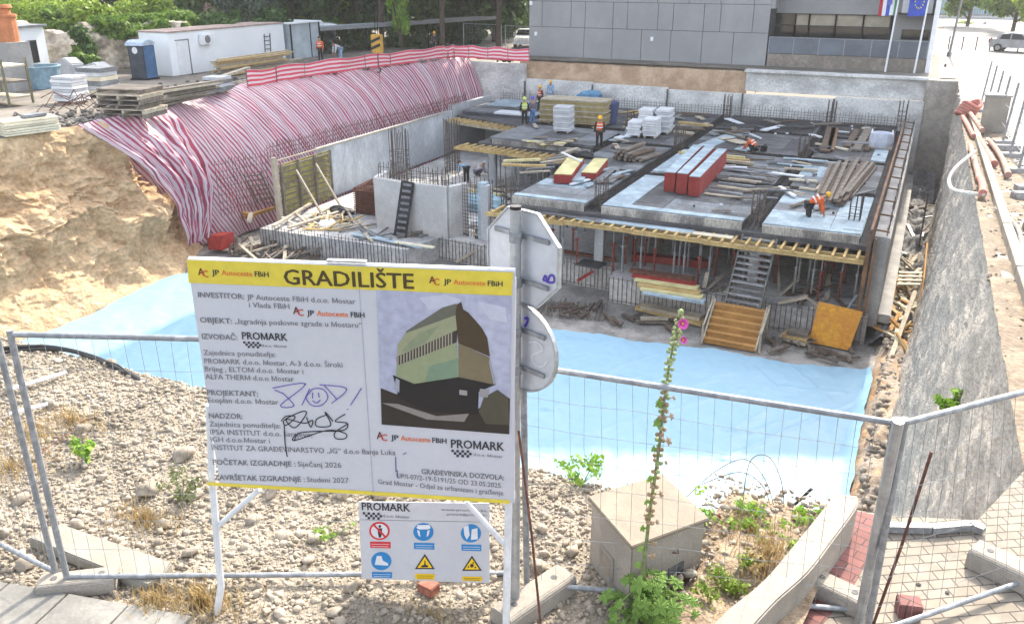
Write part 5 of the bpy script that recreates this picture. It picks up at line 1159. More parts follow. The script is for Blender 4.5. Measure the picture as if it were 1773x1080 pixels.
ivy(470, 40, 64, 3.4, 1.4, 2, 3000, lf3, 'low dark bush on the right end of the container roof line', 'bush', 'bush')
ivy(555, 75, 70, 2.2, 2.0, 2, 2600, lf4, 'olive coloured shrub under the canopy behind the orange vested worker', 'bush', 'bush')
ivy(610, 72, 72, 3, 2.2, 2, 3000, lf3, 'dark shrub under the canopy behind the person in white', 'bush', 'bush')
ivy(700, 62, 76, 4.5, 2.2, 2, 3400, lf3, 'dark shrub behind the crane hook', 'bush', 'bush')
ivy(800, 60, 80, 5, 2.4, 2, 3800, lf3, 'dark shrub left of the far mesh fence', 'bush', 'bush')
ivy(692, 15, 70, 1.2, 3.0, 1.2, 2400, lf5, 'slim bright green young tree in front of the dark trees', 'young_tree', 'tree')
def tree(px, k, H, cr, n, mat, label, zb=ZT, lean=0, base_h=.25, size=.34, pos=None):
    c = pos if pos is not None else dep(px, 60, k); x, y = c[0], c[1]; t = T('tree', label, 'tree', (x, y, zb))
    cl = []
    for i in range(22):
        hh = base_h+(1-base_h)*(i+.5)/22; rr = cr*math.sin(math.pi*min(.97, .18+hh*.8))**.7; a = random.uniform(0, 6.28); q = rr*random.uniform(.25, .85)
        s = cr*random.uniform(.28, .45); cl.append((x+lean*hh+q*math.cos(a), y+q*math.sin(a), zb+H*hh, s, s, s*.75))
    leaves('crown', cl, n, size, mat, parent=t, shell=.45)
    m = MB(); m.tube([(x, y, zb-.1), (x+.1, y, zb+H*.3), (x+lean*.6, y, zb+H*.6), (x+lean, y, zb+H*.9)], [.22, .19, .14, .05], 8)
    for q in cl[::2]: m.tube([(x+lean*.3, y, q[2]-H*.15), ((x+q[0])/2, (y+q[1])/2, q[2]-.6), q[:3]], [.12, .08, .03], 5)
    m.build('trunk', bark, t); return t
for i, (px, k, H, cr, mt, lab) in enumerate(((350, 82, 15, 4.5, lf3, 'tall dark tree far behind the container roof'), (430, 88, 17, 4.6, lf2, 'mid green tree behind the olive bush'), (505, 78, 17, 4.2, lf3, 'dark tree left of the canopy roof'), (560, 84, 18, 4.4, lf2, 'leafy tree with yellowish tips above the canopy roof'), (620, 80, 18, 4.2, lf3, 'dense dark tree behind the middle of the canopy'), (680, 86, 18, 4.2, lf3, 'dark tree behind the slim young tree'), (735, 80, 18, 4.0, lf3, 'shady dark tree behind the right half of the canopy'), (795, 88, 17, 4.2, lf3, 'dark tree behind the end of the canopy'), (855, 82, 16, 4.0, lf3, 'deep green tree left of the office building'), (910, 92, 16, 4.2, lf2, 'tree behind the left corner of the office building'))):
    tree(px, k, H, cr, 9000, mt, lab, zb=-2.2, base_h=.08)
for i, (px, k, H, cr, mt, lab) in enumerate(((140, 92, 13, 5, lf2, 'tree behind the yellow green hedge'), (250, 96, 14, 5, lf3, 'shaded tree behind the bright bush'), (40, 100, 12, 5.5, lf1, 'sunlit tree at the far top left'))):
    tree(px, k, H, cr, 7000, mt, lab, zb=-2.2, base_h=.08)
for x, y, H, cr, lab in ((-33.5, 68.5, 27, 5.2, 'tall tree added to shade the bank, bare trunk behind the far end of the tape fence'), (-37.5, 66, 26, 5.0, 'tall tree added to shade the bank, bare trunk behind the crane hook'), (-42.5, 64.5, 24, 5.0, 'tall tree added to shade the bank, bare trunk behind the pale hut')):
    tree(0, 0, H, cr, 13000, lf3, lab, zb=-2.2, base_h=.24, pos=(x, y, 0), size=.5)  # trees added to throw shade on the striped sheeting, crowns out of frame
# pinkish house far behind the trees
t = T('pink_house', 'pinkish plastered house wall partly visible behind the bushes', 'house', (-80, 80, -2)); c = dep(300, 12, 92)
hp = M('pink_plaster', (.36, .22, .20), var=.15, scale=.6)
m = MB(); m.box((c.x, c.y+4, 1.5), (16, 7, 7.2)); m.build('wall', hp, t); m = MB(); m.prism([(c.x-8.5, c.y, 5.1), (c.x-8.5, c.y+8, 5.1), (c.x-8.5, c.y+4, 7.2)], (17, 0, 0)); m.build('roof', tm, t)
for k in (-5, -1, 3):
    m = MB(); m.box((c.x+k, c.y+.48, 2), (1.2, .1, 1.6)); m.build('window', gl, t)
for i, px in enumerate((600, 690, 775, 850, 905)):
    ivy(px, 40, 100+i, 7, 6.5, 3, 5200, lf3, ['dark hedge mass behind the crane hook tree', 'second dark hedge mass behind the slim young tree', 'third dark hedge mass behind the canopy', 'dark hedge mass behind the left mesh fence', 'dark hedge mass next to the office corner'][i], 'hedge', 'hedge', .3)
# canopy roof
a, b = at(500, 54, -.05), at(858, 31, .1); t = T('canopy_roof', 'long flat grey edged canopy roof in front of the dark trees', 'canopy', tuple(a))
d = (b-a).normalized(); n = V3(-d.y, d.x, 0)
m = MB(); m.bar(a+n*1.2, b+n*1.2, 2.6, .1); m.build('roof_sheet', M('canopy_sheet', (.42, .45, .47), var=.1, scale=1), t)
m = MB(); m.bar(a-n*.1, b-n*.1, .12, .28); m.build('gutter_edge', galv_d, t)
for k in (.05, .35, .65, .9):
    p = a.lerp(b, k)+n*.6; m = MB(); m.bar(V3(p.x, p.y, -2.2), V3(p.x, p.y, -.05), .12); m.build('post', blk, t)
a2, b2 = at(372, 50, .0), at(545, 45, .0); t = T('white_flat_roof', 'low white flat roofed shed behind the container', 'shed', tuple(a2)); m = MB(); m.bar(a2+V3(0, 2, 0), b2+V3(0, 2.0, 0), 4.0, .25); m.build('roof', hutm, t); m = MB(); m.bar(a2+V3(0, 2, -1.2), b2+V3(0, 2, -1.2), 3.2, 2.1); m.build('wall', panel_m, t)
# crane hook block with rope
hk = dep(653, 76, 56); t = T('crane_hook', 'yellow and black striped crane hook block hanging on its rope', 'crane hook', tuple(hk))
m = MB(); m.box(hk, (.72, .4, 1.15)); m.build('block', M('hook_yellow', (.58, .34, .06), var=.15, scale=4), t, bevel=.04)
m = MB()
for k in (-.3, .12): m.prism([hk+V3(-.37, -.21, k-.12), hk+V3(.37, -.21, k+.18), hk+V3(.37, -.21, k+.36), hk+V3(-.37, -.21, k+.06)], (0, -.02, 0))
m.build('black_stripe', blk, t)
m = MB(); 
for s in (-.1, .1): m.tube([hk+V3(s, 0, .5), hk+V3(s, 0, 7)], .025, 5)
m.build('rope', blk, t)
m = MB(); m.tube([hk+V3(0, 0, -.5), hk+V3(0, 0, -1.5)], .04, 6); m.tube([hk+V3(.16*math.sin(u), 0, -1.65-.16*math.cos(u)+.0) for u in np.linspace(math.pi, -.9, 12)], .05, 6); m.tube([hk+V3(.03, 0, -1.5), hk+V3(.06, 0, -2.6)], .02, 5); m.build('hook', rust, t)
# far mesh fence by the parking place
def meshfence(pts, h, label, z, r=.03, nv=12, group=None):
    t = T('mesh_fence_panel', label, 'fence', tuple(pts[0]), group)
    a, b = Vector(pts[0]), Vector(pts[1])
    for p in (a, b):
        m = MB(); m.tube([p, p+V3(0, 0, h)], r*1.2, 6); m.build('post', galv, t)
    for zz in (.1, h-.03):
        m = MB(); m.tube([a+V3(0, 0, zz), b+V3(0, 0, zz)], r, 6); m.build('rail', galv, t)
    m = MB()
    for i in range(1, nv): p = a.lerp(b, i/nv); m.bar(p+V3(0, 0, .1), p+V3(0, 0, h), .008)
    for i in range(1, 8): m.bar(a+V3(0, 0, h*i/8), b+V3(0, 0, h*i/8), .008)
    m.build('mesh', galv_d, t)
meshfence((at(803, 82, -2.1), at(868, 86, -2.1)), 2.0, 'left mesh fence panel in front of the parked white car', -2)
meshfence((at(875, 87, -2.1), at(918, 90, -2.1)), 2.0, 'right mesh fence panel meeting the office building', -2)
# ------------------------------------------------------------------ cars
def car(loc, rz, label, paint, name='parked_car', s=1.):
    t = T(name, label, 'car', loc, rz=rz); W = Matrix.Translation(Vector(loc)) @ Matrix.Rotation(rz, 4, 'Z')
    pw = lambda *q: W @ (Vector(q)*s)
    prof = [(-2.0, .35), (-2.02, .75), (-1.85, .98), (-1.5, 1.0), (-1.2, 1.42), (-.4, 1.54), (.35, 1.5), (1.05, 1.02), (1.75, .88), (2.0, .7), (2.02, .35)]
    m = MB(); n = len(prof); sec = []
    for yk, ins in ((-.86, .0), (-.80, .03), (.80, .03), (.86, .0)):
        pass
    def ring(y, top): return [pw(x, y*(1-.16*max(0, (z-.95)/.6)), z) for x, z in prof]
    for y in (-.86, .86): sec.append(ring(y, 0))
    vs = sec[0]+sec[1]; fs = [tuple(range(n-1, -1, -1)), tuple(range(n, 2*n))]+[(i, (i+1) % n, n+(i+1) % n, n+i) for i in range(n)]
    m.add(vs, fs); m.build('body', paint, t, bevel=.05*s)
    g = gl
    for sd in (-1, 1):
        yy = lambda z: sd*(.865*(1-.16*max(0, (z-.95)/.6))+.005)
        for q in ([(-1.25, 1.02), (-1.08, 1.38), (-.45, 1.45), (-.45, 1.02)], [(-.35, 1.02), (-.35, 1.45), (.3, 1.42), (.85, 1.04)]):
            mm = MB(); mm.poly([pw(x, yy(z), z) for x, z in (q if sd < 0 else q[::-1])]); mm.build('side_window', g, t)
        mm = MB(); mm.box(pw(2.0, sd*.62, .72), (.14*s, .32*s, .16*s), rz=rz); mm.build('headlight', white_p, t)
        mm = MB(); mm.box(pw(-2.0, sd*.68, .85), (.12*s, .22*s, .3*s), rz=rz); mm.build('tail_light', red_s, t)
        mm = MB(); mm.box(pw(.75, sd*.98, 1.05), (.16*s, .2*s, .13*s), rz=rz); mm.build('mirror', paint, t)
        for x in (-1.25, 1.28):
            c = pw(x, sd*.80, .32); ax_ = (W.to_3x3() @ Vector((0, 1, 0))).normalized(); wh = MB(); wh.tube([c-ax_*.11, c+ax_*.11], .32*s, 18); wo = wh.build('wheel', black_m, t)
            rmb = MB(); rmb.tube([c+ax_*sd*.105, c+ax_*sd*.125], .2*s, 12); rmb.build('rim', galv, wo)
    mm = MB(); mm.poly([pw(.42, -.70, 1.47), pw(1.0, -.8, 1.07), pw(1.0, .8, 1.07), pw(.42, .70, 1.47)]); w_ = mm.build('windscreen', g, t); w_.location.z += .012
    mm = MB(); mm.poly([pw(-1.24, .70, 1.36), pw(-1.49, .8, 1.04), pw(-1.49, -.8, 1.04), pw(-1.24, -.70, 1.36)]); w_ = mm.build('rear_window', g, t); w_.location.z += .012
silver = M('silver_paint', (.42, .44, .47), rough=.3, var=.04, scale=1, metal=.3, spec=.5); carw = M('white_car_paint', (.7, .72, .74), rough=.3, var=.04, spec=.5)
c = at(1752, 90, -2.19); car((c.x+.3, c.y, -2.19), R(-24+8), 'silver hatchback parked on the sunlit street at the right edge', silver)
c = at(900, 84, -2.19); car((c.x, c.y+1.5, -2.19), R(-75), 'white car parked behind the far mesh fence beside the office', carw)
# ================================================================== RIGHT STREET
poles = [(1618, 40), (1690, 58), (1715, 50)]
c = at(1643, 98, -2.19); t = T('lamp_post', 'tall grey lamp post beside the office corner', 'lamp post', tuple(c)); m = MB(); m.tube([c, c+V3(.35, 0, 8)], [.1, .06], 8); m.build('pole', galv_d, t); m = MB(); m.lathe([(.18, 0), (.18, .3), (.1, .4)], c, 10); m.build('base', galv_d, t); m = MB(); m.box(c+V3(.3, -.6, 8), (.25, .8, .14)); m.build('lamp_head', galv_d, t)
bx = [1640, 1660, 1682, 1702, 1724, 1746, 1770, 1796]
m = None
for i in range(9):
    y = 78+i*.0; x = .9+i*1.05; t = T('railing_post', 'dark bollard like post in the row beside the far street', 'post', (x, 86, -2.2), 'posts along the far street'); m = MB(); m.tube([(x, 86, -2.2), (x, 86, -1.2)], .05, 6); m.build('shaft', blk, t); m = MB(); m.ball((x, 86, -1.17), .075, 6, 4); m.build('cap', blk, t)
c = dep(1665, 30, 130); t = T('far_house', 'pale blue plastered house far down the street', 'house', tuple(c)); hb = M('pale_blue_plaster', (.36, .50, .56), var=.1, scale=.3)
m = MB(); m.box((c.x, c.y+5, 2), (13, 9, 8.4)); m.build('wall', hb, t); m = MB(); m.box((c.x+9.5, c.y+5, 1.6), (6, 9, 7.6)); m.build('side_wing', M('grey_render', (.22, .22, .23), var=.1, scale=.3), t)
m = MB(); m.box((c.x, c.y+5, 6.4), (14, 10, .4)); m.build('roof', tm, t)
for k in (-4, 0, 4):
    m = MB(); m.box((c.x+k, c.y+.46, 2.5), (1.4, .12, 1.9)); m.build('window', gl, t)
c = dep(1690, 52, 118); t = T('picket_fence', 'low grey picket fence across the end of the street', 'fence', tuple(c))
m = MB()
for i in range(44): m.bar((c.x-6+i*.32, c.y, -2.2), (c.x-6+i*.32, c.y, -.9), .06)
for z in (-1.9, -1.0): m.bar((c.x-6, c.y, z), (c.x+8, c.y, z), .06)
m.build('pickets', galv_d, t); m = MB(); m.box((c.x+1, c.y+.1, -2.1), (14.4, .3, .5)); m.build('plinth', conc_l, t)
ivy(1703, 56, 108, 4.5, 1.8, 1.5, 2600, lf5, 'bright green hedge in front of the picket fence', 'hedge', 'hedge')
tree(0, 0, 9, 3.6, 6000, lf2, 'leafy street tree above the silver hatchback', zb=-2.2, base_h=.22, pos=dep(1752, 60, 96), size=.3)
tree(0, 0, 9, 3.2, 5200, lf2, 'street tree right of the lamp post', zb=-2.2, base_h=.22, pos=dep(1672, 60, 104), size=.3)
tree(0, 0, 8, 3.0, 4200, lf1, 'street tree at the right edge of the view', zb=-2.2, base_h=.22, pos=dep(1800, 60, 88), size=.3)
# row of leaning fence stakes with wire on the wall top
y_ = [48, 44, 40, 36.5, 33, 30, 27, 24.2, 21.6, 19.2, 17.2]
for k, y in enumerate(y_):
    x = 2.35+.03*k; z = zst(y)
    t = T('fence_stake', 'thin leaning steel stake in the fence row along the right street', 'stake', (x, y, z), 'fence stakes along the street')
    m = MB(); m.tube([(x, y, z), (x+.12, y+.05, z+2.0)], .038, 6); m.build('shaft', galv_d, t); m = MB(); m.box((x, y, z+.07), (.55, .3, .14), rz=R(20)); m.build('foot', conc, t)
m = MB(); 
for zz in (.5, 1.1, 1.7):
    m.tube([(2.38+.03*k+.06*zz, y, zst(y)+zz-.05*(k % 2)) for k, y in enumerate(y_)], .012, 4)
tag(m.build('fence_wire', galv_d, origin=(2.4, 30, 0)), 'sagging wires strung between the street fence stakes', 'wire')
# orange pipes and hose on the wall top
pk = M('salmon_pipe', (.50, .18, .14), var=.2, scale=3, col2=(.36, .16, .13)); pk2 = M('dusty_pipe', (.40, .24, .19), var=.2, scale=3)
def pipe(y0, y1, x0, x1, dz, r, mat, label, bend=0):
    t = T('drain_pipe', label, 'pipe', (x0, y0, zst(y0))); pts = []
    for i in range(8):
        u = i/7; y = lerp(y0, y1, u); pts.append((lerp(x0, x1, u)+bend*math.sin(u*3.1), y, zst(y)+r+dz+.06))
    m = MB(); m.tube(pts, r, 12, cap=False); m.tube(pts, r*.88, 12, cap=False); m.build('tube', mat, t)
    m = MB(); a = Vector(pts[0]); b = Vector(pts[1]); d = (b-a).normalized(); m.tube([a-d*.02, a+d*.3], r*1.14, 12); m.tube([a-d*.021, a-d*.0205], r*.9, 12); m.build('socket', black_m if r > .1 else mat, t)
pipe(24.5, 31, 1.5, 1.45, .0, .075, pk2, 'dusty pink drain pipe nearest to the pit edge')
pipe(27.3, 33, 1.95, 1.75, .0, .09, pk, 'bright salmon pipe in the middle of the bundle'); pipe(25.6, 32.6, 2.2, 2.05, 0, .075, pk2, 'dusty pipe right of the salmon pipe', .08)
pipe(33.5, 40.0, 1.62, 1.4, .0, .08, pk, 'salmon pipe further along the wall top'); pipe(22.2, 24.3, 1.48, 1.5, .05, .08, pk, 'short salmon pipe at the near end of the bundle', .02); pipe(34.6, 41, 1.9, 1.65, .1, .08, pk2, 'upper dusty pipe at the far end of the wall top')
c = V3(1.5, 41.3, zst(41)+.35); m = MB(); 
for k in range(5): m.tube([c+V3(.34*math.cos(u)+.05*k, .5*math.sin(u), .1*k-.2+.1*math.sin(2*u)) for u in np.linspace(0, 6.28, 18)], .075, 7)
tag(m.build('pipe_coil', pk, origin=c), 'coil of salmon corrugated pipe at the far end of the wall top', 'pipe coil')
m = MB(); pts = [at(1688, 262, zst(27)+.35), at(1655, 290, zst(25)+.2), at(1643, 312, zst(23)-.1), at(1650, 328, zst(22)-.2), at(1676, 334, zst(21.5)+.05), at(1706, 338, zst(21)+.1)]
def smooth_pts(pts, n=6):
    out = []
    for i in range(len(pts)-1):
        p0 = pts[max(0, i-1)]; p1 = pts[i]; p2 = pts[i+1]; p3 = pts[min(len(pts)-1, i+2)]
        for j in range(n):
            t = j/n; out.append(.5*((2*p1)+(p2-p0)*t+(2*p0-5*p1+4*p2-p3)*t*t+(3*p1-p0-3*p2+p3)*t**3))
    return out+[pts[-1]]
m.tube(smooth_pts(pts), .045, 7); tag(m.build('hose', M('pale_hose', (.55, .53, .49), var=.1), origin=pts[0]), 'pale flexible hose looping over the pit edge by the pipes', 'hose')
m = MB(); m.tube(smooth_pts([V3(1.7, 21, zst(21)+.1), V3(2.0, 19, zst(19)+.1), V3(1.9, 16, zst(16)+.1), V3(2.1, 13.5, .05), V3(2.0, 11.5, .08)]), .04, 6); tag(m.build('hose', M('grey_hose', (.36, .35, .33), var=.1), origin=(1.7, 21, 0)), 'grey cable hose running along the kerb beam towards the camera', 'hose')
for k, y in enumerate((38.5, 31.5, 23, 19.5, 16.5, 14.2)):
    x = 2.5; z = zst(y); m = MB(); m.box((x, y, z+.09), (.75, .28, .18), rz=R(12+k*3)); tag(m.build('fence_block', conc, origin=(x, y, z), bevel=.02), 'grey concrete fence foot beside the kerb beam', 'block', 'fence feet by the kerb beam')
t = T('cable_box', 'tall grey cabinet standing by the pipes on the wall top', 'cabinet', (2.3, 36.5, zst(36.5))); m = MB(); m.box((2.3, 36.5, zst(36.5)+.65), (.8, .6, 1.3)); m.build('body', conc_near, t, bevel=.02); m = MB(); m.box((2.3, 36.5, zst(36.5)+1.33), (.9, .7, .06)); m.build('lid', conc, t)
P_ = np.array([(random.uniform(1.35, 2.9), y, zst(y)+.01) for y in RNG.uniform(9.5, 42, 900)]); tag(stones(P_, RNG.uniform(.015, .055, len(P_)), M('tan_gravel', (.21, .17, .125), var=.3, scale=3), 'gravel', sub=1), 'tan gravel along the kerb on top of the right wall', 'gravel', kind='stuff')
P_ = np.array([(random.uniform(.0, .9), y, ZP+.35+.2*random.random()) for y in RNG.uniform(17, 44, 900)]); tag(stones(P_, RNG.uniform(.04, .2, len(P_)), M('channel_stone', (.30, .26, .21), var=.35, scale=2), 'rubble', sub=1), 'rubble along the foot of the right wall', 'rubble', kind='stuff')
ivy(1630, 152, 62, 1.6, 1.5, 1.0, 2600, lf1, 'green bush growing at the far right corner of the pit', 'bush', 'bush', .14)
ivy(1313, 142, 67, .55, 1.3, .5, 1300, lf3, 'small dark shrub growing from the far pit wall', 'bush', 'bush', .1)
c = atX(1648, 695, 1.12); cl = [(c.x-.05+random.uniform(-.15, .15), c.y+random.uniform(-.22, .22), c.z+random.uniform(-.06, .1), .1, .12, .06) for _ in range(8)]
t = T('weed', 'bright green weed growing from the sprayed concrete wall', 'plant', tuple(c)); leaves('foliage', cl, 260, .05, lf5, parent=t); m = MB()
for q in cl: m.tube([c, q[:3]], .012, 4)
m.build('stem', lf2, t)
# ================================================================== FOREGROUND: SIGN BOARD
BA, BB, BZ0, BZ1 = V3(-3.91, 3.68, 2.755), V3(-2.02, 4.33, 2.755), 1.16, 2.755
bu = (BB-BA).normalized(); bn = bu.cross(V3(0, 0, 1)).normalized()   # towards the camera
def onplane(px, py, o, n):
    d = Vector(ray(px, py)); c = V3(0, 0, CAMH); return c+d*((Vector(o)-c).dot(n)/d.dot(n))
_caps = {}
def text(parent, s, pl, pr, cap, mat, bold=False, o=None, n=None, off=.004, name='lettering'):
    o = BA if o is None else o; n = bn if n is None else n; u = V3(0, 0, 1).cross(n).normalized()
    L_, R_, C_ = onplane(*pl, o, n), onplane(*pr, o, n), onplane(pl[0], pl[1]-cap, o, n)
    cu = bpy.data.curves.new('t', 'FONT'); cu.body = s.replace('Đ', 'Ð'); cu.size = 1; cu.resolution_u = 2
    cu.offset = 0
    ob = bpy.data.objects.new('t', cu); COL.objects.link(ob)
    me = bpy.data.meshes.new_from_object(ob.evaluated_get(bpy.context.evaluated_depsgraph_get())); bpy.data.objects.remove(ob); bpy.data.curves.remove(cu)
    nv = len(me.vertices); A = np.empty(nv*3, np.float32); me.vertices.foreach_get('co', A); A = A.reshape(-1, 3)
    for i in range(nv-10):
        if 'M' in s and abs(A[i+2, 1]-.4) < .035 and abs(A[i+9, 1]-.27) < .035 and abs(A[i+10, 1]-.27) < .035 and abs(A[i, 1]-.685) < .04 and abs(A[i+5, 1]) < .03:
            A[i+2, 1] -= .24; A[i+9, 1] -= .255; A[i+10, 1] -= .255
    x0, x1 = A[:, 0].min(), A[:, 0].max(); sx = (R_-L_).dot(u)/(x1-x0); sy = (C_-L_).z/.73; sl = (R_-L_).z/max(1e-6, (R_-L_).dot(u))
    U = (A[:, 0]-x0)*sx; Vz = A[:, 1]*sy+U*sl
    P = np.array(L_)[None]+U[:, None]*np.array(u)[None]+Vz[:, None]*np.array([0, 0, 1.])[None]+np.array(n)[None]*off
    q = PM[parent.name].inverted(); Am = np.array(q.to_3x3()); P = P @ Am.T+np.array(q.translation)
    Fs = [tuple(p.vertices) for p in me.polygons]; bpy.data.meshes.remove(me); vs = []; fs = []; uu = np.array((q.to_3x3() @ u)); hh = (C_-L_).z/.73
    for k, (dx, dy) in enumerate(((0, 0), (.045, .0), (.022, .012), (.022, -.012)) if bold else ((0, 0), (.016, .0))):
        o_ = len(vs); vs += [tuple(p) for p in (P+uu[None]*dx*sx*.9+np.array([0, 0, dy*sy])[None]+np.array(q.to_3x3() @ n)[None]*.00015*k)]; fs += [tuple(i+o_ for i in f) for f in Fs]
    me = bpy.data.meshes.new(name); me.from_pydata(vs, [], fs); me.materials.append(mat)
    return link(me, name, parent)
def flatpoly(parent, name, polys, mat, o=None, n=None, off=.004):
    o = BA if o is None else o; n = bn if n is None else n; m = MB()
    for k, p in enumerate(polys):
        pts = [onplane(x, y, o, n)+n*(off) for x, y in p]; nn = (pts[1]-pts[0]).cross(pts[2]-pts[0])
        m.poly(pts if nn.dot(n) > 0 else pts[::-1])
    return m.build(name, mat, parent)
def stroke(parent, name, lines, wpx, mat, off=.006, o=None, n=None):
    o = BA if o is None else o; n = bn if n is None else n; m = MB()
    for ln in lines:
        pts = [onplane(x, y, o, n)+n*off for x, y in ln]
        sp = smooth_pts(pts, 4) if len(pts) > 2 else pts
        for a, b in zip(sp[:-1], sp[1:]): m.bar(a, b, wpx*.0034, .0012, up=n)
    return m.build(name, mat, parent)
Z2 = lambda x, y: (320+x/2.955, 430+y/2.955); Z3 = lambda x, y: (320+x/2.8417, 700+y/2.8417)
brd = T('construction_sign', 'large white construction site notice board with yellow header band', 'sign', (-2.97, 4.0, 0))
ink = flat('dark_ink', (.035, .035, .04)); grey_ink = flat('grey_ink', (.16, .16, .17)); red_ink = flat('red_ink', (.50, .07, .03)); or_ink = flat('orange_ink', (.66, .17, .05)); mar_ink = flat('maroon_ink', (.14, .03, .03)); yel_ink = flat('yellow_print', (.62, .50, .06)); brown_ink = flat('brown_ink', (.07, .05, .02))
bwhite = M('board_white', (.475, .48, .51), rough=.45, var=.02, scale=1.2, col2=(.45, .455, .485), spec=.4)
w_ = (BB-BA).length; mid = (BA+BB)/2
m = MB(); m.bar(V3(BA.x, BA.y, (BZ0+BZ1)/2)-bn*.012, V3(BB.x, BB.y, (BZ0+BZ1)/2)-bn*.012, .022, BZ1-BZ0); m.build('board', bwhite, brd, bevel=.003)
flatpoly(brd, 'header_band', [[(324, 449.5), (889, 471.5), (886.2, 512), (326.6, 489.5)]], yel_ink, off=.0015)
flatpoly(brd, 'footer_band', [[(358.5, 834), (621, 848.5), (882.5, 865), (882.3, 871.5), (621, 855), (358.3, 839.5)]], yel_ink, off=.0015)
m = MB(); p = onplane(622, 500, BA, bn); m.bar(V3(p.x, p.y, BZ0+.002)+bn*.001, V3(p.x, p.y, BZ1-.002)+bn*.001, .004, .002, up=bn); m.build('seam', flat('seam_grey', (.36, .38, .43)), brd)
text(brd, 'GRADILIŠTE', (492.5, 491.5), (716, 499.5), 27, brown_ink, True)
def aclogo(x, y, k=1.):
    text(brd, 'A', (x, y), (x+11*k, y+.3), 13*k, mar_ink, True); text(brd, 'C', (x+8*k, y+3*k), (x+18*k, y+3.3*k), 12*k, red_ink, True, off=.006)
def logo(ac, jp, au, fb, cap=9.5):
    aclogo(*ac)
    text(brd, 'JP', *jp, cap, ink, True); text(brd, 'Autoceste', *au, cap, or_ink, True); text(brd, 'FBiH', *fb, cap, ink, True)
logo((343.5, 476), ((367.4, 475.5), (380, 476)), ((384.3, 476.2), (437.4, 478.3)), ((441.8, 478.4), (465.5, 479.3)))
logo((743, 490), ((768.4, 491.4), (780.9, 492)), ((785.3, 492), (840, 494.3)), ((844.5, 494.5), (870, 495.6)))
logo((508, 543), ((532, 545.5), (544, 546)), ((549, 546.2), (602.6, 548.4)), ((607.7, 548.6), (631.3, 549.6)))
logo((652.5, 759), ((677, 760.5), (690, 761.2)), ((694, 761.6), (745, 765)), ((748.6, 765.3), (773, 767)), 9)
TX = [('INVESTITOR:', (343.7, 514), (423, 517.5), 9.5, 1), ('JP Autoceste FBiH d.o.o. Mostar', (428.3, 518), (616, 526), 9.5, 0), ('i Vlada FBiH', (431.7, 531.5), (501.7, 534.6), 9.5, 0), ('OBJEKT:', (347, 557.5), (402, 560), 9.5, 1), ('„Izgradnja poslovne zgrade u Mostaru“', (407.3, 559.8), (627, 567), 9.5, 0), ('IZVOĐAČ:', (350.5, 586), (411.4, 588.3), 9.5, 1), ('Zajednica ponuditelja:', (353, 614), (477.4, 617.5), 9.3, 0), ('PROMARK d.o.o. Mostar, A-3 d.o.o. Široki', (354.5, 628.5), (593.4, 635.5), 9.3, 0), ('Brijeg , ELTOM d.o.o. Mostar i', (355.5, 642), (525.8, 647), 9.3, 0), ('ALFA THERM d.o.o Mostar', (356.2, 655.5), (509.5, 660), 9.3, 0), ('PROJEKTANT:', (359.3, 683), (447, 685.7), 9.3, 1), ('Ecoplan d.o.o. Mostar', (360.6, 696), (482.4, 699.8), 9.3, 0), ('NADZOR:', (362.3, 723), (420.5, 724.6), 9.3, 1), ('Zajednica ponuditelja:', (363.3, 737.3), (486, 740.8), 9.2, 0), ('IPSA INSTITUT d.o.o. Sarajevo;', (365, 751.3), (541, 756), 9.2, 0), ('IGH d.o.o.Mostar i', (365.7, 764), (467.8, 766.6), 9.2, 0), ('INSTITUT ZA GRAĐEVINARSTVO „IG“ d.o.o Banja Luka', (367.5, 777.8), (685, 787), 9.2, 0), ('POČETAK IZGRADNJE :', (369.3, 803.4), (511.8, 806.6), 9.2, 1), ('Siječanj 2026', (516, 806.8), (591, 808.8), 9.2, 0), ('ZAVRŠETAK IZGRADNJE :', (371.7, 829.6), (528, 833.2), 9.2, 1), ('Studeni 2027', (531.8, 833.4), (604, 835.3), 9.2, 0), ('GRAĐEVINSKA DOZVOLA:', (730, 819.5), (872.5, 830.5), 9.2, 1), ('UP/I-07/2-19-5191/25 OD 23.05.2025.', (687, 826.5), (869.7, 844), 8.6, 0), ('Grad Mostar - Odjel za urbanizam i građenje', (655, 836.5), (871.4, 857), 8.6, 0)]
for s_, a, b, c_, bo in TX: text(brd, s_, a, b, c_, grey_ink, bool(bo), name='heading' if bo else 'text_line')
def promark(par, L_, R_, cap, sq, sm, o=None, n=None, small=True):
    text(par, 'PROMARK', L_, R_, cap, ink, True, o, n); x0, y0, s = sq; pl = []
    for r in range(3):
        for c in range(8):
            if (r+c) % 2 == 0 and not (r == 2 and c < 2): 
                x = x0+c*s; y = y0+r*s*.95+c*s*.04; pl.append([(x, y), (x+s, y+.1), (x+s, y+s*.95), (x, y+s*.95)])
    flatpoly(par, 'chequer_mark', pl, ink, o, n)
    if small: text(par, 'd.o.o. Mostar', *sm, 5, grey_ink, False, o, n)
promark(brd, (419.8, 586.5), (497.7, 589.4), 13, (421.5, 590.4, 3.9), ((453.7, 599.8), (497.7, 601.5)))
promark(brd, (781, 774), (872.5, 779.5), 15, (781.5, 777.5, 4.4), ((820, 788), (870.7, 792)))
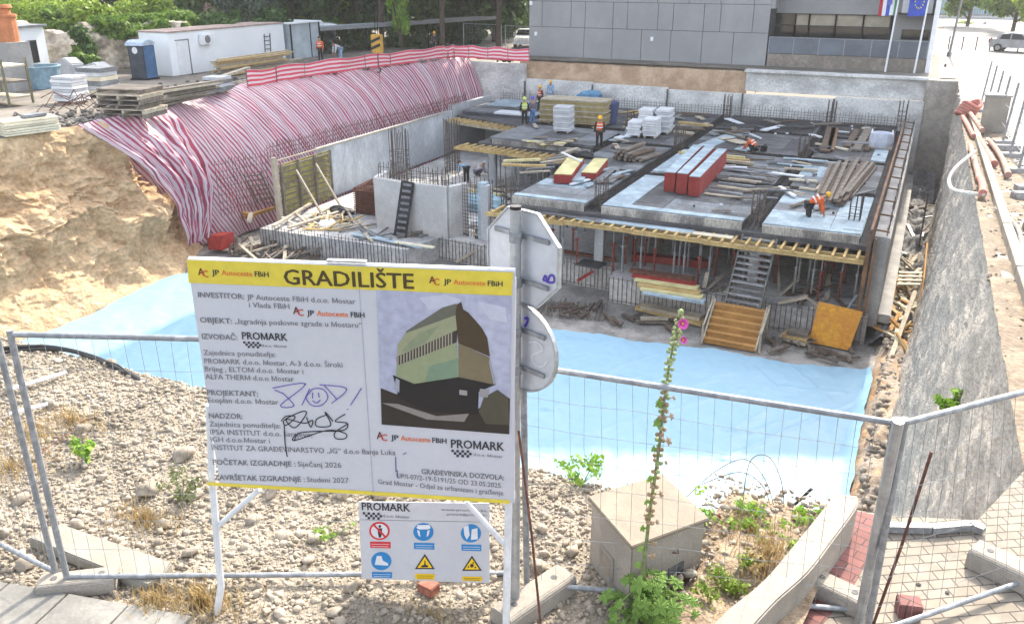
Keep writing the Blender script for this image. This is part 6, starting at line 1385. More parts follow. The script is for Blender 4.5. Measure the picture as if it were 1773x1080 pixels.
# printed picture of the planned building
pic = flatpoly(brd, 'printed_picture', [[(651.8, 501.5), (886, 512.5), (882.5, 751), (661, 735)]], M('print_sky', (.40, .41, .50), var=.12, scale=2.2, col2=(.33, .34, .43), rough=.5), off=.003)
def pp(name, pts, col, off): return flatpoly(pic, name, [[Z2(*q) for q in p] for p in pts], flat('print_'+name, col), off=off)
pic_base = PM[pic.name]
pp('cloud', [[(1200, 250), (1330, 235), (1420, 262), (1380, 300), (1250, 310)], [(1500, 270), (1640, 300), (1650, 380), (1560, 360)]], (.46, .47, .55), .0042)
pp('dark_ground', [[(1003, 712), (1080, 742), (1180, 745), (1500, 820), (1600, 740), (1664, 765), (1660, 948), (1008, 898)]], (.035, .028, .022), .0046)
pp('underside', [[(1065, 645), (1175, 690), (1400, 655), (1590, 695), (1505, 730), (1500, 850), (1230, 830), (1095, 760)]], (.022, .02, .018), .0054)
pp('upper_wall', [[(1090, 490), (1130, 432), (1385, 340), (1396, 420), (1235, 495), (1088, 552)]], (.27, .28, .17), .0054)
pp('upper_wall_tone', [[(1110, 520), (1200, 430), (1300, 395), (1230, 480), (1140, 530)]], (.21, .24, .15), .0058)
pp('window_band', [[(1084, 553), (1396, 414), (1392, 478), (1086, 598)]], (.05, .04, .035), .0056)
pp('window_mullion', [[(1088+i*15.2, 552-i*6.8), (1095+i*15.2, 549-i*6.8), (1095+i*15.2, 594-i*5.9), (1088+i*15.2, 597-i*5.9)] for i in range(19)], (.30, .27, .20), .006)
pp('lower_wall', [[(1085, 600), (1392, 478), (1402, 655), (1175, 690), (1082, 650)]], (.25, .28, .16), .0054)
pp('lower_wall_tone', [[(1250, 600), (1400, 560), (1402, 655), (1320, 668), (1230, 680)]], (.17, .24, .16), .0058)
pp('roof_side', [[(1386, 340), (1392, 285), (1415, 272), (1425, 310), (1450, 325), (1495, 375), (1520, 405), (1548, 455), (1562, 552), (1400, 482)]], (.065, .045, .025), .0056)
pp('right_wall', [[(1400, 482), (1560, 556), (1592, 696), (1402, 655)]], (.17, .14, .08), .0054)
pp('roof_frame', [[(1135, 420), (1320, 300), (1392, 280), (1386, 340), (1130, 432)]], (.12, .12, .09), .005)
pp('path', [[(1010, 788), (1090, 792), (1290, 855), (1455, 842), (1430, 884), (1240, 872)]], (.22, .20, .18), .0056)
pp('small_tree', [[(1505, 830), (1530, 760), (1600, 720), (1655, 760), (1660, 900), (1540, 895)]], (.075, .068, .045), .0058)
pp('bright_gap', [[(1405, 720), (1445, 725), (1445, 750), (1405, 745)], [(1510, 715), (1560, 718), (1550, 760), (1510, 755)]], (.28, .27, .27), .006)
pp('glass_gap', [[(1082, 660), (1100, 672), (1098, 735), (1070, 715)], [(1560, 560), (1590, 690), (1580, 690), (1556, 580)]], (.30, .31, .35), .0062)
# graffiti
stroke(brd, 'purple_graffiti', [[Z2(*q) for q in l] for l in ([(450, 712), (620, 690), (490, 800), (560, 802), (500, 735)], [(505, 740), (460, 722)], [(600, 800), (640, 715)], [(630, 745), (660, 715), (710, 720), (733, 760), (700, 800), (650, 800), (622, 765), (632, 742)], [(655, 735), (655, 765)], [(685, 735), (688, 760)], [(655, 775), (675, 788), (695, 772)], [(690, 695), (830, 715), (752, 790)], [(715, 700), (780, 770)], [(905, 712), (848, 800)], [(832, 818), (836, 822)])], 1.7, flat('purple_ink', (.12, .07, .36)))
stroke(brd, 'black_graffiti', [[Z3(*q) for q in l] for l in ([(475, 80), (500, 55), (545, 60), (500, 100), (490, 75), (570, 35), (600, 40), (560, 100), (530, 110), (500, 70), (590, 90), (630, 75), (620, 110), (600, 60)], [(695, 50), (650, 70), (650, 105), (720, 100), (690, 35), (730, 80)], [(790, 45), (740, 80), (800, 90), (780, 125), (640, 130), (560, 140), (540, 178)], [(545, 145), (540, 175), (700, 125), (790, 140), (790, 165), (745, 165), (740, 135), (800, 95)], [(490, 100), (495, 190), (505, 255)])], 1.9, flat('marker_black', (.012, .012, .014)))
stroke(brd, 'scratch', [[Z3(*q) for q in l] for l in ([(1038, 255), (1040, 330)], [(1045, 320), (1050, 360)], [(1075, 243), (1090, 235)])], 1.6, flat('scratch_blue', (.08, .09, .25)))
# legs
lgm = M('white_painted_pipe', (.62, .63, .64), rough=.45, var=.06, scale=6, col2=(.52, .53, .54))
def pipeleg(par, name, pts, r, mat): m = MB(); m.tube(pts, r, 10); return m.build(name, mat, par)
lo = BA-bn*.045
def onl(px, py): return onplane(px, py, lo, bn)
pipeleg(brd, 'leg', [onl(362, 700), onl(369, 850), onl(380, 985), onl(383, 1015), onl(370, 1090)], .026, lgm)
pipeleg(brd, 'leg', [onl(887, 480), onl(884, 700), onl(880, 900), onl(876, 1092)], .026, lgm)
pipeleg(brd, 'brace', [onl(450, 846), onl(378, 910)], .019, lgm)
pipeleg(brd, 'brace', [onl(806, 868), onl(874, 942)], .019, lgm)
m = MB(); m.bar(BA-bn*.03+V3(0, 0, -.02), BB-bn*.03+V3(0, 0, -.02), .03, .05); m.build('frame', lgm, brd); m = MB(); m.bar(BA+V3(0, 0, BZ0-BZ1+.04)-bn*.03, BB+V3(0, 0, BZ0-BZ1+.04)-bn*.03, .03, .05); m.build('frame', lgm, brd)
m = MB(); p = onplane(600, 456, BA, bn); m.bar(p+V3(0, 0, .012)-bn*.01-bu*.12, p+V3(0, 0, .012)-bn*.01+bu*.12, .04, .012); m.build('top_clip', galv, brd)
# safety board
SO = onplane(735, 935, V3(-2.6, 4.62, .5), bn); sn = bn
sb = T('safety_board', 'smaller white safety notice board with six pictograms hung on the fence', 'sign', tuple(SO))
c4 = [onplane(x, y, SO, sn) for x, y in ((620.5, 868), (847.5, 871), (847.5, 1009), (626.5, 1001))]
m = MB(); m.prism([c+sn*0 for c in c4], sn*-.006); m.build('board', bwhite, sb)
K = dict(o=SO, n=sn)
promark(sb, Z3(872, 516), Z3(1108, 524), 13.5, (*Z3(876, 527), 4.2), (Z3(975, 553), Z3(1108, 558)), **K)
stroke(sb, 'rule_line', [[Z3(858, 565), Z3(1497, 577)]], .7, grey_ink, .003, **K)
text(sb, 'www.promark.ba', Z3(1260, 520), Z3(1485, 526), 4, grey_ink, False, **K); text(sb, 'promark@promark.ba', Z3(1290, 543), Z3(1485, 548), 4, grey_ink, False, **K)
blue_i = flat('sign_blue', (.03, .20, .46)); red_i = flat('sign_red', (.55, .035, .045)); yel_i = flat('sign_yellow', (.75, .48, .02)); whi_i = flat('sign_white', (.62, .63, .66))
def circ(x, y, r, n=26, ry=None): return [Z3(x+r*math.cos(t), y+(ry or r)*math.sin(t)) for t in (2*math.pi*i/n for i in range(n))]
def icon(name, polys, mat, off): return flatpoly(sb, name, polys, mat, off=off, **K)
zr_ = lambda pts: [Z3(*p) for p in pts]
icon('prohibition_disc', [circ(958, 620, 51, ry=45)], red_i, .002); icon('prohibition_field', [circ(958, 620, 41, ry=36)], whi_i, .003)
icon('standing_figure', [circ(960, 597, 7), zr_([(948, 606), (972, 606), (970, 632), (966, 652), (955, 652), (951, 632)])], ink, .004)
icon('prohibition_bar', [zr_([(926, 592), (934, 586), (992, 646), (985, 653)])], red_i, .005)
icon('caption_plate', [zr_([(911, 672), (1013, 674), (1013, 706), (913, 703)])], red_i, .002)
icon('mandatory_disc', [circ(1174, 625, 50, ry=44)], blue_i, .002); icon('mandatory_disc', [circ(1408, 632, 50, ry=45)], blue_i, .002); icon('mandatory_disc', [circ(967, 768, 50, ry=45)], blue_i, .002)
icon('helmet_symbol', [zr_([(1140, 605), (1146, 590), (1205, 590), (1210, 606), (1195, 612), (1155, 612)]), zr_([(1143, 615), (1155, 618), (1160, 650), (1150, 640)]), zr_([(1206, 615), (1194, 618), (1190, 650), (1200, 640)])], whi_i, .004)
icon('face_symbol', [circ(1174, 632, 17, ry=20)], blue_i, .0045)
icon('glove_symbol', [zr_([(1372, 600), (1395, 590), (1402, 640), (1388, 662), (1376, 640)]), zr_([(1412, 612), (1440, 605), (1442, 660), (1408, 664)])], whi_i, .004)
icon('boot_symbol', [zr_([(945, 742), (968, 742), (975, 765), (1000, 778), (1002, 790), (935, 786)])], whi_i, .004)
for q in ([(1127, 678), (1228, 680), (1228, 712), (1128, 709)], [(1361, 686), (1459, 688), (1459, 720), (1362, 717)], [(921, 821), (1020, 823), (1020, 852), (922, 849)]): icon('caption_plate', [zr_(q)], blue_i, .002)
for x, y in ((1181, 775), (1413, 783)):
    icon('warning_triangle', [zr_([(x, y-42), (x+49, y+33), (x-49, y+33)])], ink, .002); icon('warning_field', [zr_([(x, y-29), (x+37, y+26), (x-37, y+26)])], yel_i, .003)
icon('load_symbol', [zr_([(1180, 765), (1184, 765), (1186, 785), (1200, 790), (1195, 798), (1165, 798), (1163, 790), (1178, 786)])], ink, .004)
icon('blast_symbol', [circ(1413, 790, 9), circ(1396, 796, 4), circ(1430, 799, 4), circ(1420, 776, 4)], ink, .004)
for q in ([(1134, 830), (1229, 832), (1229, 860), (1134, 857)], [(1365, 843), (1463, 845), (1463, 868), (1366, 865)]): icon('caption_plate', [zr_(q)], yel_i, .002)
for (x0, x1, y) in ((918, 1006, 684), (922, 1002, 696), (1136, 1220, 690), (1136, 1220, 701), (1369, 1452, 698), (1369, 1452, 709), (929, 1012, 833), (931, 1008, 843)): stroke(sb, 'caption_line', [[Z3(x0, y), Z3(x1, y+1.5)]], .9, whi_i, .0035, **K)
for (x0, x1, y) in ((1141, 1222, 840), (1145, 1218, 850), (1372, 1456, 852), (1376, 1452, 860)): stroke(sb, 'caption_line', [[Z3(x0, y), Z3(x1, y+1.5)]], .9, brown_ink, .0035, **K)
# ================================================================== ROAD SIGNS seen from behind
PB = V3(-2.13, 4.62, 0)
sback = M('sign_back_grey', (.50, .52, .55), rough=.42, var=.05, scale=2.5, col2=(.44, .46, .49), metal=.25, spec=.5)
m = MB(); top = onplane(893, 362, PB, bn); m.tube([V3(top.x, top.y, -.05), top], .034, 14)
sp_ = T('sign_post', 'galvanised post carrying an octagonal and a round road sign seen from behind', 'sign post', (PB.x, PB.y, 0)); m.build('post', galv, sp_, smooth=False)
m = MB(); m.tube([top, top+V3(0, 0, .02)], .036, 14); m.build('post_cap', black_m, sp_)
sd = (Matrix.Rotation(R(-38), 3, 'Z') @ bu).normalized(); sN = sd.cross(V3(0, 0, 1)).normalized()
def signplate(px, py, r, nsd, rot, name, label_mat):
    c = onplane(px, py, PB, bn)-sN*.075; c = V3(top.x, top.y, c.z)-sN*.06
    ring = [c+sd*(r*math.cos(2*math.pi*(i+rot)/nsd))+V3(0, 0, r*math.sin(2*math.pi*(i+rot)/nsd)) for i in range(nsd)]
    m = MB(); m.prism(ring, sN*-.004); pl = m.build(name, label_mat, sp_)
    m = MB()
    for i in range(nsd): m.bar(ring[i]-sN*.006, ring[(i+1) % nsd]-sN*.006, .012, .03, up=sN)
    m.build('rolled_edge', galv, pl)
    for dz in (-.45, .45):
        m = MB(); m.bar(c+V3(0, 0, dz*r)-sd*r*.7+sN*.012, c+V3(0, 0, dz*r)+sd*r*.7+sN*.012, .014, .03); m.tube([c+V3(0, 0, dz*r-.03)+sN*.06, c+V3(0, 0, dz*r+.03)+sN*.06], .042, 12); m.build('clamp', galv_d, pl)
    return c, pl
c1, pl1 = signplate(900, 450, .325, 8, .5, 'octagonal_plate', sback)
c2, pl2 = signplate(900, 607, .295, 30, 0, 'round_plate', sback)
def onsign(px, py): return onplane(px, py, c1+sN*.004, sN)
def sstroke(par, name, lines, w_, mat):
    m = MB()
    for ln in lines:
        pts = [onsign(*p) for p in ln]; pts = smooth_pts(pts, 4) if len(pts) > 2 else pts
        for a, b in zip(pts[:-1], pts[1:]): m.bar(a, b, w_, .001, up=sN)
    m.build(name, mat, par)
pu = flat('violet_paint', (.09, .05, .36))
sstroke(pl1, 'violet_tag', [[(940, 486), (944, 477), (948, 486), (952, 477), (958, 478), (959, 488), (950, 489), (941, 484)]], .014, pu)
sstroke(pl2, 'white_tag', [[(915, 593), (930, 592), (940, 605), (925, 613), (920, 618), (928, 632), (940, 634), (948, 623)]], .011, whi_i)
sstroke(pl2, 'violet_tag', [[(908, 552), (914, 550), (912, 560), (908, 565)]], .018, pu)
# ================================================================== FENCE PANELS
def fpanel(TL, TR, BL, BR, label, nv=30, nh=8, posts=(1, 1), r=.020):
    TL, TR, BL, BR = map(Vector, (TL, TR, BL, BR)); t = T('mesh_fence_panel', label, 'fence', tuple(BL))
    for k, (a, b) in enumerate(((TL, BL), (TR, BR))):
        if posts[k]: m = MB(); m.tube([b+(b-a).normalized()*.1, a+(a-b).normalized()*.03], r*1.15, 10); m.build('post', galv_d, t)
    for a, b in ((TL, TR), (BL, BR)): m = MB(); m.tube([a, b], r, 10); m.build('rail', galv_d, t)
    m = MB(); nrm = (TR-TL).cross(TL-BL).normalized()
    for i in range(1, nv):
        f = i/nv; w1 = random.uniform(-.012, .012); w2 = random.uniform(-.012, .012)
        a = BL.lerp(BR, f); b = TL.lerp(TR, f); d = (TR-TL).normalized()
        m.tube([a, a.lerp(b, .35)+d*w1+nrm*w2, a.lerp(b, .7)+d*w2, b], .0017, 4, cap=False)
    for i in range(1, nh):
        f = i/nh; a = BL.lerp(TL, f); b = BR.lerp(TR, f); pts = [a.lerp(b, q/6)+V3(0, 0, random.uniform(-.012, .006))+nrm*random.uniform(-.015, .015) for q in range(7)]
        m.tube(pts, .0017, 4, cap=False)
    m.build('wire_mesh', galv_d, t); return t
LB, LT = V3(-5.3, 3.39, .14), V3(-5.3, 3.39, 2.12); MB1, MT1 = V3(-2.37, 4.98, .02), V3(-2.37, 4.98, 1.95)
fpanel(LT, MT1, LB, MB1, 'left mesh fence panel running behind the notice board', 32)
q0, q1 = at(96, 990, .12), at(-160, 860, .1)
fpanel(V3(q0.x-.03, q0.y, 2.06), V3(q1.x, q1.y, 2.0), q0, q1, 'fence panel leaving the frame at the left edge', 24)
mt, mbt = at(906, 632, 1.95), at(912, 1010, .1)
rt, rb = at(1549, 732, 1.9), at(1492, 1056, .06)
fpanel(mt, rt, mbt, rb, 'middle mesh fence panel between the road sign and the right post', 22)
r2 = at(1566, 732, 1.9); fpanel(r2, at(1960, 630, 1.9), at(1500, 1100, .1), at(1990, 930, .1), 'right mesh fence panel leaving the frame at the right edge', 22, 7)
m = MB(); m.tube([at(1556, 728, 1.96), at(1484, 1090, -.02)], .034, 12); tag(m.build('fence_post', galv, origin=rb), 'thick galvanised fence post joining the two right fence panels', 'post')
cm = conc_near
def foot(c, rz, sz, label, name='fence_block'):
    c = Vector(c); t = T(name, label, 'fence foot', tuple(c), rz=rz); q = Matrix.Rotation(rz, 3, 'Z'); L_, W_, H_ = sz
    m = MB(); m.prism([c+q @ V3(-L_/2, y, z) for y, z in ((-W_/2, 0), (W_/2, 0), (W_/2*.92, H_*.85), (W_/2*.7, H_), (-W_/2*.7, H_), (-W_/2*.92, H_*.85))], q @ V3(L_, 0, 0)); m.build('block', cm, t, bevel=.008)
    for k in (-.3, .3): m = MB(); m.tube([c+q @ V3(k*L_, 0, H_+.001), c+q @ V3(k*L_, 0, H_+.003)], .025, 10); m.build('socket_hole', conc_d, t)  # holes are flat discs, their inner shade put into the dark colour
    return t
foot(at(140, 1020, .0), R(36), (.56, .2, .13), 'pale concrete fence foot under the left fence post')
foot(at(925, 1050, -.0), R(70), (.7, .24, .15), 'concrete fence foot at the base of the road sign post')
foot(at(1447, 1036, .03), R(-18), (.42, .22, .13), 'overturned concrete fence foot on the red brick path')
foot(at(1750, 1002, .03), R(-24), (.6, .26, .16), 'concrete fence foot on the pavement at the right edge')
# ================================================================== GRAVEL, CURB, HOUSE, PLANTS
def scatter(n, x0, x1, y0, y1, fn, keep):
    out = []
    while len(out) < n:
        x, y = random.uniform(x0, x1), random.uniform(y0, y1)
        if keep(x, y): out.append((x, y, fn(x, y)))
    return np.array(out)
def keepg(x, y):
    if y > edge(x)+.25: return False
    if x > -.85+ (y-4.8)*.25 and y < 5.8: return False
    if x > -1.3 and y < 4.8: return False
    if x > -.45: return False
    if x < -3.6 and y < 3.22 + .2*(x+5.8): return False
    return True
pm_a = M('limestone_pebble', (.36, .305, .235), var=.32, scale=1.5, col2=(.225, .19, .145), c2lo=.4, c2hi=.6, bump=.004, bscale=40, fine=14)
P_ = scatter(52000, -10.5, -.4, 2.4, 6.7, gz, keepg); sz = np.clip(.0112*np.exp(RNG.normal(size=len(P_))*.55), .005, .045); P_[:, 2] += sz*.2
tag(stones(P_, sz, pm_a, 'gravel', sub=1, smooth=False), 'pale limestone gravel heaped behind the fence', 'gravel', kind='stuff')
P_ = scatter(480, -10, -1.5, 3.0, 6.55, gz, keepg); sz = np.clip(.034*np.exp(RNG.normal(size=len(P_))*.4), .022, .085); P_[:, 2] += sz*.3
tag(stones(P_, sz, pm_a, 'cobbles', sub=2), 'fist sized pale stones among the gravel', 'stones', kind='stuff')
for k, (px, py, s) in enumerate(((470, 855, .10), (560, 858, .09), (595, 862, .11), (545, 835, .07), (820, 930, .085), (610, 1020, .08), (320, 800, .10), (330, 860, .1), (260, 855, .12), (735, 1010, .06), (1240, 985, .13), (1380, 1040, .05), (1395, 1034, .045))):
    c = at(px, py, 0); o = stones(np.array([(c.x, c.y, gz(c.x, c.y)+s*.35)]), np.array([s]), pm_a, 'rock', sub=2, origin=tuple(c))
    tag(o, ['flat pale rock under the left brace of the notice board', 'rounded pale rock below the notice board edge', 'tan rock beside the rounded one below the board', 'small grey rock behind the left brace', 'dark rock left of the safety board corner', 'pale rock in front of the fence rail', 'pale rock in the gravel heap left of the board', 'squarish rock near the weeds by the left leg', 'large grey rock in the gravel heap', 'reddish brick chip below the safety board', 'large pale rock in front of the concrete box', 'white pebble on the red bricks by the curb', 'grey pebble on the red bricks by the curb'][k], 'rock')
# curb of the planter
cl_o = [(1215, 1100), (1262, 1052), (1322, 1003), (1378, 938), (1425, 880), (1446, 853)]
cl_i = [(1290, 1100), (1345, 1040), (1400, 990), (1446, 930), (1482, 880), (1487, 858)]
m = MB(); zt = .36; a = [at(*p, zt) for p in cl_o]; b = [at(*p, zt) for p in cl_i]; n = len(a)
a = smooth_pts(a, 4); b = smooth_pts(b, 4); n = len(a)
vs = a+b+[V3(p.x, p.y, -.3) for p in a]+[V3(p.x, p.y, -.3) for p in b]; fs = []
for i in range(n-1): fs += [(i, n+i, n+i+1, i+1), (n+i, 3*n+i, 3*n+i+1, n+i+1), (2*n+i, i, i+1, 2*n+i+1)]
fs += [(n-1, 2*n-1, 4*n-1, 3*n-1), (0, 2*n, 3*n, n)]
m.add(vs, fs); tag(m.build('planter_curb', conc_near, origin=at(1400, 960, 0), bevel=.012), 'curved pale concrete curb wall round the planter', 'curb')
# planter soil
m = MB()
def f(u, v):
    x = lerp(-1.35, -.28, u); y = lerp(4.7, 7.0, v); cx = x+.28*v; e = min(1, u/.3)*min(1, (1-v)/.25); return (cx, y, -.06+.20*e**.7+.05*nz(x, y, 0, 2.5)*e)
struct(grid('planter_soil', f, 30, 40, M('dry_soil', (.31, .24, .16), var=.35, scale=5, col2=(.24, .175, .115), bump=.03, bscale=20, fine=50)))
# concrete box with sloping lid
hb_ = T('concrete_box', 'small concrete utility box with sloping lid standing in the gravel', 'utility box', (-1.45, 5.45, 0))
C0, C1, C2 = at(1020, 975, 0), at(1088, 1062, 0), at(1212, 992, 0); C3 = C0+(C2-C1)
hA, hB, hC = .48, .52, .50
Tq = [onplane(1019, 866, C0, bn), None, None, None]
tops = [V3(C0.x, C0.y, hA), V3(C1.x, C1.y, .44), V3(C2.x, C2.y, .44), V3(C3.x, C3.y, .52)]
def fitz(c, px, py):
    d = ray(px, py); s = (c.x*d[0]+c.y*d[1])/(d[0]**2+d[1]**2); return d[2]*s+CAMH
tops[0].z = fitz(C0, 1019, 866); tops[1].z = fitz(C1, 1095, 948); tops[2].z = fitz(C2, 1222, 902); tops[3].z = tops[0].z+tops[2].z-tops[1].z
m = MB(); base = [V3(c.x, c.y, -.1) for c in (C0, C1, C2, C3)]
m.add(base+tops, [(0, 1, 5, 4), (1, 2, 6, 5), (2, 3, 7, 6), (3, 0, 4, 7), (4, 5, 6, 7), (3, 2, 1, 0)]); m.build('body', conc_near, hb_, bevel=.01)
ce = sum(tops, V3(0, 0, 0))/4; lid = [ce+(t-ce)*1.07 for t in tops]; m = MB(); m.prism(lid, (0, 0, .035)); m.build('lid', M('lid_concrete', (.215, .18, .138), var=.14, scale=3, col2=(.18, .15, .115), fine=60), hb_, bevel=.006)
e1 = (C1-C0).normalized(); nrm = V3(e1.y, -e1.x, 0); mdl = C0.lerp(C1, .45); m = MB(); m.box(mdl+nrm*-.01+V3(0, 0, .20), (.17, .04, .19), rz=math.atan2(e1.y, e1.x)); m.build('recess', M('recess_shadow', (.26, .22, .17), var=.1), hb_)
m = MB(); L_ = mdl+V3(0, 0, .205)+nrm*.006
for a_, b_ in (((-.09, -.1), (.09, -.1)), ((-.09, .1), (.09, .1)), ((-.09, -.1), (-.09, .1)), ((.09, -.1), (.09, .1))): m.bar(L_+e1*a_[0]+V3(0, 0, a_[1]), L_+e1*b_[0]+V3(0, 0, b_[1]), .018, .02)
m.build('recess_frame', conc_near, hb_)
e2 = (C2-C1).normalized(); n2 = V3(e2.y, -e2.x, 0); mdl = C1.lerp(C2, .62); m = MB(); m.box(mdl+V3(0, 0, .12), (.16, .02, .2), rz=math.atan2(e2.y, e2.x)); m.build('opening', conc_d, hb_)  # thin dark plate, the shade of the opening is its colour
m = MB(); p = C1.lerp(C2, .58)+n2*.01+V3(0, 0, .36); m.tube([p-e2*.03, p+n2*.03, p+e2*.03], .006, 6); m.build('lid_handle', rust, hb_)
# blades and weeds
def blades(name, pts, h, wd, mat, parent=None, spread=.5, origin=None):
    n = len(pts); a = RNG.uniform(0, 2*np.pi, n); L_ = h*(.5+.8*RNG.random(n)); pts = np.array(pts)
    d = np.stack([np.cos(a), np.sin(a), np.zeros(n)], 1); s = np.stack([-np.sin(a), np.cos(a), np.zeros(n)], 1)*wd
    out = spread*L_*RNG.random(n); up = np.array([0, 0, 1.])
    p1 = pts+d*(out*.35)[:, None]+up*(L_*.6)[:, None]; p2 = pts+d*out[:, None]+up*(L_*.95)[:, None]
    Vv = np.stack([pts-s, pts+s, p1+s*.8, p1-s*.8, p2+s*.1, p2-s*.1], 1).reshape(-1, 3); b = np.arange(n)*6
    F = np.concatenate([np.stack([b, b+1, b+2, b+3], 1), np.stack([b+3, b+2, b+4, b+5], 1)]); return npmesh(name, Vv, F, mat, parent=parent, origin=origin)
straw = leafmat('straw', (.30, .20, .08), (.46, .35, .17), .2); grass_g = leafmat('grass_green', (.10, .18, .02), (.28, .36, .06)); hly = leafmat('hollyhock_leaf', (.10, .18, .035), (.22, .34, .08), .3)
def patch(px, py, rx, ry, n, h, mat, label, z=None, name='dry_grass', wd=.004, spread=.7):
    c = at(px, py, 0 if z is None else z); pts = []
    for _ in range(n):
        r = abs(random.gauss(0, .5)); a = random.uniform(0, 6.28); x, y = c.x+rx*r*math.cos(a), c.y+ry*r*math.sin(a); pts.append((x, y, gz(x, y) if z is None else z))
    tag(blades(name, pts, h, wd, mat, spread=spread), label, 'grass', kind='stuff')
patch(350, 1050, .5, .25, 520, .11, straw, 'dry straw coloured grass at the foot of the left sign leg'); patch(270, 1050, .3, .2, 260, .1, straw, 'dry grass beside the paving slabs')
patch(60, 760, .8, .35, 260, .12, straw, 'thin dry grass on the gravel at the left'); patch(130, 740, .6, .25, 260, .1, straw, 'dry grass among gravel above the small weed'); patch(20, 820, .4, .4, 240, .1, straw, 'dry grass by the left fence panel')
patch(250, 900, .5, .2, 300, .1, straw, 'dry grass along the flat concrete slab'); patch(740, 1060, .5, .2, 120, .08, straw, 'sparse dry grass before the safety board')
P_ = scatter(900, -1.2, -.15, 4.9, 6.9, lambda x, y: .13, lambda x, y: x < -.45+(y-5.0)*.2); P_[:, 2] += RNG.uniform(-.02, .02, len(P_)); tag(stones(P_, np.clip(.018*np.exp(RNG.normal(size=len(P_))*.5), .008, .06), pm_a, 'gravel', sub=1), 'loose stones on the dry soil of the planter', 'stones', kind='stuff')
patch(1300, 920, .35, .3, 500, .09, straw, 'dry yellow grass behind the green planter weeds', z=.1)
patch(1330, 960, .3, .55, 420, .09, straw, 'dry yellow grass in the planter', z=.2)
def weed(px, py, z, n, w_, h, size, mat, label, name='weed'):
    c = at(px, py, z); c.z = z if z else gz(c.x, c.y); t = T(name, label, 'plant', tuple(c)); cl = [(c.x+random.uniform(-w_, w_), c.y+random.uniform(-w_, w_), c.z+random.uniform(.25, 1)*h, w_*.4, w_*.4, h*.25) for _ in range(8)]
    leaves('foliage', cl, n, size, mat, parent=t, shell=.3); m = MB()
    for q in cl: m.tube([c, (c.x*.4+q[0]*.6, c.y*.4+q[1]*.6, c.z+(q[2]-c.z)*.6), q[:3]], [.005, .004, .002], 4)
    m.build('stem', hly, t)
weed(152, 805, 0, 160, .12, .22, .03, lf5, 'small bright green weed in the gravel left of the notice board'); weed(315, 870, 0, 220, .16, .3, .022, leafmat('dull_weed', (.10, .12, .05), (.22, .24, .11)), 'dull green weed in the gravel by the left sign leg')
weed(580, 930, 0, 60, .12, .08, .02, lf5, 'tiny green weed behind the gap under the board'); weed(1010, 835, 0, 220, .22, .28, .028, lf5, 'green weed on the gravel edge left of the concrete box'); weed(1085, 830, 0, 90, .1, .3, .03, lf2, 'slim weed behind the concrete box')
weed(1250, 905, .1, 200, .26, .13, .028, lf5, 'low green weeds behind the lid of the concrete box'); weed(1345, 925, .1, 190, .24, .12, .025, lf5, 'low green weeds in the middle of the planter'); weed(1395, 905, .1, 150, .14, .12, .025, lf5, 'green weeds against the planter curb')
weed(1265, 1000, .1, 380, .18, .16, .018, grass_g, 'feathery yellow green plant between box and curb'); weed(1225, 1050, .05, 520, .18, .2, .019, grass_g, 'feathery yellow green plant at the lower end of the curb'); weed(1310, 985, .2, 140, .1, .1, .02, straw, 'dried tuft in the planter')
# hollyhock
G = at(1110, 1074, .0); Yh = G.y
hp_ = T('hollyhock', 'tall flowering hollyhock with pink blossoms growing in front of the fence', 'plant', tuple(G))
stp = [V3(G.x, G.y, 0)]+[atY(px, py, Yh) for px, py in ((1113, 985), (1119, 940), (1126, 880), (1138, 800), (1146, 730), (1152, 680), (1161, 620), (1172, 575), (1179, 540))]; sp2 = smooth_pts(stp, 6); stem_m = M('hollyhock_stem', (.20, .24, .10), var=.2, scale=20)
m = MB(); m.tube(sp2, [lerp(.015, .005, i/(len(sp2)-1)) for i in range(len(sp2))], 7); m.build('stem', stem_m, hp_)
bud = M('bud_green', (.30, .36, .16), var=.2, scale=30); budd = M('dry_bud', (.36, .27, .17), var=.25, scale=30, col2=(.24, .17, .10))
m = MB(); m2 = MB()
for i in range(96):
    f = .30+.68*i/96; p = sp2[int(f*(len(sp2)-1))]; a = i*2.4; r = .018*(1.2-f*.5); c = p+V3(math.cos(a)*.022, math.sin(a)*.022, random.uniform(-.008, .008)); (m if f > .7 or random.random() < .35 else m2).ball(c, (r, r, r*.9), 7, 5, jit=.06)
m.ball(sp2[-1], .02, 8, 6); m.build('bud_cluster', bud, hp_); m2.build('seed_pod_cluster', budd, hp_)
pink = M('pink_petal', (.60, .10, .36), var=.15, scale=20, col2=(.52, .08, .32))
for px, py, r in ((1181, 560, .033), (1182, 588, .022)):
    c = atY(px, py, Yh-.03); m = MB(); ax1 = V3(.55, -.8, .25).normalized(); u_ = ax1.cross(V3(0, 0, 1)).normalized(); v_ = u_.cross(ax1)
    for k in range(5):
        t0 = 2*math.pi*k/5; pts = []
        for j in range(6):
            t = t0+(j/5-.5)*1.5; pts.append(c+(u_*math.cos(t)+v_*math.sin(t))*r*(1+.12*math.sin(j*2.5))+ax1*(.012+.004*k))
        m.poly([c-ax1*.01]+pts)
    fl = m.build('blossom', pink, hp_); m = MB(); m.ball(c+ax1*.008, .007, 6, 5); m.build('pistil', yel_i, fl)
def lobed(m, c, r, nrm):
    nrm = nrm.normalized(); u_ = nrm.cross(V3(.2, .1, 1)).normalized(); v_ = nrm.cross(u_); pts = []
    for j in range(20): t = 2*math.pi*j/20; k = r*(.78+.22*math.cos(5*t))*(1 if j else .5); pts.append(c+u_*k*math.cos(t)+v_*k*math.sin(t)+nrm*(-.18*r*math.cos(5*t)**2))
    m.add([c-nrm*.02*r]+pts, [(0, i, i % 20+1) for i in range(1, 21)])
